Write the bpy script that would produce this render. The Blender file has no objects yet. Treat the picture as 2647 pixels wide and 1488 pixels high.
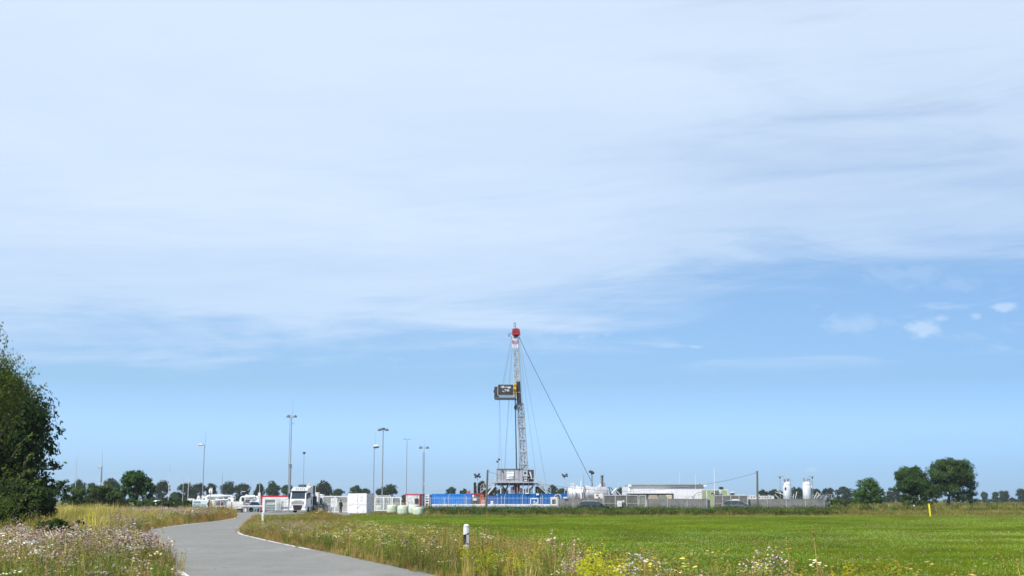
import bpy, math, random
import numpy as np
from mathutils import Vector, Matrix, Euler, noise as mnoise
random.seed(7)
R = np.random.RandomState(11)
S = bpy.context.scene
COL = S.collection
rad = math.radians

# ------------------------------------------------------------------ camera, sky, sun, exposure
CH = 1.65                                   # eye height
FPX, CX, CY = 3300.0, 1323.5, 744.0         # focal length and centre, in photograph pixels (2647 wide)
HOR = 1292.0
PITCH = math.atan((HOR - CY) / FPX)
cam = bpy.data.cameras.new('camera')
cam.sensor_width = 36.0
cam.lens = FPX / 2647.0 * 36.0
cam.clip_start = 0.2
cam.clip_end = 30000
co = bpy.data.objects.new('camera', cam)
COL.objects.link(co)
co.location = (0, 0, CH)
co.rotation_euler = (math.pi / 2 + PITCH, 0, 0)
S.camera = co

SUN_EL = 47.0
SUN_AZ = 218.0                              # clockwise from the view direction (+Y): behind and to the left
sd = Vector((math.sin(rad(SUN_AZ)) * math.cos(rad(SUN_EL)), math.cos(rad(SUN_AZ)) * math.cos(rad(SUN_EL)), math.sin(rad(SUN_EL))))
sl = bpy.data.lights.new('sun', 'SUN')
sl.energy = 4.4
sl.angle = rad(0.53)
sl.color = (1.0, 0.95, 0.87)
so = bpy.data.objects.new('sun', sl)
COL.objects.link(so)
so.location = (0, 0, 60)
so.rotation_euler = (-sd).to_track_quat('-Z', 'Y').to_euler()

S.view_settings.view_transform = 'Standard'
S.view_settings.look = 'None'
S.view_settings.gamma = 1.0
S.view_settings.use_curve_mapping = False
S.view_settings.exposure = 0.25

W = bpy.data.worlds.new('World')
S.world = W
W.use_nodes = True


class NT:
    """tiny helper for building math node chains"""
    def __init__(s, tree):
        s.t = tree
        s.n = tree.nodes
        s.l = tree.links

    def put(s, sock, v):
        if isinstance(v, (int, float)):
            sock.default_value = v
        elif isinstance(v, (tuple, list)):
            sock.default_value = v
        else:
            s.l.new(v, sock)

    def m(s, op, a, b=0.0, c=0.0):
        n = s.n.new('ShaderNodeMath')
        n.operation = op
        s.put(n.inputs[0], a)
        s.put(n.inputs[1], b)
        s.put(n.inputs[2], c)
        return n.outputs[0]

    def ss(s, x, lo, hi, a=0.0, b=1.0):
        n = s.n.new('ShaderNodeMapRange')
        n.interpolation_type = 'SMOOTHSTEP'
        s.put(n.inputs[0], x)
        s.put(n.inputs[1], lo)
        s.put(n.inputs[2], hi)
        s.put(n.inputs[3], a)
        s.put(n.inputs[4], b)
        return n.outputs[0]

    def noise(s, vec, scale=1.0, detail=4, rough=0.5, dist=0.0):
        n = s.n.new('ShaderNodeTexNoise')
        s.l.new(vec, n.inputs['Vector'])
        n.inputs['Scale'].default_value = scale
        n.inputs['Detail'].default_value = detail
        n.inputs['Roughness'].default_value = rough
        n.inputs['Distortion'].default_value = dist
        return n.outputs['Fac']

    def comb(s, x, y, z):
        n = s.n.new('ShaderNodeCombineXYZ')
        s.put(n.inputs[0], x)
        s.put(n.inputs[1], y)
        s.put(n.inputs[2], z)
        return n.outputs[0]

    def mix(s, f, a, b, mode='MIX'):
        n = s.n.new('ShaderNodeMix')
        n.data_type = 'RGBA'
        n.blend_type = mode
        s.put(n.inputs['Factor'], f)
        s.put(n.inputs[6], a)
        s.put(n.inputs[7], b)
        return n.outputs[2]


def build_sky():
    t = W.node_tree
    N = NT(t)
    bg = t.nodes['Background']
    bg.inputs['Strength'].default_value = 0.1
    sky = t.nodes.new('ShaderNodeTexSky')
    sky.sky_type = 'NISHITA'
    sky.sun_disc = False
    sky.sun_elevation = rad(SUN_EL)
    sky.sun_rotation = rad(SUN_AZ)
    sky.altitude = 0
    sky.air_density = 1.0
    sky.dust_density = 0.6
    sky.ozone_density = 1.6
    tc = t.nodes.new('ShaderNodeTexCoord')
    sep = t.nodes.new('ShaderNodeSeparateXYZ')
    t.links.new(tc.outputs['Generated'], sep.inputs[0])
    x, y, z = sep.outputs
    zz = N.m('ADD', N.m('MAXIMUM', z, 0.0), 0.06)
    px = N.m('DIVIDE', x, zz)
    py = N.m('DIVIDE', y, zz)
    # sky colour of the clear air, evened out towards what a phone records
    rp = t.nodes.new('ShaderNodeValToRGB')
    t.links.new(z, rp.inputs[0])
    els = rp.color_ramp.elements
    els[0].position, els[0].color = SKYGAIN[0][0], tuple(c / 2 for c in SKYGAIN[0][1]) + (1,)
    els[1].position, els[1].color = SKYGAIN[-1][0], tuple(c / 2 for c in SKYGAIN[-1][1]) + (1,)
    for p_, c_ in SKYGAIN[1:-1]:
        e = els.new(p_)
        e.color = tuple(c / 2 for c in c_) + (1,)
    g2 = N.mix(1.0, rp.outputs[0], (2, 2, 2, 1), 'MULTIPLY')
    lr = N.m('SUBTRACT', 1.0, N.m('MULTIPLY', x, 0.44))
    g2 = N.mix(1.0, g2, N.comb(lr, N.m('ADD', N.m('MULTIPLY', lr, 0.8), 0.2), N.m('ADD', N.m('MULTIPLY', lr, 0.6), 0.4)), 'MULTIPLY')
    clear = N.mix(1.0, sky.outputs[0], g2, 'MULTIPLY')
    # broad cirrus veil: its lower edge climbs slightly towards the right
    n1 = N.noise(N.comb(N.m('MULTIPLY', px, 0.55), py, 3.1), 0.9, 6, 0.55, 0.4)
    n2 = N.noise(N.comb(N.m('MULTIPLY', px, 0.35), N.m('MULTIPLY', py, 1.3), 9.7), 1.7, 7, 0.6, 0.3)
    n3 = N.noise(N.comb(N.m('MULTIPLY', x, 3.0), N.m('MULTIPLY', z, 22.0), N.m('MULTIPLY', y, 3.0)), 1.0, 8, 0.6, 0.9)
    n4 = N.noise(N.comb(N.m('MULTIPLY', x, 9.0), N.m('MULTIPLY', N.m('ADD', z, N.m('MULTIPLY', x, -0.10)), 85.0), N.m('MULTIPLY', y, 5.0)), 1.0, 8, 0.65, 1.2)
    edge = N.m('ADD', 0.112, N.ss(x, -0.04, 0.22, 0.0, 0.060))
    warp = N.m('ADD', N.m('MULTIPLY', N.m('SUBTRACT', n3, 0.5), 0.15), N.m('MULTIPLY', N.m('SUBTRACT', n4, 0.5), 0.045))
    warp2 = N.m('MULTIPLY', N.m('SUBTRACT', n2, 0.5), 0.035)
    q = N.m('ADD', N.m('ADD', N.m('SUBTRACT', z, edge), warp), warp2)
    veil = N.ss(q, -0.022, 0.044)
    thick = N.ss(q, 0.0, 0.16, 0.60, 0.93)
    body = N.m('ADD', N.m('ADD', thick, N.m('MULTIPLY', N.m('SUBTRACT', n1, 0.5), 0.55)), N.m('MULTIPLY', N.m('SUBTRACT', n4, 0.5), 0.10))
    # thin blue gaps on the right hand side
    gap = N.m('MULTIPLY', N.ss(n3, 0.52, 0.28), N.ss(x, 0.0, 0.25))
    gap2 = N.m('MULTIPLY', N.ss(x, 0.02, 0.42), 0.11)
    dens = N.m('MULTIPLY', veil, N.m('SUBTRACT', N.m('SUBTRACT', body, N.m('MULTIPLY', gap, 0.17)), gap2))
    # wisps below the veil
    w1 = N.ss(N.noise(N.comb(N.m('MULTIPLY', x, 7.0), N.m('MULTIPLY', z, 42.0), y), 1.0, 6, 0.6, 0.8), 0.54, 0.74)
    wm = N.m('MULTIPLY', N.ss(z, 0.085, 0.12), N.ss(z, 0.19, 0.15))
    dens = N.m('MAXIMUM', dens, N.m('MULTIPLY', N.m('MULTIPLY', w1, wm), 0.42))
    # small cumulus low on the right
    ua = N.m('DIVIDE', x, N.m('MAXIMUM', y, 0.05))
    va = N.m('DIVIDE', z, N.m('MAXIMUM', y, 0.05))
    cn = N.noise(N.comb(N.m('MULTIPLY', ua, 60.0), N.m('MULTIPLY', va, 95.0), 0.0), 1.0, 6, 0.6, 0.3)
    tot = None
    for (cx_, cy_, rx_, ry_, am) in ((2385, 850, 66, 26, 0.5), (2430, 822, 22, 12, 0.35), (2596, 792, 38, 18, 0.5), (2200, 838, 110, 30, 0.26), (2525, 818, 18, 10, 0.35),
                                     (1805, 895, 36, 5, 0.4), (1480, 850, 130, 26, 0.42), (1400, 885, 160, 30, 0.22), (2340, 705, 150, 40, 0.18), (2480, 730, 90, 30, 0.16), (2100, 1212, 26, 8, 0.25)):
        v_ = -(cy_ - CY)
        yy_ = FPX * math.cos(PITCH) - v_ * math.sin(PITCH)
        zz_ = FPX * math.sin(PITCH) + v_ * math.cos(PITCH)
        du = N.m('MULTIPLY', N.m('SUBTRACT', ua, (cx_ - CX) / yy_), yy_ / rx_)
        dv = N.m('MULTIPLY', N.m('SUBTRACT', va, zz_ / yy_), yy_ / ry_)
        r2 = N.m('SQRT', N.m('ADD', N.m('MULTIPLY', du, du), N.m('MULTIPLY', dv, dv)))
        v1 = N.m('ADD', r2, N.m('MULTIPLY', N.m('SUBTRACT', cn, 0.5), 2.6))
        b = N.ss(v1, 1.15, 0.15, 0.0, am)
        tot = b if tot is None else N.m('MAXIMUM', tot, b)
    tot = N.m('MULTIPLY', tot, N.m('GREATER_THAN', y, 0.1))
    dens = N.m('MAXIMUM', dens, tot)
    dens = N.m('MINIMUM', N.m('MAXIMUM', dens, 0.0), 1.0)
    out = N.mix(dens, clear, CLOUDCOL)
    t.links.new(out, bg.inputs['Color'])


SKYGAIN = [(0.0, (.66, 1.0, 1.75)), (0.022, (.56, .875, 1.58)), (.056, (.68, .94, 1.54)), (.09, (.655, .845, 1.15)), (.17, (.86, 1.0, 1.18)), (.28, (1.04, 1.13, 1.22)), (.5, (1.1, 1.15, 1.15))]
CLOUDCOL = (5.95, 7.15, 8.75, 1.0)
build_sky()


# ------------------------------------------------------------------ photograph pixel <-> place
def _row(py):
    v = -(py - CY)
    return FPX * math.cos(PITCH) - v * math.sin(PITCH), FPX * math.sin(PITCH) + v * math.cos(PITCH)


def zat(py, Y):
    a, b = _row(py)
    return CH + b / a * Y


def xat(px, Y, py=HOR):
    a, b = _row(py)
    return (px - CX) / a * Y


def P(px, py, Y):
    a, b = _row(py)
    return Vector(((px - CX) / a * Y, Y, CH + b / a * Y))


def G(px, py, z=0.0):
    a, b = _row(py)
    Y = (z - CH) * a / b
    return Vector(((px - CX) / a * Y, Y, z))


def proj(X, Y, Z):
    """numpy: world -> photograph pixels"""
    dz = Z - CH
    w = Y * math.cos(PITCH) + dz * math.sin(PITCH)
    v = -Y * math.sin(PITCH) + dz * math.cos(PITCH)
    return CX + FPX * X / w, CY - FPX * v / w


# ------------------------------------------------------------------ materials
MATS = {}


def mat(name, col, rough=0.6, metal=0.0, var=0.12, scale=2.0, spec=0.4, bump=0.0, dirt=None, dscale=0.7):
    if name in MATS:
        return MATS[name]
    m = bpy.data.materials.new(name)
    m.use_nodes = True
    t = m.node_tree
    N = NT(t)
    b = t.nodes['Principled BSDF']
    tc = t.nodes.new('ShaderNodeTexCoord')
    g = tc.outputs['Object']
    n = N.noise(g, scale, 6, 0.6)
    lo = tuple(max(0, c * (1 - var)) for c in col) + (1,)
    hi = tuple(min(1, c * (1 + var)) for c in col) + (1,)
    c = N.mix(N.ss(n, 0.3, 0.7), lo, hi)
    if dirt:
        mp = t.nodes.new('ShaderNodeMapping')
        mp.inputs['Scale'].default_value = (1, 1, 0.25)
        t.links.new(g, mp.inputs[0])
        d = N.noise(mp.outputs[0], dscale * 3, 7, 0.65)
        c = N.mix(N.ss(d, 0.5, 0.72, 0.0, dirt[3]), c, tuple(dirt[:3]) + (1,))
    t.links.new(c, b.inputs['Base Color'])
    b.inputs['Roughness'].default_value = rough
    b.inputs['Metallic'].default_value = metal
    b.inputs['Specular IOR Level'].default_value = spec
    if bump:
        bp = t.nodes.new('ShaderNodeBump')
        bp.inputs['Strength'].default_value = bump
        bp.inputs['Distance'].default_value = 0.02
        t.links.new(N.noise(g, scale * 8, 5, 0.6), bp.inputs['Height'])
        t.links.new(bp.outputs[0], b.inputs['Normal'])
    MATS[name] = m
    return m


def leafmat(name, trans=0.25, patch=0.0):
    """foliage: colour comes from a per-leaf attribute, varied per plant"""
    if name in MATS:
        return MATS[name]
    m = bpy.data.materials.new(name)
    m.use_nodes = True
    t = m.node_tree
    N = NT(t)
    t.nodes.remove(t.nodes['Principled BSDF'])
    out = t.nodes['Material Output']
    at = t.nodes.new('ShaderNodeAttribute')
    at.attribute_name = 'Col'
    oi = t.nodes.new('ShaderNodeObjectInfo')
    hs = t.nodes.new('ShaderNodeHueSaturation')
    t.links.new(at.outputs['Color'], hs.inputs['Color'])
    t.links.new(N.ss(oi.outputs['Random'], 0, 1, 0.485, 0.515), hs.inputs['Hue'])
    if patch:
        geo = t.nodes.new('ShaderNodeNewGeometry')
        pn = N.noise(geo.outputs['Position'], patch, 4, 0.6)
        t.links.new(N.m('MULTIPLY', N.ss(oi.outputs['Random'], 0, 1, 0.88, 1.14), N.m('MULTIPLY', N.ss(pn, 0.3, 0.7, 0.78, 1.25), N.ss(N.noise(geo.outputs['Position'], 0.07, 3, 0.5), 0.35, 0.65, 0.86, 1.16))), hs.inputs['Value'])
    else:
        t.links.new(N.ss(oi.outputs['Random'], 0, 1, 0.8, 1.2), hs.inputs['Value'])
    d = t.nodes.new('ShaderNodeBsdfPrincipled')
    d.inputs['Roughness'].default_value = 0.6
    d.inputs['Specular IOR Level'].default_value = 0.10
    tr = t.nodes.new('ShaderNodeBsdfTranslucent')
    t.links.new(hs.outputs[0], d.inputs['Base Color'])
    t.links.new(hs.outputs[0], tr.inputs['Color'])
    mx = t.nodes.new('ShaderNodeMixShader')
    mx.inputs[0].default_value = trans
    t.links.new(d.outputs[0], mx.inputs[1])
    t.links.new(tr.outputs[0], mx.inputs[2])
    t.links.new(mx.outputs[0], out.inputs['Surface'])
    MATS[name] = m
    return m


WHITE = mat('white_paint', (0.70, 0.71, 0.72), 0.45, dirt=(0.45, 0.43, 0.4, 0.35))
OFFWHITE = mat('offwhite_paint', (0.62, 0.62, 0.6), 0.5, dirt=(0.35, 0.33, 0.3, 0.5))
LGREY = mat('light_grey_metal', (0.48, 0.5, 0.52), 0.45, 0.2, dirt=(0.25, 0.23, 0.2, 0.4))
GALV = mat('galvanised_steel', (0.27, 0.30, 0.32), 0.5, 0.35, dirt=(0.2, 0.19, 0.17, 0.4))
DGREY = mat('dark_grey_metal', (0.1, 0.105, 0.115), 0.5, 0.2)
BLACK = mat('black_plastic', (0.018, 0.018, 0.022), 0.45)
TARPBLACK = mat('black_tarpaulin', (0.028, 0.028, 0.034), 0.55, var=0.35, scale=1.2, dirt=(0.1, 0.09, 0.08, 0.4))
RED = mat('red_paint', (0.52, 0.018, 0.03), 0.4, dirt=(0.25, 0.03, 0.03, 0.4))
DRED = mat('dark_red_paint', (0.3, 0.035, 0.045), 0.5, dirt=(0.1, 0.04, 0.03, 0.5))
BLUE = mat('blue_container_paint', (0.02, 0.2, 0.62), 0.45, dirt=(0.18, 0.36, 0.6, 0.45))
BLUE2 = mat('deep_blue_tank_paint', (0.004, 0.125, 0.42), 0.5, dirt=(0.04, 0.14, 0.36, 0.4))
YELLOW = mat('yellow_paint', (0.8, 0.5, 0.02), 0.45, dirt=(0.4, 0.25, 0.05, 0.3))
MARKYEL = mat('marker_yellow', (0.9, 0.7, 0.02), 0.45)
ORANGE = mat('orange_paint', (0.5, 0.12, 0.04), 0.5)
GLASS = mat('window_glass', (0.02, 0.035, 0.055), 0.1, 0.0, spec=0.6)
TYRE = mat('tyre_rubber', (0.02, 0.02, 0.02), 0.8)
WOOD = mat('weathered_wood_pole', (0.125, 0.115, 0.10), 0.85, var=0.3, scale=6, bump=0.4)
SILVER = mat('tank_aluminium', (0.56, 0.55, 0.58), 0.42, 0.35, var=0.16, scale=0.9, dirt=(0.33, 0.31, 0.33, 0.65))
TANKW = mat('white_tank_paint', (0.70, 0.74, 0.8), 0.4, dirt=(0.42, 0.44, 0.46, 0.35))
SLATG = mat('grey_screen_slat', (0.19, 0.19, 0.188), 0.6, var=0.2, scale=1.5, dirt=(0.12, 0.12, 0.11, 0.5))
SLATL = mat('light_slat', (0.34, 0.34, 0.32), 0.55, dirt=(0.25, 0.25, 0.22, 0.4))
LGREEN = mat('pale_green_sheet', (0.29, 0.34, 0.19), 0.6, dirt=(0.2, 0.25, 0.12, 0.4))
TARP = mat('white_tarpaulin', (0.8, 0.8, 0.83), 0.45, var=0.04, scale=1.0)
FILM = mat('bale_film', (0.50, 0.58, 0.45), 0.4, var=0.15, scale=2.0, dirt=(0.35, 0.36, 0.22, 0.6))
CONC = mat('dark_concrete', (0.12, 0.11, 0.10), 0.85, var=0.3, scale=3)
BROWN = mat('brown_tarpaulin', (0.36, 0.29, 0.21), 0.7)
OLIVE = mat('olive_tarpaulin', (0.2, 0.22, 0.17), 0.7)
BEIGE = mat('beige_board', (0.52, 0.44, 0.30), 0.7)
SKIN = mat('skin', (0.5, 0.3, 0.22), 0.55, var=0.05)
BARK = mat('tree_bark', (0.09, 0.07, 0.05), 0.9, var=0.35, scale=6, bump=0.5)
ROOFG = mat('grey_roof_sheet', (0.21, 0.23, 0.225), 0.6, dirt=(0.2, 0.2, 0.18, 0.4))
STEEL = mat('dark_pipe_steel', (0.07, 0.09, 0.11), 0.4, 0.4)
WIRE = mat('wire_rope', (0.13, 0.14, 0.15), 0.5, 0.3)
LEAF = leafmat('leaves', 0.34)
PLANT = leafmat('plants', 0.3, 0.25)


# ------------------------------------------------------------------ mesh helpers
class MB:
    def __init__(s):
        s.v = []
        s.f = []

    def add(s, vs, fs):
        o = len(s.v)
        s.v.extend([tuple(v) for v in vs])
        s.f.extend([tuple(i + o for i in f) for f in fs])
        return s

    def box(s, a, b, M=None):
        x0, y0, z0 = a
        x1, y1, z1 = b
        vs = [(x0, y0, z0), (x1, y0, z0), (x1, y1, z0), (x0, y1, z0), (x0, y0, z1), (x1, y0, z1), (x1, y1, z1), (x0, y1, z1)]
        if M is not None:
            vs = [M @ Vector(v) for v in vs]
        return s.add(vs, [(0, 3, 2, 1), (4, 5, 6, 7), (0, 1, 5, 4), (1, 2, 6, 5), (2, 3, 7, 6), (3, 0, 4, 7)])

    def tube(s, a, b, r0, r1=None, n=6, cap=True):
        a = Vector(a)
        b = Vector(b)
        r1 = r0 if r1 is None else r1
        d = (b - a)
        if d.length < 1e-6:
            return s
        d.normalize()
        u = d.orthogonal().normalized()
        w = d.cross(u)
        vs = []
        for p, r in ((a, r0), (b, r1)):
            for k in range(n):
                t = 2 * math.pi * k / n
                vs.append(p + (u * math.cos(t) + w * math.sin(t)) * r)
        fs = [(k, (k + 1) % n, n + (k + 1) % n, n + k) for k in range(n)]
        if cap:
            fs += [tuple(range(n))[::-1], tuple(range(n, 2 * n))]
        return s.add(vs, fs)

    def path(s, pts, r, n=6, r1=None):
        m = len(pts) - 1
        for i in range(m):
            ra = r if r1 is None else r + (r1 - r) * i / m
            rb = r if r1 is None else r + (r1 - r) * (i + 1) / m
            s.tube(pts[i], pts[i + 1], ra, rb, n)
        return s

    def lathe(s, c, prof, n=16, axis='Z', cap=True, sx=1.0, sy=1.0):
        """prof: list of (r, h) along the axis"""
        c = Vector(c)
        vs = []
        for (r, h) in prof:
            for k in range(n):
                t = 2 * math.pi * k / n
                p = (r * math.cos(t) * sx, r * math.sin(t) * sy, h)
                if axis == 'X':
                    p = (p[2], p[0], p[1])
                elif axis == 'Y':
                    p = (p[0], p[2], p[1])
                vs.append(c + Vector(p))
        m = len(prof)
        fs = []
        for i in range(m - 1):
            for k in range(n):
                fs.append((i * n + k, i * n + (k + 1) % n, (i + 1) * n + (k + 1) % n, (i + 1) * n + k))
        if cap:
            fs += [tuple(range(n))[::-1], tuple(range((m - 1) * n, m * n))]
        return s.add(vs, fs)

    def prism(s, poly, y0, y1, M=None):
        """poly in (x,z) extruded along y"""
        n = len(poly)
        vs = [(p[0], y0, p[1]) for p in poly] + [(p[0], y1, p[1]) for p in poly]
        if M is not None:
            vs = [M @ Vector(v) for v in vs]
        return s.add(vs, [tuple(range(n)), tuple(range(n, 2 * n))[::-1]] + [((k + 1) % n, k, n + k, n + (k + 1) % n) for k in range(n)])

    def build(s, name, m, parent=None, label=None, smooth=False, bevel=0.0):
        me = bpy.data.meshes.new(name)
        org = ORG.get(parent.name if parent else '', Vector((0, 0, 0)))
        me.from_pydata([(v[0] - org.x, v[1] - org.y, v[2] - org.z) for v in s.v], [], s.f)
        me.update()
        me.materials.append(m)
        if smooth:
            me.polygons.foreach_set('use_smooth', [True] * len(me.polygons))
        o = bpy.data.objects.new(name, me)
        COL.objects.link(o)
        if parent:
            o.parent = parent
            ORG[o.name] = org
        if label:
            o['label'] = label
        if bevel:
            bm = o.modifiers.new('bevel', 'BEVEL')
            bm.width = bevel
            bm.segments = 2
            bm.limit_method = 'ANGLE'
        return o


ORG = {}


def thing(name, label, cat, loc=(0, 0, 0), group=None, local=False, rz=0.0):
    o = bpy.data.objects.new(name, None)
    o.empty_display_size = 0.3
    COL.objects.link(o)
    o.location = loc
    o.rotation_euler = (0, 0, rz)
    o['label'] = label
    o['category'] = cat
    if group:
        o['group'] = group
    ORG[o.name] = Vector((0, 0, 0)) if local else Vector(loc)
    return o


def tag(o, label, cat, group=None):
    o['label'] = label
    o['category'] = cat
    if group:
        o['group'] = group
    return o


def struct(o):
    o['kind'] = 'structure'
    return o


def copy_tree(o, parent=None):
    c = o.copy()
    COL.objects.link(c)
    c.parent = parent
    for ch in list(o.children):
        copy_tree(ch, c)
    return c


def sheet(name, pts2, z, m, kids=None):
    """flat polygon from world xy points"""
    me = bpy.data.meshes.new(name)
    me.from_pydata([(p[0], p[1], z) for p in pts2], [], [tuple(range(len(pts2)))])
    me.update()
    if me.polygons[0].normal.z < 0:
        me.flip_normals()
    me.materials.append(m)
    o = bpy.data.objects.new(name, me)
    COL.objects.link(o)
    return o


def catmull(pts, n=8):
    pts = [Vector(p) for p in pts]
    q = [pts[0] * 2 - pts[1]] + pts + [pts[-1] * 2 - pts[-2]]
    out = []
    for i in range(1, len(q) - 2):
        for k in range(n):
            t = k / n
            a, b, c, d = q[i - 1], q[i], q[i + 1], q[i + 2]
            out.append(0.5 * ((2 * b) + (c - a) * t + (2 * a - 5 * b + 4 * c - d) * t * t + (3 * b - a - 3 * c + d) * t ** 3))
    out.append(pts[-1])
    return out


def strip(name, L, Rr, z, m):
    vs = []
    fs = []
    for a, b in zip(L, Rr):
        vs += [(a.x, a.y, z), (b.x, b.y, z)]
    for i in range(len(L) - 1):
        fs.append((2 * i, 2 * i + 1, 2 * i + 3, 2 * i + 2))
    me = bpy.data.meshes.new(name)
    me.from_pydata(vs, [], fs)
    me.update()
    if me.polygons[0].normal.z < 0:
        me.flip_normals()
    me.materials.append(m)
    o = bpy.data.objects.new(name, me)
    COL.objects.link(o)
    return o


def text_mesh(name, body, size, m, parent, pos, rx=math.pi / 2, rz=0.0, squash=1.0):
    cu = bpy.data.curves.new(name, 'FONT')
    cu.body = body
    cu.size = size
    cu.extrude = 0.01
    cu.offset = size * 0.02
    tmp = bpy.data.objects.new('tmp', cu)
    COL.objects.link(tmp)
    dg = bpy.context.evaluated_depsgraph_get()
    me = bpy.data.meshes.new_from_object(tmp.evaluated_get(dg))
    bpy.data.objects.remove(tmp)
    me.materials.clear()
    me.materials.append(m)
    o = bpy.data.objects.new(name, me)
    COL.objects.link(o)
    o.parent = parent
    org = ORG.get(parent.name, Vector((0, 0, 0)))
    o.location = Vector(pos) - org
    o.rotation_euler = (rx, 0, rz)
    o.scale = (squash, 1, 1)
    return o
# ------------------------------------------------------------------ ground, road, field
def groundmat(name, cols, s1=0.15, s2=3.0, rough=0.95, bump=0.6):
    m = bpy.data.materials.new(name)
    m.use_nodes = True
    t = m.node_tree
    N = NT(t)
    b = t.nodes['Principled BSDF']
    g = t.nodes.new('ShaderNodeNewGeometry').outputs['Position']
    a = N.noise(g, s1, 6, 0.6)
    c = N.noise(g, s2, 8, 0.7)
    k = N.mix(N.ss(a, 0.35, 0.65), cols[0] + (1,), cols[1] + (1,))
    k = N.mix(N.ss(c, 0.42, 0.66), k, cols[2] + (1,))
    t.links.new(k, b.inputs['Base Color'])
    b.inputs['Roughness'].default_value = rough
    b.inputs['Specular IOR Level'].default_value = 0.15
    bp = t.nodes.new('ShaderNodeBump')
    bp.inputs['Strength'].default_value = bump
    bp.inputs['Distance'].default_value = 0.05
    t.links.new(c, bp.inputs['Height'])
    t.links.new(bp.outputs[0], b.inputs['Normal'])
    return m


GROUND = groundmat('grassy_soil', ((0.10, 0.13, 0.035), (0.15, 0.15, 0.06), (0.10, 0.085, 0.04)), 0.02, 0.8)
FIELDM = groundmat('field_turf', ((0.06, 0.12, 0.015), (0.075, 0.14, 0.02), (0.05, 0.085, 0.015)), 0.06, 6.0)
GRAVEL = groundmat('grey_gravel', ((0.17, 0.165, 0.15), (0.2, 0.195, 0.18), (0.12, 0.12, 0.10)), 0.3, 9.0)


def asphaltmat():
    m = bpy.data.materials.new('worn_asphalt')
    m.use_nodes = True
    t = m.node_tree
    N = NT(t)
    b = t.nodes['Principled BSDF']
    g = t.nodes.new('ShaderNodeNewGeometry').outputs['Position']
    a = N.noise(g, 0.35, 6, 0.6)
    f = N.noise(g, 38.0, 3, 0.7)
    mp = t.nodes.new('ShaderNodeMapping')
    mp.inputs['Scale'].default_value = (0.8, 0.16, 1)
    mp.inputs['Rotation'].default_value = (0, 0, 0.35)
    t.links.new(g, mp.inputs[0])
    w = N.noise(mp.outputs[0], 1.0, 5, 0.55)
    k = N.mix(N.ss(a, 0.35, 0.68), (0.192, 0.186, 0.170, 1), (0.228, 0.220, 0.200, 1))
    k = N.mix(N.ss(w, 0.52, 0.7, 0.0, 0.6), k, (0.262, 0.252, 0.230, 1))
    k = N.mix(N.ss(f, 0.50, 0.66, 0.0, 0.75), k, (0.095, 0.093, 0.088, 1))
    k = N.mix(N.ss(f, 0.45, 0.28, 0.0, 0.45), k, (0.33, 0.32, 0.31, 1))
    pa_ = N.noise(g, 1.7, 6, 0.7)
    k = N.mix(N.ss(pa_, 0.54, 0.62, 0.0, 0.42), k, (0.125, 0.122, 0.112, 1))
    k = N.mix(N.ss(N.noise(g, 0.9, 7, 0.7), 0.60, 0.70, 0.0, 0.45), k, (0.30, 0.285, 0.25, 1))
    # cracks
    vo = t.nodes.new('ShaderNodeTexVoronoi')
    vo.feature = 'DISTANCE_TO_EDGE'
    vo.inputs['Scale'].default_value = 0.33
    wv = t.nodes.new('ShaderNodeVectorMath')
    wv.operation = 'ADD'
    nn = t.nodes.new('ShaderNodeTexNoise')
    nn.inputs['Scale'].default_value = 1.2
    t.links.new(g, nn.inputs['Vector'])
    t.links.new(g, wv.inputs[0])
    t.links.new(nn.outputs['Color'], wv.inputs[1])
    t.links.new(wv.outputs[0], vo.inputs['Vector'])
    cr = N.m('MULTIPLY', N.ss(vo.outputs['Distance'], 0.012, 0.004), N.ss(a, 0.5, 0.62))
    k = N.mix(N.m('MULTIPLY', cr, 0.5), k, (0.07, 0.07, 0.07, 1))
    t.links.new(k, b.inputs['Base Color'])
    b.inputs['Roughness'].default_value = 0.8
    b.inputs['Specular IOR Level'].default_value = 0.3
    bp = t.nodes.new('ShaderNodeBump')
    bp.inputs['Strength'].default_value = 0.5
    bp.inputs['Distance'].default_value = 0.006
    t.links.new(f, bp.inputs['Height'])
    t.links.new(bp.outputs[0], b.inputs['Normal'])
    return m


def linemat():
    m = bpy.data.materials.new('worn_white_road_paint')
    m.use_nodes = True
    t = m.node_tree
    N = NT(t)
    b = t.nodes['Principled BSDF']
    g = t.nodes.new('ShaderNodeNewGeometry').outputs['Position']
    k = N.mix(N.ss(N.noise(g, 7.0, 7, 0.75), 0.46, 0.62, 0.0, 0.92), (0.70, 0.69, 0.65, 1), (0.22, 0.215, 0.20, 1))
    t.links.new(k, b.inputs['Base Color'])
    b.inputs['Roughness'].default_value = 0.7
    return m


ASPH = asphaltmat()
LINEM = linemat()

struct(sheet('ground', [(-9000, -60), (9000, -60), (9000, 14000), (-9000, 14000)], 0.0, GROUND))

RL = [G(1500, 1850), G(900, 1700), G(640, 1592), G(520, 1538), G(455, 1488), G(424, 1460), G(396, 1438), G(374, 1416), G(362, 1398), G(368, 1381), G(396, 1366), G(480, 1354), G(545, 1347), G(597, 1339.5), G(612, 1333), G(606, 1328)]
RR = [G(3300, 1850), G(2100, 1640), G(1500, 1560), G(1290, 1520), G(1130, 1488), G(985, 1456), G(850, 1427), G(745, 1406), G(672, 1390), G(630, 1379.5), G(621, 1371), G(628, 1362), G(644, 1347), G(655, 1337), G(664, 1331), G(672, 1328)]
RLs = catmull(RL, 6)
RRs = catmull(RR, 6)
struct(strip('road', RLs, RRs, 0.010, ASPH))
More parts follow.
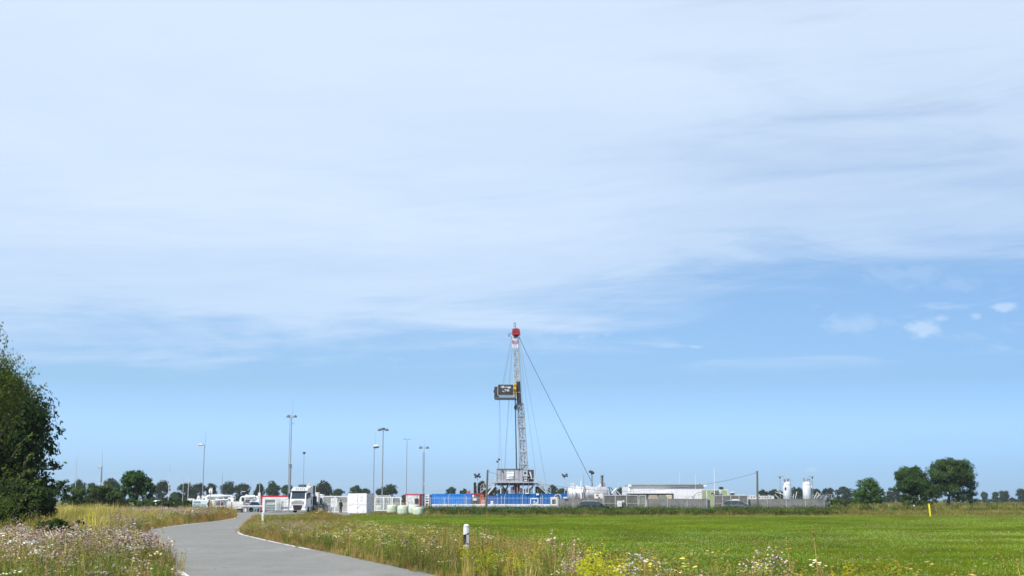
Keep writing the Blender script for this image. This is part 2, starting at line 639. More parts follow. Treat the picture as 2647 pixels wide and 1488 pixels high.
# paved forecourt in front of the gates and the gravel of the works yard
ap = [G(560, 1329), G(905, 1329.5), (xat(940, 172), 172), (xat(960, 186), 186), (xat(470, 186), 186), (xat(480, 168), 168)]
struct(sheet('forecourt', [(p[0], p[1]) for p in ap], 0.005, ASPH))
struct(sheet('works_yard', [(xat(380, 187), 187), (xat(2135, 187), 187), (xat(2160, 330), 330), (xat(200, 330), 330)], 0.003, GRAVEL))
# field: everything right of the road verge out to the weedy bank
FBV = [(884, 1322), (960, 1336), (1080, 1344), (1200, 1354), (1300, 1372), (1420, 1390), (1550, 1410), (1700, 1430), (1900, 1446), (2100, 1464), (2300, 1480), (2700, 1496)]   # where the weeds' tops end
FB = [(x_, 1292 + (y_ - 1292) * 1.5) for x_, y_ in FBV]
FBw = [G(*p) for p in FB]
fp = [(p.x, p.y) for p in FBw] + [(60, 5), (130, 5), (130, 126), (xat(884, 126), 126)]
struct(sheet('field', fp, 0.004, FIELDM))


def offs(pts, d0, d1):
    A, B = [], []
    for i, p in enumerate(pts):
        a = pts[max(0, i - 1)]
        b = pts[min(len(pts) - 1, i + 1)]
        t = (b - a).normalized()
        n = Vector((-t.y, t.x, 0))
        A.append(p + n * d0)
        B.append(p + n * d1)
    return A, B


def line(pts, d0, d1):
    return struct(strip('road_marking', *offs(pts, d0, d1), 0.014, LINEM))


line([p for p in RLs if 0 < p.y < 62], -0.14, -0.27)
line([p for p in RRs if 43 < p.y < 74], 0.08, 0.20)
line([p for p in RLs if p.y > 72 and p.x > xat(400, p.y)], -0.04, -0.20)

# ------------------------------------------------------------------ foliage meshes (numpy)
def np_mesh(name, V, F, C, m):
    """V (n,3), F list/array of faces (k,3|4), C (n,3) colour per vertex"""
    me = bpy.data.meshes.new(name)
    F = np.asarray(F)
    k = F.shape[1]
    me.vertices.add(len(V))
    me.vertices.foreach_set('co', np.asarray(V, dtype=np.float32).ravel())
    me.loops.add(F.size)
    me.loops.foreach_set('vertex_index', F.ravel().astype(np.int32))
    me.polygons.add(len(F))
    me.polygons.foreach_set('loop_start', (np.arange(len(F)) * k).astype(np.int32))
    me.polygons.foreach_set('loop_total', np.full(len(F), k, dtype=np.int32))
    at = me.color_attributes.new('Col', 'FLOAT_COLOR', 'POINT')
    cc = np.ones((len(V), 4), dtype=np.float32)
    cc[:, :3] = C
    at.data.foreach_set('color', cc.ravel())
    me.update()
    me.validate()
    me.materials.append(m)
    return me


def leaf_quads(cen, nor, size, col, asp=0.6):
    """one diamond shaped leaf clump per centre"""
    n = len(cen)
    nor = nor / (np.linalg.norm(nor, axis=1, keepdims=True) + 1e-9)
    rnd = R.normal(size=(n, 3))
    u = np.cross(nor, rnd)
    u /= (np.linalg.norm(u, axis=1, keepdims=True) + 1e-9)
    w = np.cross(nor, u)
    s = size[:, None]
    V = np.stack([cen - u * s, cen + w * s * asp + nor * s * 0.15, cen + u * s, cen - w * s * asp + nor * s * 0.15], axis=1).reshape(-1, 3)
    F = np.arange(n * 4).reshape(n, 4)
    C = np.repeat(col, 4, axis=0)
    return V, F, C


def crown_arrays(lobes, n, size, col, clump=0.32, var=0.3, seed=1, sub=26, tip=None, flat=1.0):
    """lobes: (x,y,z,rx,ry,rz). leaves gather in clumps set on the lobes' surfaces"""
    rs = np.random.RandomState(seed)
    L = np.array(lobes, dtype=float)
    wgt = (L[:, 3] * L[:, 5]) ** 1.0
    wgt /= wgt.sum()
    nsub = int(sub * len(L))
    li = rs.choice(len(L), nsub, p=wgt)
    d = rs.normal(size=(nsub, 3))
    d /= np.linalg.norm(d, axis=1, keepdims=True)
    d[:, 2] = np.where((d[:, 2] < -0.3) & (rs.rand(nsub) < 0.5), -d[:, 2], d[:, 2])
    rr = rs.uniform(0.45, 1.08, size=(nsub, 1)) ** 0.7
    cc = L[li, :3] + d * L[li, 3:6] * rr
    cr = L[li, 3:6].min(axis=1) * clump * rs.uniform(0.6, 1.5, nsub)
    k = rs.choice(nsub, n, p=cr ** 2 / (cr ** 2).sum())
    e = rs.normal(size=(n, 3))
    e /= np.linalg.norm(e, axis=1, keepdims=True)
    q = rs.uniform(0.35, 1.15, size=(n, 1)) ** 0.6
    e2 = e.copy()
    e2[:, 2] *= 0.75 * flat
    cen = cc[k] + e2 * cr[k][:, None] * q
    out = cen - L[li[k], :3]
    out /= (np.linalg.norm(out, axis=1, keepdims=True) + 1e-9)
    nor = e * 0.7 + out * 0.7 + rs.normal(size=(n, 3)) * 0.45
    nor[:, 2] += 0.35
    base = np.array(col)[None, :]
    cv = (1 + var * rs.normal(size=(nsub, 1)) * 0.6)[k] * (1 + var * 0.6 * rs.normal(size=(n, 1)))
    C = base * np.clip(cv, 0.35, 2.2)
    yl = rs.rand(n, 1) < 0.12
    C = np.where(yl, C * np.array([1.35, 1.2, 0.9]), C)
    sz = size * rs.uniform(0.55, 1.35, n)
    global R
    R = rs
    return leaf_quads(cen, nor, sz, C, 0.62)


def join_arrays(parts):
    V = []
    F = []
    C = []
    o = 0
    for v, f, c in parts:
        V.append(v)
        F.append(f + o)
        C.append(c)
        o += len(v)
    return np.concatenate(V), np.concatenate(F), np.concatenate(C)


def crown_obj(name, arr, parent, loc):
    V, F, C = arr
    me = np_mesh(name, V - np.array(loc)[None, :], F, C, LEAF)
    o = bpy.data.objects.new(name, me)
    COL.objects.link(o)
    o.parent = parent
    return o


def trunk_mb(base, top, r, limbs, seed=3):
    rs = random.Random(seed)
    mb = MB()
    base = Vector(base)
    top = Vector(top)
    pts = [base]
    for k in range(1, 5):
        t = k / 4
        pts.append(base.lerp(top, t) + Vector((rs.uniform(-1, 1), rs.uniform(-1, 1), 0)) * r * 0.6 * t)
    mb.path(pts, r * 1.15, 8, r * 0.5)
    for l in limbs:
        s = base.lerp(top, rs.uniform(0.45, 1.0))
        e = Vector(l)
        mid = s.lerp(e, 0.5) + Vector((rs.uniform(-.1, .1), rs.uniform(-.1, .1), 0.12)) * (e - s).length
        mb.path([s, mid, e], r * 0.42, 5, r * 0.1)
        for _ in range(3):
            q = mid.lerp(e, rs.random())
            d = Vector((rs.uniform(-1, 1), rs.uniform(-1, 1), rs.uniform(0, 1))).normalized() * (e - s).length * 0.35
            mb.tube(q, q + d, r * 0.12, r * 0.03, 4)
    return mb


# ------------------------------------------------------------------ small plants for the verges
class PB:
    def __init__(s, seed):
        s.r = random.Random(seed)
        s.V = []
        s.C = []

    def quad(s, a, b, c, d, col):
        s.V += [tuple(a), tuple(b), tuple(c), tuple(d)]
        s.C += [col] * 4

    def blade(s, p, ang, h, lean, w, col, curl=0.4):
        d = Vector((math.cos(ang), math.sin(ang), 0))
        sd_ = Vector((-d.y, d.x, 0)) * w * 0.5
        p = Vector(p)
        m1 = p + d * lean * 0.35 + Vector((0, 0, h * 0.6))
        t = p + d * lean + Vector((0, 0, h * (1 - curl * 0.15)))
        s.quad(p - sd_, p + sd_, m1 + sd_ * 0.8, m1 - sd_ * 0.8, tuple(c * 0.9 for c in col))
        s.quad(m1 - sd_ * 0.8, m1 + sd_ * 0.8, t + sd_ * 0.1, t - sd_ * 0.1, col)

    def leaf(s, p, L, w, col, up=0.2):
        a = s.r.uniform(0, 6.283)
        d = Vector((math.cos(a), math.sin(a), s.r.uniform(-0.3, up + 0.4))).normalized()
        q = d.cross(Vector((0, 0, 1))).normalized() * w
        p = Vector(p)
        s.quad(p, p + d * L * 0.5 + q, p + d * L, p + d * L * 0.5 - q, col)

    def blob(s, c, r, col, n=3):
        c = Vector(c)
        for k in range(n):
            t = math.pi * k / n + s.r.random()
            u = Vector((math.cos(t), math.sin(t), s.r.uniform(-.3, .3))) * r
            z = Vector((0, 0, r * 0.9))
            s.quad(c - u, c - z, c + u, c + z, col)
        u = Vector((r, 0, 0))
        w = Vector((0, r, 0))
        s.quad(c - u, c - w, c + u, c + w, col)

    def disc(s, c, r, col, tilt=0.25):
        c = Vector(c)
        n = Vector((s.r.uniform(-tilt, tilt), s.r.uniform(-tilt, tilt), 1)).normalized()
        u = n.orthogonal().normalized() * r
        w = n.cross(u)
        s.quad(c - u, c - w, c + u, c + w, col)
        s.quad(c - (u + w) * .7, c + (u - w) * .7 - n * r * .2, c + (u + w) * .7, c - (u - w) * .7 - n * r * .2, tuple(k * 0.9 for k in col))
        dn = Vector((0, 0, -r * 0.45))
        s.quad(c - u * .9, c - u * .3 + dn, c + u * .3 + dn, c + u * .9, tuple(k * 0.8 for k in col))

    def mesh(s, name):
        n = len(s.V) // 4
        return np_mesh(name, np.array(s.V), np.arange(n * 4).reshape(n, 4), np.array(s.C), PLANT)


SRC = bpy.data.collections.new('plant_sources')


def jit(c, r, a=0.22):
    k = 1 + r.uniform(-a, a)
    return tuple(min(0.95, max(0.0, x * k)) for x in c)


GREEN = (0.095, 0.165, 0.016)
BGREEN = (0.165, 0.235, 0.022)
DGREEN = (0.036, 0.066, 0.014)
OLIV = (0.18, 0.185, 0.04)
TAN = (0.46, 0.34, 0.12)
STRAW = (0.62, 0.47, 0.16)
BRN = (0.24, 0.13, 0.055)
RUST = (0.36, 0.17, 0.06)
PINK = (0.66, 0.53, 0.49)
PINKD = (0.34, 0.22, 0.2)
CREAM = (0.82, 0.78, 0.50)
YEL = (0.78, 0.60, 0.04)
YGR = (0.42, 0.44, 0.03)
WHT = (0.85, 0.85, 0.8)


def proto(kind, seed):
    p = PB(seed)
    r = p.r
    if kind == 'tuft':          # green grass tuft with a few dry stalks
        for _ in range(26):
            c = jit(GREEN if r.random() < .5 else (BGREEN if r.random() < .6 else OLIV), r)
            p.blade((r.gauss(0, .09), r.gauss(0, .09), 0), r.uniform(0, 6.28), r.uniform(.22, .5), r.uniform(.03, .2), r.uniform(.008, .016), c)
        for _ in range(3):
            p.blade((r.gauss(0, .08), r.gauss(0, .08), 0), r.uniform(0, 6.28), r.uniform(.4, .62), r.uniform(.02, .14), .010, jit(TAN, r))
    elif kind == 'dry':
        for _ in range(24):
            c = jit(TAN if r.random() < .55 else (BRN if r.random() < .6 else OLIV), r)
            p.blade((r.gauss(0, .1), r.gauss(0, .1), 0), r.uniform(0, 6.28), r.uniform(.25, .68), r.uniform(.02, .18), r.uniform(.007, .014), c)
        for _ in range(4):
            h = r.uniform(.5, .75)
            q = (r.gauss(0, .1), r.gauss(0, .1), 0)
            p.blade(q, 0, h, .02, .008, jit(TAN, r))
            p.blob((q[0] + .02, q[1], h), .02, jit(TAN, r), 2)
    elif kind == 'rust':
        for _ in range(20):
            c = jit(RUST if r.random() < .6 else TAN, r)
            p.blade((r.gauss(0, .1), r.gauss(0, .1), 0), r.uniform(0, 6.28), r.uniform(.2, .6), r.uniform(.02, .14), r.uniform(.008, .016), c)
        for _ in range(10):
            p.blob((r.gauss(0, .12), r.gauss(0, .12), r.uniform(.3, .6)), .022, jit(RUST, r), 2)
    elif kind == 'straw':       # tall golden grass
        for _ in range(30):
            p.blade((r.gauss(0, .14), r.gauss(0, .14), 0), r.uniform(0, 6.28), r.uniform(.7, 1.25), r.uniform(.03, .3), r.uniform(.012, .022), jit(STRAW if r.random() < .75 else YGR, r))
        for _ in range(8):
            p.leaf((r.gauss(0, .14), r.gauss(0, .14), r.uniform(.2, .8)), .14, .03, jit(YGR, r))
    elif kind == 'herb':        # leafy green weed
        for _ in range(4):
            q = Vector((r.gauss(0, .09), r.gauss(0, .09), 0))
            h = r.uniform(.4, .72)
            a = r.uniform(0, 6.28)
            p.blade(q, a, h, .06, .012, jit(OLIV, r))
            for k in range(11):
                t = r.uniform(.15, 1)
                p.leaf(q + Vector((math.cos(a) * .05 * t, math.sin(a) * .05 * t, h * t)), r.uniform(.05, .13), r.uniform(.012, .026), jit(GREEN if r.random() < .6 else BGREEN, r, .3))
    elif kind in ('tansy', 'yarrow', 'mustard'):
        fc = {'tansy': (0.72, 0.62, 0.16), 'yarrow': CREAM, 'mustard': (0.50, 0.47, 0.03)}[kind]
        gc = YGR if kind == 'mustard' else (BGREEN if kind == 'tansy' else OLIV)
        for _ in range(3 if kind != 'mustard' else 5):
            q = Vector((r.gauss(0, .11), r.gauss(0, .11), 0))
            h = r.uniform(.45, .72)
            p.blade(q, r.uniform(0, 6.28), h, .03, .011, jit(gc, r))
            for k in range(9):
                t = r.uniform(.1, .92)
                p.leaf(q + Vector((0, 0, h * t)), r.uniform(.05, .11), r.uniform(.012, .022), jit(gc, r, .3))
            if kind == 'mustard':
                for k in range(10):
                    p.blob(q + Vector((r.gauss(0, .05), r.gauss(0, .05), h * r.uniform(.72, 1.06))), r.uniform(.012, .022), jit(fc, r), 2)
            else:
                for k in range(3):
                    p.disc(q + Vector((r.gauss(0, .04), r.gauss(0, .04), h + r.uniform(-.03, .04))), r.uniform(.022, .042), jit(fc, r, .12))
    elif kind == 'thistle':     # creeping thistle gone to pinkish seed
        for _ in range(4):
            q = Vector((r.gauss(0, .12), r.gauss(0, .12), 0))
            h = r.uniform(.55, .85)
            p.blade(q, r.uniform(0, 6.28), h, .05, .012, jit(OLIV, r))
            for k in range(7):
                t = r.uniform(.1, .8)
                p.leaf(q + Vector((0, 0, h * t)), r.uniform(.06, .13), r.uniform(.01, .02), jit((0.12, .15, .05), r, .3))
            for k in range(6):
                c = PINK if r.random() < .5 else ((0.78, 0.70, 0.6) if r.random() < .4 else PINKD)
                p.blob(q + Vector((r.gauss(0, .075), r.gauss(0, .075), h * r.uniform(.78, 1.08))), r.uniform(.014, .028), jit(c, r), 2)
    elif kind == 'white':
        for _ in range(5):
            q = Vector((r.gauss(0, .09), r.gauss(0, .09), 0))
            h = r.uniform(.55, .72)
            p.blade(q, r.uniform(0, 6.28), h, .02, .01, jit(GREEN, r))
            for k in range(5):
                p.leaf(q + Vector((0, 0, h * r.uniform(.1, .8))), .08, .016, jit(OLIV, r))
            for k in range(6):
                p.disc(q + Vector((r.gauss(0, .06), r.gauss(0, .06), h + r.uniform(-.02, .03))), r.uniform(.018, .03), jit(WHT, r, .08))
    elif kind == 'seedhead':    # one tall grass stalk with a drooping head
        h = r.uniform(.8, 1.15)
        a = r.uniform(0, 6.28)
        p.blade((0, 0, 0), a, h, .18, .014, jit(TAN, r))
        for k in range(5):
            p.blob((math.cos(a) * (.14 + .03 * k), math.sin(a) * (.14 + .03 * k), h - .01 * k * k), .018, jit(TAN, r), 2)
    elif kind == 'bramble':     # dense dark leafy mound, about 1 m across
        for _ in range(230):
            a = r.uniform(0, 6.28)
            e = math.asin(r.random())
            k = r.uniform(.55, 1.05) * (1 + .25 * math.sin(a * 3 + seed))
            q = Vector((math.cos(a) * math.cos(e) * .55 * k, math.sin(a) * math.cos(e) * .55 * k, math.sin(e) * .62 * k + .06))
            c = DGREEN if r.random() < .72 else (GREEN if r.random() < .8 else (OLIV if r.random() < .6 else BGREEN))
            p.leaf(q, r.uniform(.07, .15), r.uniform(.025, .05), jit(c, r, .3), .5)
    elif kind == 'bankweed':    # mid green / olive weed mound of the far bank
        for _ in range(60):
            a = r.uniform(0, 6.28)
            k = math.sqrt(r.random()) * .4
            c = (OLIV, GREEN, TAN, BRN, GREEN)[r.randrange(5)]
            p.blade((math.cos(a) * k, math.sin(a) * k, 0), r.uniform(0, 6.28), r.uniform(.25, .62), r.uniform(.03, .2), r.uniform(.02, .035), jit(c, r, .3))
        for _ in range(50):
            a = r.uniform(0, 6.28)
            k = math.sqrt(r.random()) * .4
            p.leaf((math.cos(a) * k, math.sin(a) * k, r.uniform(.05, .42)), .1, .03, jit(GREEN if r.random() < .6 else OLIV, r, .3), .4)
    elif kind == 'mugwort':
        for _ in range(16):
            q = Vector((r.gauss(0, .16), r.gauss(0, .16), 0))
            h = r.uniform(.8, 1.25)
            p.blade(q, r.uniform(0, 6.28), h, .1, .02, jit((.22, .27, .2), r))
            for k in range(14):
                p.leaf(q + Vector((0, 0, h * r.uniform(.15, 1))), .11, .022, jit((.25, .31, .23), r, .25), .6)
    me = p.mesh('plant_' + kind)
    o = bpy.data.objects.new('plant_' + kind, me)
    SRC.objects.link(o)
    return o


def field_patch(seed, n, clover, S_=1.6, hmin=.09, hmax=.2, w=.014, dark=1.0):
    rs = np.random.RandomState(seed)
    x = rs.uniform(-S_ / 2, S_ / 2, n)
    y = rs.uniform(-S_ / 2, S_ / 2, n)
    h = rs.uniform(hmin, hmax, n)
    a = rs.uniform(0, 6.283, n)
    l = rs.uniform(.01, .09, n)
    ww = w * rs.uniform(.6, 1.5, n)
    fa = rs.uniform(0, 3.14, n)
    V = np.zeros((n, 3, 3))
    V[:, 0] = np.stack([x - np.cos(fa) * ww, y - np.sin(fa) * ww, 0 * x], 1)
    V[:, 1] = np.stack([x + np.cos(fa) * ww, y + np.sin(fa) * ww, 0 * x], 1)
    V[:, 2] = np.stack([x + np.cos(a) * l, y + np.sin(a) * l, h], 1)
    cols = np.array([(0.160, 0.228, 0.014), (0.205, 0.285, 0.018), (0.108, 0.165, 0.011), (0.25, 0.265, 0.045)])
    c = cols[rs.choice(4, n, p=[.42, .3, .18, .10])] * rs.uniform(.8, 1.2, (n, 1)) * dark
    C = np.repeat(c, 3, axis=0)
    V = V.reshape(-1, 3)
    if clover:
        m = clover
        cx = rs.uniform(-S_ / 2, S_ / 2, m)
        cy = rs.uniform(-S_ / 2, S_ / 2, m)
        cz = rs.uniform(.15, .23, m)
        r_ = rs.uniform(.011, .017, m)
        tv = []
        for k in range(m):
            b = np.array([cx[k], cy[k], cz[k]])
            q = r_[k]
            for t in (0, 1.05, 2.1):
                u = np.array([math.cos(t), math.sin(t), 0]) * q
                z = np.array([0, 0, q])
                tv += [b - u, b + u, b + z * 1.2, b - u, b + u, b - z]
        tv = np.array(tv)
        V = np.concatenate([V, tv])
        C = np.concatenate([C, np.tile(np.array([[0.38, 0.47, 0.19]]), (len(tv), 1)) * rs.uniform(.8, 1.15, (len(tv), 1))])
    me = np_mesh('turf', V, np.arange(len(V)).reshape(-1, 3), C, PLANT)
    o = bpy.data.objects.new('turf', me)
    SRC.objects.link(o)
    return o


def gn_group(name, coll):
    ng = bpy.data.node_groups.new(name, 'GeometryNodeTree')
    ng.interface.new_socket('Geometry', in_out='INPUT', socket_type='NodeSocketGeometry')
    ng.interface.new_socket('Geometry', in_out='OUTPUT', socket_type='NodeSocketGeometry')
    gi = ng.nodes.new('NodeGroupInput')
    go = ng.nodes.new('NodeGroupOutput')
    ip = ng.nodes.new('GeometryNodeInstanceOnPoints')
    ci = ng.nodes.new('GeometryNodeCollectionInfo')
    ci.inputs['Collection'].default_value = coll
    ci.inputs['Separate Children'].default_value = True
    ci.inputs['Reset Children'].default_value = True
    ip.inputs['Pick Instance'].default_value = True

    def attr(nm, ty):
        n = ng.nodes.new('GeometryNodeInputNamedAttribute')
        n.data_type = ty
        n.inputs['Name'].default_value = nm
        return [o_ for o_ in n.outputs if o_.name == 'Attribute' and o_.enabled][0]
    ng.links.new(gi.outputs[0], ip.inputs['Points'])
    ng.links.new(ci.outputs[0], ip.inputs['Instance'])
    ng.links.new(attr('pick', 'INT'), ip.inputs['Instance Index'])
    ng.links.new(attr('rot', 'FLOAT_VECTOR'), ip.inputs['Rotation'])
    ng.links.new(attr('scl', 'FLOAT'), ip.inputs['Scale'])
    ng.links.new(ip.outputs[0], go.inputs[0])
    return ng


NSCAT = [0]


def scatter(name, label, cat, protos, X, Y, Z, idx, rz, sc, tilt=0.08):
    """one object of uncountable plants: instances set on points"""
    NSCAT[0] += 1
    coll = bpy.data.collections.new('src%03d' % NSCAT[0])
    # Collection Info lists children by name, so number them
    for k, o in enumerate(protos):
        c = bpy.data.objects.new('s%03d_%03d' % (NSCAT[0], k), o.data)
        coll.objects.link(c)
    n = len(X)
    me = bpy.data.meshes.new(name)
    me.vertices.add(n)
    me.vertices.foreach_set('co', np.stack([X, Y, Z], 1).astype(np.float32).ravel())
    a = me.attributes.new('pick', 'INT', 'POINT')
    a.data.foreach_set('value', np.asarray(idx, dtype=np.int32))
    a = me.attributes.new('rot', 'FLOAT_VECTOR', 'POINT')
    rs = np.random.RandomState(n)
    a.data.foreach_set('vector', np.stack([rs.normal(0, tilt, n), rs.normal(0, tilt, n), rz], 1).astype(np.float32).ravel())
    a = me.attributes.new('scl', 'FLOAT', 'POINT')
    a.data.foreach_set('value', np.asarray(sc, dtype=np.float32))
    o = bpy.data.objects.new(name, me)
    COL.objects.link(o)
    md = o.modifiers.new('scatter', 'NODES')
    md.node_group = gn_group(name, coll)
    o['kind'] = 'stuff'
    o['label'] = label
    o['category'] = cat
    return o


def fbm(X, Y, s, seed=0):
    """cheap smooth noise 0..1 from summed sines"""
    rs = np.random.RandomState(seed)
    v = np.zeros_like(X)
    for k in range(7):
        a = rs.uniform(0, 6.28)
        f = s * rs.uniform(.5, 2.2)
        v += np.sin((X * math.cos(a) + Y * math.sin(a)) * f + rs.uniform(0, 6.28)) / (1 + .3 * k)
    return 0.5 + v / 7.0


def inpoly(X, Y, poly):
    ins = np.zeros(len(X), dtype=bool)
    n = len(poly)
    for i in range(n):
        x0, y0 = poly[i][0], poly[i][1]
        x1, y1 = poly[(i + 1) % n][0], poly[(i + 1) % n][1]
        c = ((y0 > Y) != (y1 > Y)) & (X < (x1 - x0) * (Y - y0) / (y1 - y0 + 1e-12) + x0)
        ins ^= c
    return ins


ROADPOLY = [(p.x, p.y) for p in RLs] + [(p.x, p.y) for p in RRs[::-1]]
FIELDPOLY = fp
APPOLY = [(p[0], p[1]) for p in ap]


def wedge(n, y0, y1, seed, pw=1.0, m0=-0.42, m1=0.42):
    rs = np.random.RandomState(seed)
    # uniform over the area of the visible wedge (plus a margin)
    u = rs.rand(n)
    Y = np.sqrt(y0 ** 2 + u * (y1 ** 2 - y0 ** 2))
    X = Y * rs.uniform(m0, m1, n)
    return X, Y, rs


def cover(n, y0, y1, m0=-0.45, m1=0.45):
    """number of points for n plants per square metre"""
    return int(n * 0.5 * (m1 - m0) * (y1 ** 2 - y0 ** 2))


# ---- the mown clover field
def make_field():
    near = [field_patch(s, 2000, c) for s, c in ((1, 0), (2, 9), (3, 20), (4, 36))]
    far = [field_patch(s, 1000, c, 2.4, .08, .16, .03) for s, c in ((5, 0), (6, 10), (7, 26))]
    Xs, Ys = [], []
    for (y0, y1, st, pr, nm, seed) in ((14, 62, 1.35, near, 'near', 1), (62, 127, 2.1, far, 'far', 2)):
        ys = np.arange(y0, y1, st)
        X, Y = np.meshgrid(np.arange(-60, 62, st), ys)
        X = X.ravel() + np.random.RandomState(seed).uniform(-.3, .3, X.size)
        Y = Y.ravel() + np.random.RandomState(seed + 9).uniform(-.3, .3, Y.size)
        k = (np.abs(X) < Y * .44 + 2) & inpoly(X, Y, FIELDPOLY)
        X, Y = X[k], Y[k]
        rs = np.random.RandomState(seed + 5)
        q = fbm(X * .5, Y * 1.3, .35, 4) + rs.normal(0, .10, len(X))
        if nm == 'near':
            idx = np.digitize(q, [.38, .50, .62])
        else:
            idx = np.digitize(q + (90 - Y) * .0015, [.47, .60])
        scatter('grass', 'short green grass with white clover heads in the %s part of the field' % ('front' if nm == 'near' else 'back'), 'grass',
                pr, X, Y, np.full(len(X), .004), idx, rs.randint(0, 4, len(X)) * math.pi / 2 + rs.uniform(-.1, .1, len(X)), rs.uniform(.9, 1.15, len(X)), .0)


make_field()

KINDS = ['tuft', 'dry', 'rust', 'straw', 'herb', 'tansy', 'yarrow', 'mustard', 'thistle', 'white', 'seedhead', 'bramble', 'bankweed', 'mugwort']
PROT = []
for _k in KINDS:
    for _s in range(3):
        PROT.append(proto(_k, _s * 7 + 3))
KI = {k: i * 3 for i, k in enumerate(KINDS)}


def place(name, label, cat, X, Y, rs, weights, scale, lo=.62, hi=1.32, tilt=.1, Z=None):
    """weights: dict kind -> array of weights per point"""
    ks = list(weights)
    Wt = np.stack([np.broadcast_to(weights[k], X.shape).astype(float) for k in ks], 1)
    Wt = np.clip(Wt, 0, None) + 1e-6
    Wt /= Wt.sum(1, keepdims=True)
    cum = Wt.cumsum(1)
    u = rs.rand(len(X), 1)
    c = (u > cum).sum(1).clip(0, len(ks) - 1)
    base = np.array([KI[k] for k in ks])
    idx = base[c] + rs.randint(0, 3, len(X))
    # use only the needed prototypes
    used = sorted(set(idx.tolist()))
    mp = {g: i for i, g in enumerate(used)}
    idx = np.array([mp[g] for g in idx])
    scatter(name, label, cat, [PROT[g] for g in used], X, Y, np.zeros(len(X)) if Z is None else Z, idx, rs.uniform(0, 6.28, len(X)), scale * rs.uniform(lo, hi, len(X)) * np.where(rs.rand(len(X)) < .06, 1.3, 1.0), tilt)


def bump(px, py, cx, cy, rx, ry):
    return np.exp(-(((px - cx) / rx) ** 2 + ((py - cy) / ry) ** 2))


# ---- right hand verge between road and field
def right_verge():
    n = cover(17, 15, 132, -.24, .42)
    X, Y, rs = wedge(n, 15, 132, 21, 1, -.24, .42)
    px, py = proj(X, Y, np.zeros_like(X))
    k = ~inpoly(X, Y, ROADPOLY) & ~inpoly(X, Y, FIELDPOLY) & (px > 600)
    # also spill a few metres into the field edge
    X2, Y2, rs2 = wedge(cover(5, 15, 80, -.1, .42), 15, 80, 22, 1, -.1, .42)
    a, b = proj(X2, Y2, np.zeros_like(X2))
    fb = np.interp(a, [p[0] for p in FB], [p[1] for p in FB])
    k2 = inpoly(X2, Y2, FIELDPOLY) & (b - fb > -8 - 16 * rs2.rand(len(a)) ** 2) & (b < fb + 2) & (rs2.rand(len(a)) < .4)
    X = np.concatenate([X[k], X2[k2]])
    Y = np.concatenate([Y[k], Y2[k2]])
    px, py = proj(X, Y, np.zeros_like(X))
    # keep clear of the asphalt edge
    RRx = np.interp(py, [proj(p.x, p.y, 0)[1] for p in RRs[::-1]], [proj(p.x, p.y, 0)[0] for p in RRs[::-1]])
    edge = (px - RRx)
    th = fbm(X, Y, .9, 31)
    th2 = fbm(X, Y, .35, 33)
    near_edge = np.clip(1 - edge / (30 + 0 * px), 0, 1)
    pyb = py
    py = 1292 + (pyb - 1292) * .64      # where the plant tops show in the picture
    w = {
        'tuft': .45 + .7 * (th < .5),
        'dry': .62 + .9 * (th2 > .55) + 1.5 * near_edge + 4.0 * bump(px, py, 1330, 1392, 110, 22) + 1.5 * bump(px, py, 1150, 1470, 140, 24),
        'rust': .08 + 2.8 * bump(px, py, 830, 1322, 60, 12) + .8 * bump(px, py, 760, 1350, 130, 14),
        'herb': 1.3 + 1.4 * (th > .5) + 2.5 * bump(px, py, 775, 1321, 36, 8),
        'tansy': .09 + 1.2 * bump(px, py, 1080, 1368, 120, 20) + .7 * bump(px, py, 870, 1338, 70, 10),
        'yarrow': .07 + .35 * bump(px, py, 1000, 1360, 250, 25),
        'mustard': .02 + 3 * bump(px, py, 1530, 1470, 95, 22) + 1.3 * bump(px, py, 1250, 1445, 80, 26) + .9 * bump(px, py, 2200, 1475, 140, 20),
        'thistle': .02 + .65 * bump(px, py, 1830, 1475, 140, 20) + 2.5 * bump(px, py, 1460, 1435, 24, 12) + 2.5 * bump(px, py, 2030, 1450, 50, 12) + .7 * bump(px, py, 760, 1345, 60, 10),
        'white': .006 + 1.6 * bump(px, py, 1636, 1450, 20, 7) + .9 * bump(px, py, 1770, 1454, 26, 7),
        'seedhead': .22,
    }
    hgt = np.full(len(X), .82)
    hgt *= 1 - .55 * near_edge
    hgt *= np.clip(1.15 - Y / 130, .42, 1.0)
    hgt += (.55 * bump(px, pyb, 828, 1336, 40, 7) + .12 * bump(px, pyb, 765, 1338, 40, 8)) * (.55 + .9 * fbm(X, Y, 1.6, 37))
    place('verge_plants', 'weeds, dry grass and yellow and cream flowers on the bank between road and field', 'wild plants', X, Y, rs, w, hgt)


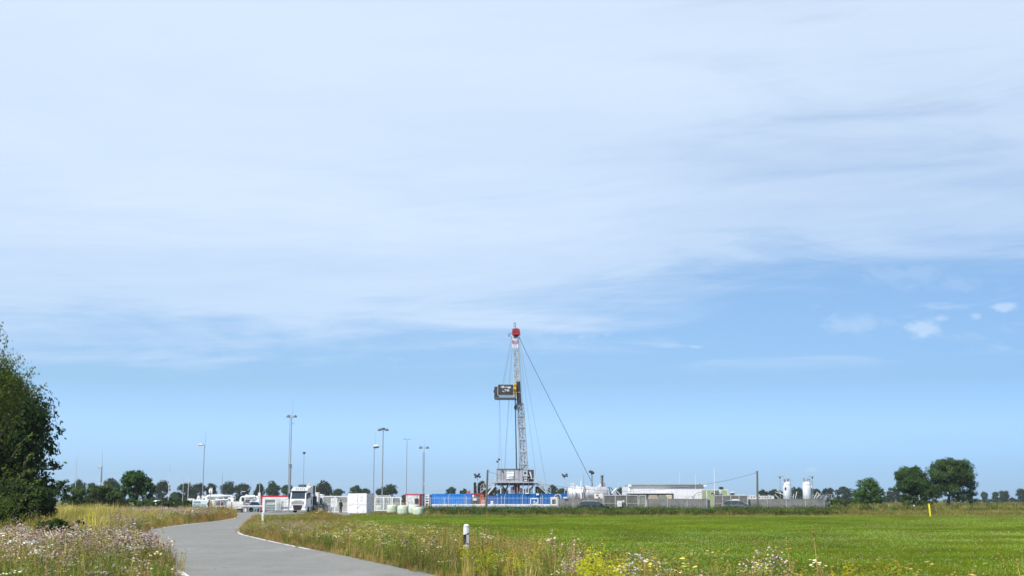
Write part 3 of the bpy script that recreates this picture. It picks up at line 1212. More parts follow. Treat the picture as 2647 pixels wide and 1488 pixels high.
def left_verge():
    n = cover(19, 15, 62, -.46, 0.05)
    X, Y, rs = wedge(n, 15, 62, 41, 1, -.46, 0.05)
    px, py = proj(X, Y, np.zeros_like(X))
    RLx = np.interp(Y, [p.y for p in RLs], [p.x for p in RLs])
    # thin out right at the road edge so the white line shows
    e = RLx - X
    lim = np.where((Y > 30) & (Y < 58), -.35, .12)
    k = (e > lim + .25 * rs.rand(len(X))) & ((Y > 26) | (px < 440 - (26 - Y) * 4))
    X, Y, px, py, e = X[k], Y[k], px[k], py[k], e[k]
    th = fbm(X, Y, .8, 51)
    pinkz = np.clip((Y - 25.5 - (px > 220) * 1.0) / 5, 0, 1) * np.clip((52 - Y) / 8, .25, 1)
    w = {
        'tuft': 1.5 * (1 - pinkz) + .25,
        'herb': 1.3 * (1 - pinkz) + .25 + .5 * th,
        'dry': .35 + .7 * pinkz + .4 * (px > 330) + .8 * np.clip(1 - e / .6, 0, 1),
        'thistle': .52 * pinkz * (.45 + 1.0 * (th > .42)) + .12 * (th > .55),
        'yarrow': .10,
        'white': .03 + .9 * bump(px, py, 345, 1475, 26, 14) + .3 * bump(px, py, 70, 1450, 60, 20),
        'seedhead': .3 * (1 - pinkz) + .08,
    }
    hgt = .72 + .18 * pinkz
    hgt = hgt * np.where((Y > 30) & (Y < 58), np.clip(.75 + e * .5, .6, 1), np.clip(.45 + e * .8, .45, 1)) * np.clip(1.35 - Y / 90, .6, 1)
    place('verge_plants', 'pink seeding thistles and green grass left of the road bend', 'wild plants', X, Y, rs, w, hgt)
    # behind: golden grass, then mixed verge up to the works road
    n = cover(8, 62, 168, -.46, -.16)
    X, Y, rs = wedge(n, 62, 168, 43, 1, -.46, -.16)
    px, py = proj(X, Y, np.zeros_like(X))
    k = ~inpoly(X, Y, ROADPOLY) & ~inpoly(X, Y, APPOLY) & (px < 612 - np.clip(Y - 130, 0, 40) * .8)
    X, Y, px, py = X[k], Y[k], px[k], py[k]
    th = fbm(X, Y, .3, 53)
    w = {
        'straw': 3.0 * bump(px, py, 215, 1362, 95, 22) * (.25 + (th > .45)) + .02,
        'rust': .35 + 3 * bump(px, py, 560, 1334, 80, 16) + .4 * th,
        'dry': 1.0,
        'herb': 1.0 + 1.2 * (th > .5),
        'tuft': .5,
        'thistle': .25 + 1.6 * bump(px, py, 420, 1335, 90, 9) + 2.0 * bump(px, py, 300, 1372, 60, 10),
        'yarrow': .18,
        'tansy': .25,
    }
    hg = np.where(Y > 100, .95, .85) + .25 * bump(px, py, 570, 1331, 50, 8)
    place('verge_plants', 'golden and rust coloured weeds on the verge behind the left bend of the road', 'wild plants', X, Y, rs, w, hg)


def bank():
    # weedy bank behind the field, dark brambles on top
    n = cover(4.5, 124, 172, -.13, .46)
    X, Y, rs = wedge(n, 124, 172, 61, 1, -.13, .46)
    px, py = proj(X, Y, np.zeros_like(X))
    k = (px > 905) & ~((px < 960) & (Y > 150)) & ~((px < 1290) & (Y < 131)) & (Y < 171)
    X, Y, px, py = X[k], Y[k], px[k], py[k]
    th = fbm(X, Y * 2.0, .22, 63)
    th2 = fbm(X, Y, .5, 64)
    br = np.clip((Y - 131) / 8, 0, 1) * (px > 1085) * np.clip((2230 - px) / 160, 0, 1)
    w = {
        'bankweed': 1.6 + .5 * th,
        'bramble': 3.6 * br * (.25 + 1.2 * (th > .42)) + .10 * (px > 2160) * (th > .6),
        'dry': .5 + 1.2 * (th2 > .6),
        'herb': .8 + .6 * th,
        'rust': .12 + .7 * bump(px, py, 2050, 1325, 160, 10) + .7 * bump(px, py, 1240, 1325, 40, 12),
        'tuft': .5,
    }
    low = np.clip((Y - 124) / 14, .35, 1)
    hg = (.54 + .27 * br + .06 * (px > 1850)) * low
    hg = np.where(px < 1100, .30 * low, hg)
    hg = hg * (.72 + .6 * fbm(X, Y, .9, 66))
    place('bank_weeds', 'low brambles and mixed weeds on the bank between the field and the grey fence', 'weeds', X, Y, rs, w, hg, .6, 1.4)
    # wild land right of the works, out to the horizon
    n = cover(.55, 172, 420, .19, .46)
    X, Y, rs = wedge(n, 172, 420, 71, 1, .19, .46)
    px, py = proj(X, Y, np.zeros_like(X))
    k = (px > 2150)
    X, Y, px, py = X[k], Y[k], px[k], py[k]
    th = fbm(X, Y, .06, 73)
    w = {'bankweed': 2.0, 'bramble': .9 * (th > .5), 'dry': .4 + 1.0 * (th < .42), 'rust': .2 + .5 * bump(px, py, 2330, 1312, 120, 5), 'herb': .5}
    place('rough_meadow', 'rough olive green meadow around the lone oaks at the right', 'weeds', X, Y, rs, w, 1.35, .7, 1.3)
    # left part behind the bend: rough ground in front of the fence
    n = cover(3, 150, 178, -.46, -.24)
    X, Y, rs = wedge(n, 150, 178, 75, 1, -.46, -.24)
    px, py = proj(X, Y, np.zeros_like(X))
    k = (px < 560) & ~inpoly(X, Y, APPOLY)
    X, Y = X[k], Y[k]
    place('bank_weeds', 'weeds along the fence left of the forecourt', 'weeds', X, Y, rs, {'bankweed': 1.0, 'bramble': 1.2, 'rust': .2, 'herb': .6}, 1.15)


def edge_weeds():
    '''sparse low tufts creeping over the ragged edges of the asphalt'''
    rs = np.random.RandomState(91)
    X, Y = [], []
    for pts, s0, s1, n in ((RRs, -.28, .30, 1100), (RLs, -.30, .25, 900)):
        c = np.array([(p.x, p.y) for p in pts])
        seg = np.linalg.norm(np.diff(c, axis=0), axis=1)
        cum = np.concatenate([[0], seg.cumsum()])
        t = rs.rand(n) * cum[-1]
        i = (np.searchsorted(cum, t) - 1).clip(0, len(seg) - 1)
        u = (t - cum[i]) / seg[i]
        q = c[i] * (1 - u[:, None]) + c[i + 1] * u[:, None]
        d = (c[i + 1] - c[i]) / seg[i][:, None]
        sg = 1 if pts is RRs else -1
        off = (s0 + (s1 - s0) * rs.rand(n) ** .6) * np.where(fbm(q[:, 0], q[:, 1], 1.3, 92) > .5, 1, .25)
        # the right normal points off the road on the right edge, the left one on the left edge
        nx, ny = d[:, 1] * sg, -d[:, 0] * sg
        X.append(q[:, 0] + nx * off)
        Y.append(q[:, 1] + ny * off)
    X, Y = np.concatenate(X), np.concatenate(Y)
    k = (Y > 22) & (Y < 150)
    X, Y = X[k], Y[k]
    place('edge_weeds', 'low dry tufts and crumbs of soil along the broken edges of the asphalt', 'weeds', X, Y, rs, {'dry': 1.0, 'tuft': .4, 'rust': .5}, np.full(len(X), .28), Z=np.full(len(X), .012))


right_verge()
left_verge()
edge_weeds()
bank()
# single grey-green mugwort in the left verge
_g = G(330, 1352)
_m = bpy.data.objects.new('mugwort', PROT[KI['mugwort']].data)
COL.objects.link(_m)
_m.location = _g
_m.scale = (1.35, 1.35, 1.15)
tag(_m, 'grey green mugwort clump standing in the golden verge left of the road', 'plant')


# ------------------------------------------------------------------ trees
def tree(name, label, Y, lobes, n, size, col, base, trunk_r, seed, cat='tree', group=None, limbs=4, clump=.32, sub=26, var=.3, by=None):
    """lobes in pixels (cx,cy,r[,ry]) at depth Y"""
    s = Y / FPX * 1.014
    L = []
    rs = random.Random(seed)
    for l in lobes:
        cx, cy, r = l[:3]
        ry = l[3] if len(l) > 3 else r
        dy = l[4] if len(l) > 4 else rs.uniform(-.5, .5) * r * s
        p = P(cx, cy, Y)
        L.append((p.x, Y + dy, p.z, r * s, r * s * 1.0, ry * s))
    b = Vector((xat(base, Y), Y if by is None else by, 0))
    t = thing(name, label, cat, b, group)
    zc = sum(l[2] for l in L) / len(L)
    top = Vector((sum(l[0] for l in L) / len(L), b.y, zc))
    lm = [(l[0], l[1], l[2]) for l in L][:limbs + 2]
    trunk_mb(b, top, trunk_r, lm, seed).build('trunk', BARK, t, smooth=True)
    A = crown_arrays(L, n, size, col, clump, var, seed, sub)
    crown_obj('crown', A, t, b)
    return t


DARKLEAF = (0.034, 0.062, 0.016)
MIDLEAF = (0.05, 0.088, 0.02)
LITLEAF = (0.095, 0.15, 0.026)

tree('tree', 'huge dark tree reaching in from the left edge of the picture', 80,
     [(-100, 1150, 190), (34, 1092, 72), (84, 1100, 44), (110, 1142, 44), (132, 1212, 34, 26), (45, 1200, 80), (62, 1046, 36), (-15, 1020, 72), (140, 1118, 22), (5, 1290, 84), (66, 1285, 52), (80, 1250, 40), (158, 1196, 15, 11), (156, 1140, 17, 12), (112, 1052, 16, 13), (160, 1226, 15, 8), (92, 1022, 12, 9), (40, 985, 20, 14)],
     72000, .13, (0.034, 0.064, 0.013), -60, .35, 5, clump=.24, sub=26, var=.75)


def edge_shrub():
    """nearer, lighter shrub with arching sprigs in front of the dark tree"""
    Y = 64
    s = Y / FPX * 1.014
    lob = [(-50, 1010, 110), (5, 960, 42), (28, 1010, 44), (8, 900, 22, 40), (-5, 1090, 60), (60, 1045, 34), (30, 1240, 40), (-5, 1330, 60), (70, 1330, 34), (20, 1160, 26)]
    L = []
    for l in lob:
        p = P(l[0], l[1], Y)
        ry = l[3] if len(l) > 3 else l[2]
        L.append((p.x, Y, p.z, l[2] * s, l[2] * s, ry * s))
    b = Vector((xat(-30, Y), Y, 0))
    t = thing('shrub', 'lighter green shrub with arching sprigs in front of the huge dark tree', 'shrub', b)
    A = crown_arrays(L, 15000, .055, LITLEAF, .24, .3, 17, 60)
    rs = np.random.RandomState(5)
    cens, nors, mb = [], [], MB()
    for (x0, y0, x1, y1) in ((-5, 930, 2, 838), (5, 950, 16, 872), (20, 965, 42, 930), (40, 990, 100, 966), (60, 1010, 88, 950), (85, 1030, 118, 995), (70, 1020, 108, 1000), (30, 1180, 92, 1120),
                             (40, 1240, 96, 1215), (20, 1130, 60, 1060), (55, 1290, 100, 1240), (10, 1010, 50, 965), (30, 1330, 95, 1270), (60, 1200, 88, 1170)):
        a, c = P(x0, y0, Y - .4), P(x1, y1, Y - .6)
        mid = a.lerp(c, .5) + Vector((0, 0, .18 * (c - a).length))
        mb.path([a, mid, c], .02, 4, .006)
        for k in range(34):
            u = rs.rand()
            q = (a.lerp(mid, u * 2) if u < .5 else mid.lerp(c, u * 2 - 1))
            cens.append(np.array(q) + rs.normal(0, .07, 3))
            nors.append(rs.normal(size=3) + np.array([0, -.3, .8]))
    cens = np.array(cens)
    B = leaf_quads(cens, np.array(nors), rs.uniform(.045, .085, len(cens)), np.tile(np.array([LITLEAF]) * 1.5, (len(cens), 1)) * rs.uniform(.7, 1.3, (len(cens), 1)))
    trunk_mb(b, P(-20, 1050, Y), .12, [(l[0], l[1], l[2]) for l in L[:6]], 8).build('trunk', BARK, t)
    mb.build('branch', BARK, t)['kind'] = 'stuff'
    crown_obj('crown', join_arrays([A, B]), t, b)


edge_shrub()
tree('bush', 'broad dark bush under the huge tree at the left edge', 72, [(20, 1300, 70, 60), (85, 1310, 52, 46), (122, 1340, 30, 34), (-30, 1320, 80), (70, 1355, 50, 26), (110, 1290, 34, 30)], 26000, .095, (0.030, 0.056, 0.013), 10, .12, 31, 'bush')
tree('bush', 'dark leafy thicket among the golden grass right of the huge tree', 46, [(150, 1362, 26, 20), (175, 1372, 22, 14), (125, 1368, 26, 22), (205, 1350, 12, 8)], 3500, .05, (0.04, 0.075, 0.014), 150, .04, 30, 'bush')
tree('bush', 'small dark bush beside the foot of the huge tree, above the golden grass', 120, [(120, 1265, 42, 26), (160, 1262, 22, 22), (90, 1285, 40, 24), (150, 1290, 26, 18)], 6000, .09, (0.04, 0.075, 0.022), 120, .12, 32, 'bush')
tree('bush', 'wide mid green willow bush left of the round topped tree', 150, [(200, 1282, 36, 22), (240, 1278, 36, 22), (275, 1280, 34, 24), (300, 1288, 26, 20), (225, 1300, 40, 14), (175, 1298, 30, 14)], 9000, .11, (0.062, 0.115, 0.03), 240, .12, 33, 'bush')
tree('tree', 'round topped tree standing behind the willow bush left of the works', 160, [(348, 1242, 30, 26), (330, 1262, 24, 24), (372, 1262, 22, 26), (352, 1278, 34, 20), (340, 1226, 14, 12), (385, 1250, 12)], 8000, .12, (0.042, 0.08, 0.02), 350, .2, 34)
for (i, (x, r, c, lb)) in enumerate(((320, 34, 20, 'low hedge bush in front of the round topped tree'), (385, 30, 19, 'low hedge bush right of the round topped tree'), (435, 28, 18, 'low hedge bush under the left lightning rod'),
                                     (475, 20, 15, 'small hedge bush at the end of the row beside the pale tank'))):
    tree('bush', lb, 152, [(x - r * .4, 1308 - c * .2, r * .7, c * .7), (x + r * .4, 1308 - c * .3, r * .7, c * .75), (x, 1312, r, c * .5)], 2600, .10, (0.05, 0.10, 0.024), x, .08, 40 + i, 'bush')
# trees on the right
tree('oak_tree', 'tallest oak with a wide crown and short trunk at the right', 232, [(2450, 1228, 44, 40), (2430, 1213, 24, 22), (2475, 1226, 34, 34), (2492, 1262, 30, 30), (2422, 1256, 28, 30), (2440, 1270, 36, 24), (2505, 1284, 20, 20), (2460, 1200, 20, 14), (2480, 1290, 22, 14)],
     19000, .17, (0.046, 0.084, 0.018), 2447, .3, 51, clump=.3, sub=34)
tree('oak_tree', 'dark round oak overlapping the left side of the tallest oak', 226, [(2362, 1245, 36, 36), (2345, 1262, 28, 30), (2379, 1246, 24, 26), (2370, 1285, 38, 24), (2335, 1290, 18, 16), (2400, 1280, 22, 26), (2352, 1222, 16, 12), (2365, 1304, 40, 14), (2395, 1300, 18, 12)],
     18000, .17, (0.038, 0.070, 0.015), 2368, .28, 52, clump=.3, sub=34)
tree('tree', 'light green bushy tree alone left of the two oaks', 190, [(2245, 1262, 28, 24), (2232, 1280, 28, 20), (2268, 1280, 22, 20), (2218, 1288, 14, 16), (2240, 1296, 30, 10), (2246, 1248, 14, 10), (2280, 1275, 12, 12)],
     7000, .12, (0.055, 0.10, 0.022), 2240, .16, 53)
tree('bush', 'low bush leaning at the right end of the grey fence', 186, [(2170, 1300, 26, 12), (2195, 1302, 20, 10), (2150, 1304, 14, 8)], 2200, .11, (0.06, 0.10, 0.03), 2172, .07, 54, 'bush')

FAR = [  # px, top, width, Y, label
    (203, 1244, 38, 600, 'distant round tree behind the leftmost lightning rod'), (238, 1246, 26, 640, 'distant small tree left of the lone floodlight mast'),
    (288, 1236, 38, 560, 'distant tree just left of the round topped tree'), (417, 1242, 36, 560, 'tall distant tree right of the round topped tree'),
    (481, 1248, 32, 600, 'distant square crowned tree behind the twin thin rods'), (455, 1272, 30, 520, 'low light green distant tree beside the twin rods'),
    (513, 1250, 36, 590, 'distant tree behind the foot of the left street lamp'), (547, 1251, 28, 600, 'distant tree right of the left street lamp'),
    (590, 1246, 34, 600, 'distant pointed tree above the white pipe loop'), (627, 1250, 40, 600, 'distant broad tree above the black stack of the pipework'),
    (669, 1250, 24, 620, 'distant narrow tree with a white box mast before it'), (706, 1246, 34, 600, 'distant tree above the red roofed container'),
    (742, 1252, 28, 600, 'distant tree half behind the tallest mast'), (812, 1254, 26, 600, 'distant tree right behind the truck cab'),
    (838, 1243, 40, 580, 'distant tall tree behind the white gate'), (873, 1264, 26, 640, 'distant low tree left of the wrapped white block'),
    (919, 1254, 28, 620, 'distant round tree above the wrapped white block'), (946, 1263, 24, 640, 'distant small tree at the right edge of the wrapped block'),
    (985, 1261, 24, 600, 'distant tree at the foot of the three headed light mast'), (1006, 1252, 42, 580, 'large distant dome shaped tree behind the white palisade gate'),
    (1046, 1278, 12, 640, 'tiny distant tree beside the red framed cabin'), (1167, 1259, 28, 620, 'distant tree above the middle of the blue container'),
    (1199, 1263, 18, 620, 'distant small tree above the right end of the blue container'), (1246, 1246, 28, 560, 'distant tree behind the left stairs of the rig'),
    (1275, 1258, 24, 580, 'distant tree behind the rig stair brace'), (1300, 1262, 24, 590, 'distant tree seen under the rig floor at the left'),
    (1396, 1256, 24, 600, 'distant tree behind the right stairs of the rig'),
    (1429, 1253, 24, 600, 'distant tree right of the rig stairs'), (1452, 1259, 24, 620, 'distant tree left of the silver tank'), (1470, 1262, 14, 640, 'distant tree touching the silver tank end'),
    (1613, 1257, 38, 600, 'distant tree at the left end of the white hall'), (1865, 1258, 18, 640, 'distant tree top above the pale green cabin'),
    (1973, 1266, 20, 640, 'distant tree right of the leaning wooden pole'), (2000, 1264, 20, 640, 'distant tree left of the white silos'), (2016, 1268, 22, 650, 'distant tree touching the left silo'),
    (2062, 1260, 34, 640, 'distant tree between the two white silos'), (2108, 1262, 30, 640, 'distant tree right of the right silo'), (2140, 1261, 28, 650, 'distant tree above the fence corner'),
    (2180, 1259, 48, 660, 'wide distant tree left of the light green tree'), (2306, 1262, 36, 700, 'bluish distant tree between the light tree and the oaks'),
    (2545, 1271, 16, 900, 'far hazy slim tree right of the tallest oak'), (2573, 1271, 16, 900, 'far hazy tree, second right of the tallest oak'),
    (2595, 1265, 26, 850, 'far hazy oak near the right edge of the picture'), (2642, 1264, 26, 800, 'far tree cut by the right edge of the picture')]


def far_trees():
    for i, (px, top, w, Y, lb) in enumerate(FAR):
        rs = random.Random(i * 3 + 1)
        h = 1293 - top
        w = w * 1.15
        lob = []
        kind = rs.choice(('round', 'tall', 'wide'))
        lob.append((px, top + h * .42, w * .40, h * .40))
        for k in range(5):
            lob.append((px + rs.uniform(-.36, .36) * w, top + h * rs.uniform(.22, .8), w * rs.uniform(.14, .26), h * rs.uniform(.13, .24)))
        if kind == 'tall':
            lob.append((px + rs.uniform(-.1, .1) * w, top + h * .18, w * .2, h * .2))
        lob.append((px + rs.uniform(-.1, .1) * w, 1288, w * .34, 9))
        c = 1 + rs.uniform(-.15, .15)
        tree('tree', lb, Y, lob, 2600, .36, (0.030 * c, 0.056 * c, 0.014), px, .3, 100 + i, group='row of trees on the horizon', limbs=2, clump=.36, sub=16, var=.25)


far_trees()


def far_hedges():
    """woods and hedges that read as one mass along the horizon"""
    for (x0, x1, top, Y, n, lb) in ((2500, 2700, 1284, 1000, 9000, 'low hazy hedge line on the horizon at the right'), (2120, 2330, 1276, 800, 7000, 'low distant wood behind the light green tree'),
                                    (1000, 1660, 1284, 1100, 9000, 'low distant hedge behind the works'), (-60, 1000, 1279, 760, 22000, 'low undergrowth joining the horizon trees at the left'), (1660, 2120, 1281, 900, 9000, 'low distant hedge behind the silos'),
                                    (2330, 2560, 1287, 1300, 6000, 'very far hedge under the oaks')):
        L = []
        s = Y / FPX
        rs = random.Random(x0 + 999)
        x = x0
        while x < x1:
            r = rs.uniform(8, 16)
            hh = (1296 - top) * rs.uniform(.45, 1.0)
            p = P(x, 1298 - hh * .5, Y)
            L.append((p.x, Y + rs.uniform(-8, 8), p.z, r * s, r * s, hh * .5 * s))
            x += r * 1.1
        V, F, C = crown_arrays(L, n, Y * .0007, (0.04, 0.062, 0.027), .5, .25, int(Y), 8)
        me = np_mesh('hedgerow', V, F, C, LEAF)
        o = bpy.data.objects.new('hedgerow', me)
        COL.objects.link(o)
        tag(o, lb, 'hedge')
        o['kind'] = 'stuff'


far_hedges()
# ------------------------------------------------------------------ the works: helpers in pixel terms
def pbox(mb, x0, x1, y0, y1, Y, d):
    """box whose front face covers photo pixels x0..x1, y0(top)..y1 at depth Y, d metres deep"""
    a = P(x0, y1, Y)
    b = P(x1, y0, Y)
    xm0 = xat(x0, Y, (y0 + y1) / 2)
    xm1 = xat(x1, Y, (y0 + y1) / 2)
    return mb.box((xm0, Y, a.z), (xm1, Y + d, b.z))


def gz(px, Y):
    return Vector((xat(px, Y), Y, 0))


# ---- fences ------------------------------------------------------------
def arm(mb, x, Y, z, kind='V'):
    if kind in ('V', 'L'):
        mb.tube((x, Y, z), (x - .32, Y - .1, z + .45), .03, .03, 5)
    if kind in ('V', 'R'):
        mb.tube((x, Y, z), (x + .32, Y + .1, z + .45), .03, .03, 5)


def screen_fence(name, label, p0, p1, h, step=2.5, arms='V', Mt=None, posts=True):
    """grey corrugated privacy fence from p0 to p1 (x,y), with posts and barbed wire arms"""
    p0 = Vector((p0[0], p0[1], 0))
    p1 = Vector((p1[0], p1[1], 0))
    t = thing(name, label, 'fence', p0)
    L = (p1 - p0).length
    n = max(1, round(L / step))
    d = (p1 - p0) / n
    u = d.normalized()
    w = Vector((-u.y, u.x, 0))
    for i in range(n):
        a = p0 + d * i
        mb = MB()
        sl = 16
        hh = h + random.uniform(-.03, .03)
        for k in range(sl):
            q0 = a + d * (k + .0) / sl
            q1 = a + d * (k + .985) / sl
            o = w * (.012 if k % 2 else -.012)
            vs = []
            for q in (q0, q1):
                for s_ in (-.014, .014):
                    for z in (.05, hh):
                        vs.append(q + o + w * s_ + Vector((0, 0, z)))
            mb.add(vs, [(0, 4, 5, 1), (2, 3, 7, 6), (0, 1, 3, 2), (4, 6, 7, 5), (1, 5, 7, 3)])
        c = mb.build('slat_screen', Mt or SLATG, t)
        c['kind'] = 'stuff'
        # horizontal wires of the panel
        r = MB()
        for z in (.3, h * .5, h - .08):
            r.box((0, 0, 0), (0, 0, 0)) if False else r.tube(a - w * .04 + Vector((0, 0, z)), a + d - w * .04 + Vector((0, 0, z)), .014, .014, 4)
        r.build('rail', GALV, t)
    for i in range(n + 1):
        a = p0 + d * i
        mb = MB()
        mb.tube(a - w * .05, a - w * .05 + Vector((0, 0, h + .08)), .04, .04, 6)
        if arms:
            for s_ in (-1, 1):
                if arms == 'V' or s_ == 1:
                    mb.tube(a + Vector((0, 0, h)), a + u * .34 * s_ - w * .25 + Vector((0, 0, h + .42)), .028, .028, 4)
        mb.build('post', LGREY, t)
    if arms:
        mb = MB()
        for s_ in (-.3, .3):
            for z in (.15, .38):
                rs = random.Random(int(L * 10) + int(z * 100))
                pts = [p0 + u * (L * k / (n * 2)) - w * (.25 * z / .4) + Vector((0, 0, h + z + rs.uniform(-.03, .03))) for k in range(n * 2 + 1)]
                mb.path(pts, .010, 4)
            break
        mb.build('barbed_wire', GALV, t)
    return t


def mesh_fence(name, label, x0, x1, Y, h, posts, wirem=None):
    t = thing(name, label, 'fence', gz(x0, Y))
    X0, X1 = xat(x0, Y), xat(x1, Y)
    mb = MB()
    n = int((X1 - X0) / .22)
    for k in range(n):
        x = X0 + (X1 - X0) * k / n
        mb.tube((x, Y, .05), (x, Y, h), .006, .006, 3, False)
    for k in range(10):
        z = .1 + (h - .1) * k / 9
        mb.tube((X0, Y, z), (X1, Y, z), .007, .007, 3, False)
    w = mb.build('wire_mesh', wirem or LGREY, t)
    w['kind'] = 'stuff'
    r = MB()
    r.tube((X0, Y - .02, h), (X1, Y - .02, h), .022, .022, 5)
    r.build('rail', LGREY, t)
    for px, z, a in posts:
        m = MB()
        x = xat(px, Y)
        m.tube((x, Y, 0), (x, Y, z), .04, .04, 6)
        if a:
            m.tube((x, Y, z), (x + a * .22, Y - .05, z + .35), .03, .03, 4)
        m.build('post', LGREY, t)
    return t


def bar_gate(name, label, x0, x1, ytop, Y, ncell, frame_w=.11, bars=True, low=.12, m=None, barm=None, step=.16, infill=None):
    X0, X1 = xat(x0, Y), xat(x1, Y)
    H = zat(ytop, Y)
    t = thing(name, label, 'gate', gz((x0 + x1) / 2, Y))
    m = m or WHITE
    f = MB()
    for k in range(ncell + 1):
        x = X0 + (X1 - X0) * k / ncell
        f.box((x - frame_w / 2, Y - .05, low), (x + frame_w / 2, Y + .05, H))
    f.box((X0 - frame_w / 2, Y - .053, H), (X1 + frame_w / 2, Y + .053, H + frame_w))
    f.box((X0 - frame_w / 2, Y - .053, low - frame_w * .8), (X1 + frame_w / 2, Y + .053, low))
    f.build('frame', m, t)
    for k in range(ncell):
        b = MB()
        a = X0 + (X1 - X0) * k / ncell
        c = X0 + (X1 - X0) * (k + 1) / ncell
        x = a + step
        while x < c - step * .4:
            b.box((x - .022, Y - .02, low), (x + .022, Y + .02, H))
            x += step
        b.box((a, Y - .03, low + (H - low) * .5), (c, Y - .022, low + (H - low) * .5 + .06))
        o = b.build('bars', barm or m, t)
        o['kind'] = 'stuff'
    if infill:
        b = MB()
        b.box((X0, Y + .06, low), (X1, Y + .08, H))
        b.build('infill', infill, t)
    return t


YF = 184.0
# grey screen fence, in runs between the gates
screen_fence('screen_fence', 'grey slatted fence run between the white cabin and the dark parked car', (xat(1443, YF), YF), (xat(1558, YF), YF), zat(1287, YF), arms=None)
screen_fence('screen_fence', 'long grey slatted fence run in front of the white hall', (xat(1674, YF), YF), (xat(1827, YF), YF), zat(1288, YF), arms='V')
screen_fence('screen_fence', 'grey slatted fence run below the two white silos', (xat(1934, YF), YF), (xat(2130, YF), YF), zat(1288, YF), arms='V')
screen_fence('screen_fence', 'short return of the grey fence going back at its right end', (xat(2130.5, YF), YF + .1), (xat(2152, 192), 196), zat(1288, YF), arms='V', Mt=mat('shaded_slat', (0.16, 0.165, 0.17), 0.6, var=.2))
screen_fence('screen_fence', 'slanting bit of grey fence between the hall run and the second gate', (xat(1827.5, YF), YF + .1), (xat(1845, YF), YF + 4), zat(1289, YF), arms=None, Mt=mat('pale_green_slat', (0.3, 0.33, 0.27), 0.6))
bar_gate('sliding_gate', 'long grey barred sliding gate behind the dark parked car', 1561, 1649, 1280, YF - .6, 3, .12, m=mat('gate_frame_grey', (.38, .39, .39), .5), barm=SLATL, infill=mat('dark_gap_sheet', (0.05, 0.05, 0.05), .7))  # dark backing sheet, darkens the gaps between the bars by colour
bar_gate('pedestrian_gate', 'narrow grey barred gate right of the long sliding gate', 1653, 1669, 1280, YF - .4, 1, .12, m=mat('gate_frame_grey', (.38, .39, .39), .5), barm=SLATL, infill=mat('pale_gate_screen', (0.25, 0.27, 0.25), .7))
bar_gate('sliding_gate', 'grey barred sliding gate behind the grey parked car', 1846, 1932, 1281, YF - .6, 4, .12, m=mat('gate_frame_grey', (.38, .39, .39), .5), barm=SLATL, infill=mat('mid_gap_sheet', (0.1, 0.095, 0.095), .7))  # gaps between these bars darkened by a dark sheet behind
# white safety board hung on the sliding gate


def board(name, label, x0, x1, y0, y1, Y, rows, post=None, cat='sign'):
    t = thing(name, label, cat, gz((x0 + x1) / 2, Y))
    a = MB()
    pbox(a, x0, x1, y0, y1, Y, .03)
    a.build('panel', WHITE, t)
    rs = random.Random(int(x0))
    X0, X1, Z0, Z1 = xat(x0, Y), xat(x1, Y), zat(y1, Y), zat(y0, Y)
    w, h = X1 - X0, Z1 - Z0
    b = MB()
    c = MB()
    for i in range(rows):
        z = Z1 - h * (i + .8) / (rows + .7)
        if i >= rows / 2:
            nn = 4
            for k in range(nn):       # row of small round symbols
                cx = X0 + w * (k + .75) / (nn + .5)
                c.lathe((cx, Y - .012, z), [(h * .035, 0), (h * .035, .008)], 8, 'Y')
        else:
            x = X0 + w * .14
            while x < X1 - w * .2:
                l = rs.uniform(.06, .14) * w
                b.box((x, Y - .012, z), (x + l, Y - .004, z + h * .03))
                x += l + w * .04
    if b.v:
        b.build('lettering', DGREY, t)['kind'] = 'stuff'
    if not c.v:
        c.box((X0 + w * .3, Y - .01, Z0 + h * .3), (X0 + w * .7, Y - .004, Z0 + h * .4))
    c.build('symbols', mat('symbol_grey', (0.2, 0.22, 0.26), .6), t)['kind'] = 'stuff'
    if post:
        p = MB()
        for x in (X0 + w * .1, X1 - w * .1):
            p.tube((x, Y + .06, 0), (x, Y + .06, Z1), .03, .03, 6)
        p.build('post', LGREY, t)
    return t


board('safety_board', 'white notice board hung on the long grey sliding gate', 1595, 1607, 1293, 1309, YF - .9, 4)
board('safety_board', 'small white plate beside the notice board on the grey sliding gate', 1609, 1614, 1292, 1296.5, YF - .9, 1)
board('safety_board', 'white safety board with symbols standing left of the truck', 726, 745, 1287, 1317, 175.0, 7, True)
board('safety_board', 'white safety board with symbols on the gate right of the truck', 855, 872, 1286, 1309, 180.0, 7)

# wire mesh fence and crash barrier in front of the rig
mesh_fence('wire_fence', 'thin white wire mesh fence in front of the blue containers and the rig', 1108, 1441, 187.5, zat(1286, 187.5),
           [(1113, 2.1, 0), (1149, 2.05, 0), (1160, 2.3, 1), (1202, 2.4, 0), (1206, 2.2, 0), (1260, 2.3, 0), (1287, 2.1, 0), (1296.5, 2.3, 0), (1304, 2.2, 1), (1351, 2.4, 1), (1398, 2.2, 0), (1403, 2.3, -1), (1435, 2.0, 0)])


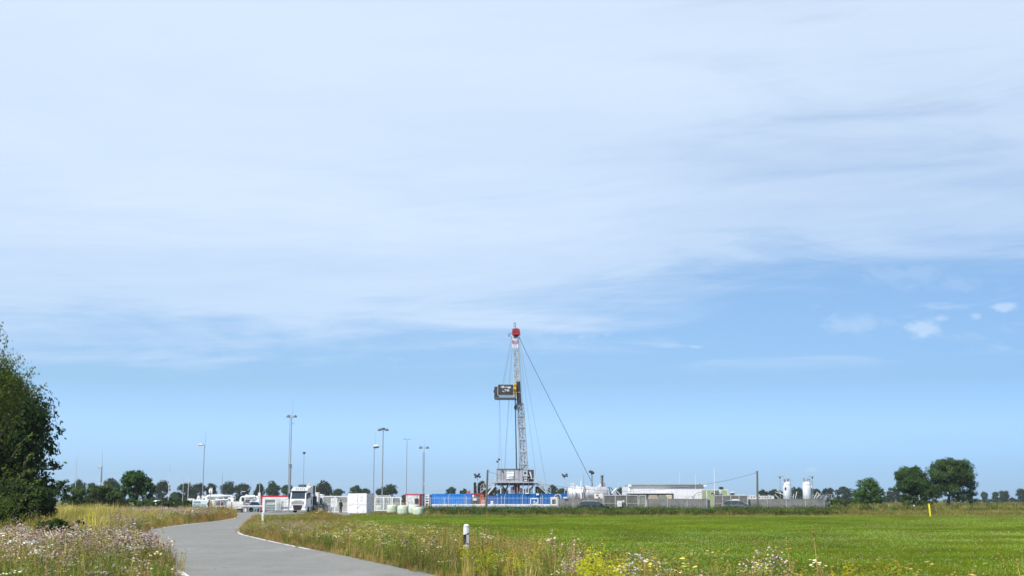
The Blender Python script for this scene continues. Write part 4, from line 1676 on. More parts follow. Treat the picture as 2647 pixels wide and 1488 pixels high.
def guardrail(label, x0, x1, Y, y0, y1, n):
    t = thing('guardrail', label, 'guardrail', gz(x0, Y))
    X0, X1, z1, z0 = xat(x0, Y), xat(x1, Y), zat(y0, Y), zat(y1, Y)
    h = z1 - z0
    prof = [(0, z0), (-.06, z0 + h * .15), (-.06, z0 + h * .35), (0, z0 + h * .5), (-.06, z0 + h * .65), (-.06, z0 + h * .85), (0, z1), (.02, z1), (.02, z0)]
    mb = MB()
    m = len(prof)
    vs = [(x, Y + p[0], p[1]) for x in (X0, X1) for p in prof]
    mb.add(vs, [(k, (k + 1) % m, m + (k + 1) % m, m + k) for k in range(m)])
    mb.build('beam', OFFWHITE, t)
    for k in range(n):
        x = X0 + (X1 - X0) * (k + .5) / n
        p = MB()
        p.box((x - .06, Y + .03, 0), (x + .06, Y + .15, z1 - .03))
        p.build('post', GALV, t)


guardrail('white crash barrier running along the foot of the blue containers', 1116, 1258, 184.5, 1302, 1308, 9)
guardrail('white crash barrier running in front of the rig base', 1261, 1441, 184.5, 1302, 1308, 11)
guardrail('white rail along the forecourt left of the first gate', 606, 679, 180, 1305, 1309, 5)

g = thing('wicket_gate', 'small white framed wicket gate with a pale panel in front of the rig', 'gate', gz(1381, 185.5))
f = MB()
for (a, b, c, d) in ((1370.5, 1372.5, 1287, 1312), (1389.5, 1391.5, 1287, 1312), (1370.5, 1391.5, 1286, 1288.4)):
    pbox(f, a, b, c, d, 185.5, .1)
f.build('frame', WHITE, g)
f = MB()
pbox(f, 1379, 1390, 1296, 1311, 185.4, .05)
f.build('panel', LGREY, g)
f = MB()
pbox(f, 1379, 1383, 1293.2, 1297, 185.3, .04)
f.build('notice', WHITE, g)

# ---- gates and fences on the left
bar_gate('palisade_gate', 'white palisade gate right of the truck with a dark clad person behind', 833, 899, 1283, 181.5, 2, .13, step=.15)
bar_gate('palisade_gate', 'white framed three panel gate behind the pale bales', 969, 1036, 1286, 178, 3, .14, low=.35, step=.11, barm=LGREY)
bar_gate('palisade_gate', 'white gate leaf farther back with its top rail above the three panel gate', 965, 1009, 1281.5, 190, 2, .12, low=1.2, step=.2)
# white tall frame gate in front of the red container
g = thing('frame_gate', 'tall white frame gate standing left of the truck in front of the red container', 'gate', gz(698, 174))
f = MB()
pbox(f, 680, 684, 1284.5, 1326, 174, .16)
pbox(f, 712, 715, 1284.5, 1318, 174, .14)
pbox(f, 680, 745, 1284, 1286.5, 173.95, .12)
f.build('frame', WHITE, g)
for k in range(6):
    f = MB()
    yy = 1289 + k * 4.6 if k else 1289
    if k > 0:
        yy = 1298 + (k - 1) * 4.2
    pbox(f, 684.2, 711.8, yy, yy + 1.6, 174.04, .05)
    f.build('bar', LGREY, g)
f = MB()
pbox(f, 685, 711, 1290, 1322, 174.3, .04)
f.build('screen', mat('pale_screen', (0.42, 0.47, 0.44), .6), g)
g = thing('bar_fence', 'open white bar fence between the frame gate and the safety board', 'fence', gz(720, 174.6))
for k in range(6):
    f = MB()
    pbox(f, 706, 727, 1301 + k * 4, 1302.2 + k * 4, 174.7, .04)
    f.build('rail', LGREY, g)
for x in (708, 716.5, 721, 724):
    f = MB()
    f.tube(gz(x, 174.6), gz(x, 174.6) + Vector((0, 0, zat(1284, 174.6))), .04, .04, 6)
    f.build('post', LGREY, g)


# ---- cabins and containers ------------------------------------------------
def container(name, label, x0, x1, y0, Y, depth, m, ends=None, corr=.16, cat='container', ybot=None, framem=None, side='L'):
    X0, X1 = xat(x0, Y), xat(x1, Y)
    H = zat(y0, Y)
    zb = 0.12 if ybot is None else zat(ybot, Y)
    t = thing(name, label, cat, gz((x0 + x1) / 2, Y))
    fm = framem or m
    # corrugated front
    n = max(4, int((X1 - X0 - .3) / corr))
    w = (X1 - X0 - .24) / n
    pts = []
    for k in range(n):
        a = X0 + .12 + k * w
        pts += [(a, 0), (a + w * .3, 0), (a + w * .5, .05), (a + w * .8, .05)]
    pts.append((X1 - .12, 0))
    mb = MB()
    vs = [(p[0], Y + .03 + p[1], z) for p in pts for z in (zb + .15, H - .12)]
    mb.add(vs, [(2 * i, 2 * i + 2, 2 * i + 3, 2 * i + 1) for i in range(len(pts) - 1)])
    c = mb.build('side_panel', m, t)
    mb = MB()
    mb.box((X0 + .12, Y + .09, zb + .12), (X1 - .12, Y + depth - .02, H - .06))
    mb.build('body', m, t)
    mb = MB()
    for x in (X0, X1 - .14):
        for y in (Y, Y + depth - .14):
            mb.box((x, y, zb), (x + .14, y + .14, H))
    for y in (Y + .005, Y + depth - .13):
        for z in (zb + .003, H - .14):
            mb.box((X0 + .14, y, z), (X1 - .14, y + .12, z + .137))
    for x in (X0 + .005, X1 - .135):
        for z in (zb + .003, H - .14):
            mb.box((x, Y + .14, z), (x + .12, Y + depth - .14, z + .137))
    mb.build('frame', fm, t)
    mb = MB()
    mb.box((X0 + .1, Y + .1, H - .05), (X1 - .1, Y + depth - .1, H - .01))
    mb.build('roof', fm, t)
    return t


def cabin(name, label, x0, x1, y0, Y, depth, wall, trim, ybot=1318, tw=.16, windows=(), cat='cabin', roof=None):
    X0, X1 = xat(x0, Y), xat(x1, Y)
    H = zat(y0, Y)
    zb = max(0.02, zat(ybot, Y))
    t = thing(name, label, cat, gz((x0 + x1) / 2, Y))
    mb = MB()
    mb.box((X0 + .03, Y + .03, zb), (X1 - .03, Y + depth - .03, H - .04))
    mb.build('wall', wall, t)
    # vertical panel joints
    n = max(2, int((X1 - X0) / 1.2))
    mb = MB()
    for k in range(1, n):
        x = X0 + (X1 - X0) * k / n
        mb.box((x - .012, Y + .018, zb), (x + .012, Y + .028, H - tw))
    mb.build('panel_joint', LGREY, t)['kind'] = 'stuff'
    mb = MB()
    for x in (X0, X1 - tw):
        mb.box((x, Y, zb), (x + tw, Y + .1, H - tw))
        mb.box((x, Y + depth - .1, zb), (x + tw, Y + depth, H - tw))
    mb.box((X0 - .02, Y - .02, H - tw), (X1 + .02, Y + depth + .02, H))
    mb.build('frame' if roof is None else 'roof_edge', trim, t)
    if roof is not None:
        mb = MB()
        mb.box((X0 - .05, Y - .05, H + .002), (X1 + .05, Y + depth + .05, H + .08))
        mb.build('roof', roof, t)
    for (a, b, c, d, gm) in windows:
        w = MB()
        pbox(w, a - .7, b + .7, c - .7, d + .7, Y - .012, .04)
        wf = w.build('window', WHITE, t)
        w = MB()
        pbox(w, a, b, c, d, Y - .03, .016)
        w.build('pane', gm or GLASS, wf)
    return t


cabin('red_roofed_container', 'white container with a red roof edge left of the truck', 674, 742, 1280, 186, 3.0, OFFWHITE, RED, tw=.22, windows=((730, 738, 1292, 1302, None),))
g = cabin('red_framed_cabin', 'white cabin with red frame behind the pale bales', 1047, 1086, 1275.5, 196, 6, OFFWHITE, RED, 1306, tw=.14, windows=((1071.5, 1082.5, 1287, 1301, mat('brown_glass', (.09, .07, .06), .2)),))
cabin('grey_end_cabin', 'grey side cabin butted against the red framed cabin', 1086.5, 1097, 1276, 197, 5, LGREY, DRED, 1306)
# X braces leaning on the cabin front
g = thing('steel_braces', 'dark steel braces standing in front of the red framed cabin', 'frame', gz(1062, 192))
for (a, b, c, d) in ((1053, 1279, 1056, 1303), (1071, 1279, 1073, 1287), (1050, 1292, 1071, 1304), (1058, 1286, 1070, 1303)):
    f = MB()
    f.tube(P(a, b, 192), P(c, d, 192), .05, .05, 5)
    f.build('brace', LGREY, g)
g = thing('tall_rack', 'white open rack with shelves left of the small blue container', 'rack', gz(1104, 192))
f = MB()
for (a, b, c, d) in ((1098, 1099.8, 1277, 1306), (1108, 1109.6, 1277, 1306)):
    for yy in (192, 193.2):
        f = MB()
        pbox(f, a, b, c, d, yy, .1)
        f.build('post', WHITE, g)
for yy in (1277, 1283.5, 1290, 1296.5):
    f = MB()
    pbox(f, 1099.9, 1107.9, yy, yy + 2.6, 192.05, 1.2)
    f.build('shelf', WHITE, g)
container('shipping_container', 'short dark blue container between the white rack and the long blue container', 1109, 1118, 1277, 201, 5, mat('faded_blue', (0.05, 0.15, 0.34), .5), corr=.3)
container('shipping_container', 'long bright blue corrugated container left of the rig', 1116.5, 1217, 1275, 198, 2.4, BLUE, corr=.32)
cabin('grey_container', 'dark grey container with two white plates between the blue container and the rig', 1217.5, 1240.5, 1277, 197, 3, mat('brown_grey_sheet', (0.10, 0.09, 0.095), .6, dirt=(.2, .19, .19, .4)), DRED, 1310, tw=.06)
board('plate', 'upper white plate on the dark grey container', 1220.5, 1225.5, 1278, 1284, 196.7, 1)
board('plate', 'lower pale plate on the dark grey container', 1222, 1232, 1287, 1292, 196.7, 2)
g = thing('engine_skid', 'dark red engine skid with black exhaust stack behind the grey container', 'machine', gz(1225, 203))
f = MB()
pbox(f, 1212, 1247, 1274, 1296, 203, 2.4)
f.build('housing', DRED, g)
f = MB()
for (a, c) in ((1209, 1268), (1212.5, 1266), (1205, 1270)):
    pbox(f, a, a + 2.6, c, 1275, 203.3, .8)
f.build('manifold', RED, g)
f = MB()
f.tube(P(1227.5, 1276, 204), P(1227.5, 1246, 204), .20, .20, 12)
f.build('exhaust', BLACK, g)
f = MB()
f.tube(P(1227.5, 1246.2, 204), P(1227.5, 1245.6, 204), .23, .23, 12)
f.build('rim', DGREY, g)
container('orange_rack', 'orange steel crate right of the dark grey container', 1241.5, 1250, 1278, 196, 2, ORANGE, corr=.4, cat='crate')
g = thing('gas_cabinet', 'pale cabinet at the foot of the left wooden pole', 'cabinet', gz(1248, 186))
f = MB()
pbox(f, 1244, 1256, 1291, 1310, 188.6, .8)
f.build('housing', OFFWHITE, g)
for x in (1246, 1250.5, 1254):
    f = MB()
    f.tube(P(x, 1306, 188.3), P(x, 1290, 188.3), .09, .09, 8)
    f.build('bottle', mat('salmon_paint', (.5, .25, .2), .5), g)
container('shipping_container', 'small blue tool container with a white square notice left of the rig base', 1260.5, 1286.5, 1280, 194, 2.6, mat('blue_tool_paint', (0.05, 0.12, 0.36), .5, dirt=(.12, .18, .35, .5)), corr=.26)
board('notice', 'white square notice on the small blue tool container', 1268, 1275, 1293.5, 1301.5, 193.7, 1)

# deep blue mud tank along the rig base
g = thing('mud_tank', 'long deep blue tank wall at the foot of the rig', 'tank', gz(1360, 199))
f = MB()
pbox(f, 1287, 1436, 1275.5, 1318, 199, 2.2)
f.build('wall', BLUE2, g)
f = MB()
pbox(f, 1287, 1436, 1274.8, 1276.4, 198.93, 2.34)
f.build('rim', BLUE2, g)
for k in range(15):
    f = MB()
    x = 1288 + k * 10.5
    pbox(f, x, x + 1.0, 1276.6, 1317, 198.86, .13)
    f.build('rib', BLUE2, g)
for (a, b, c, d) in ((1358, 1366, 1272.5, 1275), (1386, 1393, 1274, 1278.6)):
    f = MB()
    pbox(f, a, b, c, d, 198.7, .14)
    f.build('light_plate', WHITE, g)
cabin('ticket_cabin', 'small white cabin with brown window at the right end of the mud tank', 1424.5, 1441, 1283.5, 188.5, 2.4, WHITE, WHITE, 1306, tw=.12, windows=((1427, 1437, 1289, 1301.5, mat('brown_glass', (.09, .07, .06), .2)),))
# hose reel
g = thing('hose_reel', 'white hose reel on top of the small white cabin', 'hose reel', P(1442, 1283, 193))
f = MB()
c = P(1442, 1284, 193)
f.lathe(c, [(.46, -.05), (.52, -.05), (.52, .05), (.46, .05)], 18, 'Y', cap=False)
f.lathe(c + Vector((0, .5, 0)), [(.46, -.05), (.52, -.05), (.52, .05), (.46, .05)], 18, 'Y', cap=False)
f.build('rim', WHITE, g)
f = MB()
f.lathe(c, [(.28, -.1), (.28, .6)], 14, 'Y')
f.build('drum', DGREY, g)
f = MB()
for k in range(4):
    a = k * math.pi / 4
    f.tube(c + Vector((math.cos(a), 0, math.sin(a))) * .48, c - Vector((math.cos(a), 0, math.sin(a))) * .48, .03, .03, 4)
f.tube(c + Vector((.3, .25, -.9)), c, .05, .05, 5)
f.tube(c + Vector((-.3, .25, -.9)), c, .05, .05, 5)
f.build('stand', WHITE, g)
container('blue_skip', 'small blue tank right behind the hose reel', 1449, 1465, 1275, 200, 3, BLUE2, corr=.4, cat='tank')
board('plate', 'white plate on the fence right of the hose reel', 1456, 1466, 1283, 1286.5, YF - .3, 0)


# ---- the drilling rig -------------------------------------------------------
def rig():
    Y = 208.0
    g = thing('workover_rig', 'tall drilling rig with lattice mast, black monkey board and red crown', 'drilling rig', gz(1335, Y))
    base = g
    Q = lambda x, y, dy=0.0: P(x, y, Y + dy)
    # lattice mast in two telescoped sections
    def lattice(name, bl, br, by, tl, tr, ty, d0, d1, bays, m, r, rr):
        t = MB()
        A = [Q(bl, by, 0), Q(br, by, 0), Q(br, by, d0), Q(bl, by, d0)]
        B = [Q(tl, ty, 0), Q(tr, ty, 0), Q(tr, ty, d1), Q(tl, ty, d1)]
        # Q() scales x/z with depth, so rebuild the back chords from the front ones
        A[2] = A[1] + Vector((0, d0, 0))
        A[3] = A[0] + Vector((0, d0, 0))
        B[2] = B[1] + Vector((0, d1, 0))
        B[3] = B[0] + Vector((0, d1, 0))
        for a, b in zip(A, B):
            t.tube(a, b, r, r, 6)
        t.build(name + '_chords', m, base)
        t = MB()
        h = MB()
        for k in range(bays):
            u0, u1 = k / bays, (k + 1) / bays
            c0 = [a.lerp(b, u0) for a, b in zip(A, B)]
            c1 = [a.lerp(b, u1) for a, b in zip(A, B)]
            for i in range(4):
                j = (i + 1) % 4
                h.tube(c1[i], c1[j], rr * 1.1, rr * 1.1, 4)
                if (k + i) % 2:
                    t.tube(c0[i], c1[j], rr, rr, 4)
                else:
                    t.tube(c0[j], c1[i], rr, rr, 4)
        t.build('lattice_brace', m, base)
        h.build('lattice_rung', m, base)
        return A, B
    MG = mat('mast_grey', (0.42, 0.44, 0.46), .45, .25, dirt=(.1, .1, .11, .8), dscale=1.6)
    A, B = lattice('lower_mast', 1347, 1366, 1245, 1336.5, 1352.5, 1041, 1.6, 1.3, 13, MG, .11, .06)
    for (yy, e) in ((1042, 1.0), (1075, 1.0), (1104, .6), (1136, .6), (1167, .6), (1199, 1.2)):
        u = (1245 - yy) / (1245 - 1041)
        x0 = 1347 + (1336.5 - 1347) * u
        x1 = 1366 + (1352.5 - 1366) * u
        t = MB()
        t.box(Q(x0 - e, yy + .9) - Vector((0, .15, 0)), Q(x1 + e, yy - .9) + Vector((0, 1.75, 0)))
        t.build('mast_collar', MG, base)
    # ladder, pipes and cables running up inside the lower mast
    for (dx0, dx1, r, m) in ((4, 3, .05, DGREY), (8, 7, .06, WHITE), (12, 10, .05, DGREY), (15, 13, .04, OFFWHITE)):
        t = MB()
        t.tube(Q(1347 + dx0, 1245) + Vector((0, .5, 0)), Q(1336.5 + dx1, 1045) + Vector((0, .5, 0)), r, r, 5)
        t.build('service_line', m, base)
    lattice('upper_mast', 1332.5, 1348, 1060, 1327, 1339, 898, .9, .8, 11, MG, .095, .05)
    t = MB()
    t.tube(Q(1338, 1050) + Vector((0, .4, 0)), Q(1332, 900) + Vector((0, .4, 0)), .06, .06, 5)
    t.tube(Q(1344, 1050) + Vector((0, .4, 0)), Q(1337, 900) + Vector((0, .4, 0)), .05, .05, 5)
    t.build('service_line', OFFWHITE, base)
    # white / red / white top section
    for (y0, y1, m) in ((898, 888, WHITE), (888, 878, RED), (878, 868, WHITE)):
        x0 = 1325.6 + (898 - y1) * .0
        t = MB()
        for (a, b) in ((0, 0), (1, 0), (1, 1), (0, 1)):
            xa = 1326 + a * 12.5
            t.tube(Q(xa, y0) + Vector((0, b * .8, 0)), Q(xa - .2, y1) + Vector((0, b * .8, 0)), .085, .085, 6)
        t.tube(Q(1326, y0), Q(1338.5, y1), .06, .06, 4)
        t.tube(Q(1338.5, y0) + Vector((0, .8, 0)), Q(1326, y1) + Vector((0, .8, 0)), .06, .06, 4)
        t.box(Q(1325.6, y0) + Vector((0, -.06, -.05)), Q(1339, y0) + Vector((0, .02, .06)))
        t.build('mast_top_section', m, base)
    # crown: red sheave guard, platform, rails, hook post
    t = MB()
    c = Q(1334, 858)
    t.lathe(c, [(.05, -.25), (.66, -.25), (.66, .75), (.05, .75)], 20, 'Y')
    t.build('crown_sheave', RED, base)
    t = MB()
    t.lathe(c, [(.3, -.32), (.3, -.26)], 14, 'Y')
    t.lathe(c, [(.5, -.29), (.5, -.255)], 18, 'Y')
    t.build('sheave_hub', DRED, base)
    t = MB()
    t.box(Q(1324.3, 864.5) + Vector((0, -.5, 0)), Q(1345, 861.3) + Vector((0, 1.1, 0)))
    t.build('crown_platform', RED, base)
    t = MB()
    t.prism([(Q(1327, 0).x, Q(0, 865).z), (Q(1339.5, 0).x, Q(0, 865).z), (Q(1337, 0).x, Q(0, 871).z), (Q(1329.5, 0).x, Q(0, 871).z)], Y - .3, Y + .9)
    t.build('crown_beam', mat('crown_dark', (.06, .015, .02), .6), base)
    t = MB()
    for dy in (-.5, 1.1):
        v = Vector((0, dy, 0))
        for (a, b, c_, d) in ((1324.6, 863, 1324.6, 850.5), (1324.6, 850.5, 1342, 850.5), (1342, 850.5, 1344, 863), (1324.6, 856, 1343.5, 856)):
            t.tube(Q(a, b) + v, Q(c_, d) + v, .045, .045, 5)
    t.build('crown_rail', DRED, base)
    t = MB()
    t.tube(Q(1332.5, 851), Q(1332.5, 833.5), .05, .05, 5)
    t.tube(Q(1332.5, 833.8), Q(1328.3, 834.2), .05, .05, 5)
    t.tube(Q(1328.3, 834), Q(1328.6, 841), .035, .035, 5)
    t.tube(Q(1329.8, 840.5), Q(1328, 845), .06, .05, 5)
    t.build('crown_davit', DGREY, base)
    t = MB()
    t.tube(Q(1324.4, 861), Q(1314.5, 862.3), .06, .06, 5)
    t.box(Q(1314, 868.5), Q(1316.4, 865) + Vector((0, .3, 0)))
    t.box(Q(1317, 868.5), Q(1319, 865.5) + Vector((0, .3, 0)))
    t.box(Q(1322.5, 873), Q(1324.6, 869) + Vector((0, .3, 0)))
    t.tube(Q(1315, 862), Q(1315, 866), .03, .03, 4)
    t.build('crown_lamp_arm', DGREY, base)
    # monkey board: black windwalls with the rig number
    t = MB()
    pbox(t, 1286.6, 1327, 993.5, 1022.6, Y - 1.5, .08)
    t.build('windwall', TARPBLACK, base)
    t = MB()
    a = Q(1286.5, 994.5, 0) + Vector((0, -1.5, 0))
    z0, z1 = zat(1024, Y - 1.5), zat(998, Y - 1.5)
    x1 = xat(1286.5, Y - 1.5)
    x0 = xat(1277, Y - .5)
    t.add([(x1, Y - 1.5, z0), (x0, Y - .6, z0), (x0, Y - .6, z1), (x1, Y - 1.5, z1), (x1 + .06, Y - 1.42, z0), (x0 + .06, Y - .5, z0), (x0 + .06, Y - .5, z1), (x1 + .06, Y - 1.42, z1)],
          [(0, 1, 2, 3), (7, 6, 5, 4), (3, 2, 6, 7), (1, 0, 4, 5)])
    t.box((x0, Y - .6, z0 - .15), (x0 + .08, Y + 1.6, z1 - .1))
    t.box((x0 - .12, Y - .2, z0 + .8), (x0 + .0, Y + .4, z1 - .5))
    t.build('side_windwall', TARPBLACK, base)
    t = MB()
    pbox(t, 1286, 1327, 1006, 1023, Y + 1.5, .06)
    t.build('rear_windwall', TARPBLACK, base)
    t = MB()
    z = z0
    X0, X1 = xat(1286.4, Y - 1.5), xat(1331, Y - 1.5)
    t.box((X0, Y - 1.56, zat(1023.7, Y)), (X1, Y - 1.48, zat(1022.6, Y)))
    t.box((X0, Y - 1.56, zat(993.6, Y)), (X1 - .2, Y - 1.48, zat(992.6, Y)))
    t.box((X0 - .04, Y - 1.56, zat(1023.6, Y)), (X0 + .04, Y - 1.48, zat(993.6, Y)))
    t.build('board_trim', LGREY, base)
    t = MB()
    pbox(t, 1279, 1334, 1025.5, 1029.3, Y - 1.4, 3.0)
    pbox(t, 1277, 1290, 1023.9, 1025.4, Y - 1.2, 2.6)
    t.build('board_floor', DGREY, base)
    for k in range(9):
        t = MB()
        x = 1282 + k * 5.6
        t.tube(Q(x, 1025.3, -1.3), Q(x + 1.5, 1031 if k % 3 == 1 else 1029.8, -1.3), .05, .05, 4)
        t.build('floor_bracket', STEEL, base)
    t = MB()
    pbox(t, 1327.6, 1334.4, 991.5, 1009, Y - .9, 1.2)
    t.build('racking_winch', YELLOW, base)
    t = MB()
    pbox(t, 1327.3, 1334.6, 997, 998.2, Y - .96, 1.3)
    pbox(t, 1329, 1333.5, 992.3, 995.8, Y - .95, .1)
    t.build('winch_band', mat('dark_yellow', (.3, .17, .02), .5), base)
    t = MB()
    for (a, b, c_, d) in ((1328, 1010, 1333, 1014), (1333, 1010, 1328, 1018), (1328.5, 1018, 1331, 1023), (1334.5, 1012, 1334.5, 1024)):
        t.tube(Q(a, b, -.8), Q(c_, d, -.8), .10, .08, 5)
    t.build('winch_bracket', YELLOW, base)
    # black guards on the mast beside the board
    t = MB()
    pbox(t, 1334.8, 1344.2, 984.8, 1012.4, Y - .5, 1.6)
    t.build('mast_windwall', TARPBLACK, base)
    t = MB()
    pbox(t, 1336.6, 1346, 1013.6, 1040.5, Y - .5, 1.6)
    t.build('mast_windwall', TARPBLACK, base)
    t = MB()
    pbox(t, 1334.3, 1345.8, 1012.5, 1013.5, Y - .55, 1.7)
    pbox(t, 1333.6, 1334.7, 984, 1013, Y - .55, .1)
    t.build('windwall_frame', LGREY, base)
    # lettering on the board
    zt = zat(1010.8, Y - 1.5)
    text_mesh('rig_number', 'T45', .52, WHITE, base, (xat(1303.4, Y - 1.5), Y - 1.515, zt))
    text_mesh('rig_word', 'Rig', .26, WHITE, base, (xat(1298, Y - 1.5), Y - 1.515, zat(1011.6, Y - 1.5)))
    t = MB()
    Yb = Y - 1.51
    for (a, b, c_, d) in ((1294.4, 1320, 998.6, 1000.2), (1299.2, 1301.6, 996.2, 998.5), (1299.4, 1300.8, 1000.3, 1003), (1312, 1320.4, 1000.3, 1002.2), (1293.8, 1297, 998, 998.5)):
        pbox(t, a, b, c_, d, Yb - .02, .02)
    t.build('logo', WHITE, base)
    # hoist line, kelly pipe below the board
    t = MB()
    t.tube(Q(1331.8, 1030), Q(1335.3, 1212), .085, .11, 8)
    t.build('standpipe', STEEL, base)
    t = MB()
    t.lathe(Q(1332.3, 1052.5), [(.1, -.35), (.22, -.2), (.22, .15), (.1, .4)], 10)
    t.build('travelling_hook', STEEL, base)
    t = MB()
    t.tube(Q(1341, 1135), Q(1342.8, 1210), .05, .05, 5)
    t.build('hose', STEEL, base)
    # drill floor cabin
    t = MB()
    pbox(t, 1284.3, 1351.3, 1211.8, 1243.8, Y - 2.2, 4.4)
    t.build('floor_cabin', mat('cabin_grey_sheet', (0.37, 0.375, 0.40), .55, .1, dirt=(.3, .3, .33, .3)), base)
    for x in (1284.3, 1294.5, 1302, 1308.3, 1318, 1329.3, 1341, 1350.7):
        t = MB()
        pbox(t, x - .35, x + .35, 1211.6, 1244, Y - 2.27, .06)
        t.build('cladding_joint', mat('seam_grey', (.2, .205, .22), .6), base)
    t = MB()
    pbox(t, 1284, 1351.6, 1210.7, 1211.6, Y - 2.3, 4.6)
    t.build('cabin_roof_edge', DGREY, base)
    t = MB()
    pbox(t, 1296.5, 1299.5, 1212.5, 1216, Y - 2.5, .2)
    pbox(t, 1339, 1342.5, 1210, 1212, Y - 2.4, .3)
    t.build('cabin_lamp', DGREY, base)
    t = MB()
    pbox(t, 1309.2, 1328, 1217.8, 1236.8, Y - 2.36, .06)
    t.build('banner', TARP, base)
    t = MB()
    YB = Y - 2.38
    for (a, b, c_, d) in ((1310.5, 1312.5, 1221, 1221.8), (1315, 1325, 1221, 1221.7), (1311, 1313.6, 1231.3, 1231.9)):
        pbox(t, a, b, c_, d, YB - .01, .012)
    t.lathe(P(1313.6, 1221.3, YB), [(.06, 0), (.085, 0), (.085, .01), (.06, .01)], 10, 'Y', cap=False)
    t.build('banner_print', mat('faded_green_print', (.35, .42, .34), .6), base)
    text_mesh('banner_number', 'T45', .36, mat('faded_grey_print', (.28, .31, .3), .6), base, (P(1318.6, 0, YB).x, YB - .01, zat(1233.4, YB)), squash=1.05)
    text_mesh('banner_word', 'Rig', .19, mat('faded_grey_print', (.28, .31, .3), .6), base, (P(1314.8, 0, YB).x, YB - .01, zat(1233.6, YB)))
    # control booth
    t = MB()
    pbox(t, 1352, 1363.6, 1216, 1229.5, Y - 2.5, 2.0)
    t.build('control_booth', LGREY, base)
    t = MB()
    pbox(t, 1354.8, 1360.2, 1219, 1224, Y - 2.54, .03)
    t.build('booth_window', BLACK, base)
    t = MB()
    pbox(t, 1352, 1367.5, 1227.5, 1230, Y - 2.6, 2.2)
    t.build('booth_shelf', LGREY, base)
    for (a, b) in ((1231.5, 1236.2), (1238.2, 1243.5)):
        t = MB()
        pbox(t, 1353.8, 1363, a, b, Y - 2.5, .5)
        t.build('valve_panel', LGREY, base)
    t = MB()
    pbox(t, 1352, 1365, 1230.4, 1245, Y - 1.9, .4)
    t.build('panel_backing', DGREY, base)
    t = MB()
    pbox(t, 1364.2, 1380, 1213, 1243, Y - 1.6, 3.0)
    t.build('drawworks_cover', mat('drawworks_dark', (.06, .06, .07), .5, dirt=(.14, .1, .09, .6)), base)
    t = MB()
    t.tube(Q(1370, 1218, -1.8), Q(1373.5, 1232, -1.8), .14, .14, 6)
    t.tube(Q(1373.5, 1232, -1.8), Q(1374, 1236, -1.8), .10, .10, 6)
    t.build('brake_arm', OFFWHITE, base)
    t = MB()
    for (a, b, c_, d) in ((1364, 1236, 1381, 1236), (1381, 1228, 1381, 1245), (1366, 1236, 1366, 1245)):
        t.tube(Q(a, b, -2.2), Q(c_, d, -2.2), .05, .05, 5)
    t.build('handrail', LGREY, base)
    # floor deck and substructure
    t = MB()
    pbox(t, 1271.5, 1389, 1244, 1246.8, Y - 2.6, 5.4)
    t.build('rig_floor', LGREY, base)
    t = MB()
    pbox(t, 1286, 1382, 1246.9, 1253.5, Y - 2.0, .3)
    pbox(t, 1286, 1382, 1246.9, 1253.5, Y + 2.2, .3)
    t.build('floor_beam', mat('beam_dark', (.05, .045, .05), .6, dirt=(.16, .07, .05, .5)), base)
    for (x, r, m) in ((1294.5, 1.3, OFFWHITE), (1316, 1.2, OFFWHITE), (1337, 1.0, mat('rusty_pink', (.4, .22, .2), .6)), (1352.8, 1.0, OFFWHITE), (1366, .8, OFFWHITE), (1379, 1.2, OFFWHITE)):
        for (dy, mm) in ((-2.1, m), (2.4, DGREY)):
            t = MB()
            pt = zat(1246.9, Y)
            xx = xat(x, Y - 2.1)
            w = r * Y / 3345
            t.box((xx - w, Y + dy, 0), (xx + w, Y + dy + .2, pt))
            t.build('leg', mm, base)
    for (a, b, c_, d) in ((1298, 1254, 1312, 1274), (1382, 1250, 1364, 1272), (1302, 1274, 1313, 1254)):
        t = MB()
        t.tube(Q(a, b, 1.0), Q(c_, d, 1.0), .12, .12, 5)
        t.build('diagonal_brace', DGREY, base)
    t = MB()
    cx = xat(1336, Y)
    t.lathe((cx, Y, 0), [(.45, 0), (.45, 2.6), (.3, 2.7), (.3, 3.1), (.5, 3.15), (.5, 4.1), (.25, 4.2), (.25, 4.7)], 12)
    t.box((cx - .8, Y - .3, 3.2), (cx + .8, Y + .3, 3.6))
    t.build('blowout_preventer', DRED, base)
    for (a, b, c_, d, m) in ((1320, 1331, 1257, 1274, TARP), (1311, 1318, 1266, 1275, LGREY), (1343.5, 1357, 1262, 1275, OFFWHITE), (1361, 1372, 1261, 1275, LGREY), (1325, 1330, 1255, 1266, OFFWHITE), (1300, 1306, 1262, 1275, mat('moss_green', (.12, .15, .07), .7)), (1384, 1392, 1256, 1275, DGREY)):
        t = MB()
        pbox(t, a, b, c_, d, Y - .9, .9)
        t.build('equipment_box', m, base, bevel=.04)
    t = MB()
    for (a, b, c_, d) in ((1361, 1262, 1374, 1262), (1361, 1262, 1361, 1274), (1374, 1262, 1374, 1274), (1342, 1258, 1342, 1275), (1357, 1262, 1357, 1275), (1342, 1266, 1357, 1266), (1307, 1275, 1313, 1258), (1389, 1275, 1389, 1262), (1300, 1258, 1300, 1275)):
        t.tube(Q(a, b, -1.2), Q(c_, d, -1.2), .05, .05, 5)
    t.build('pipe_work', OFFWHITE, base)
    t = MB()
    pbox(t, 1287, 1294, 1247, 1253, Y - 2.4, 1.2)
    t.build('hanging_motor', BLACK, base)
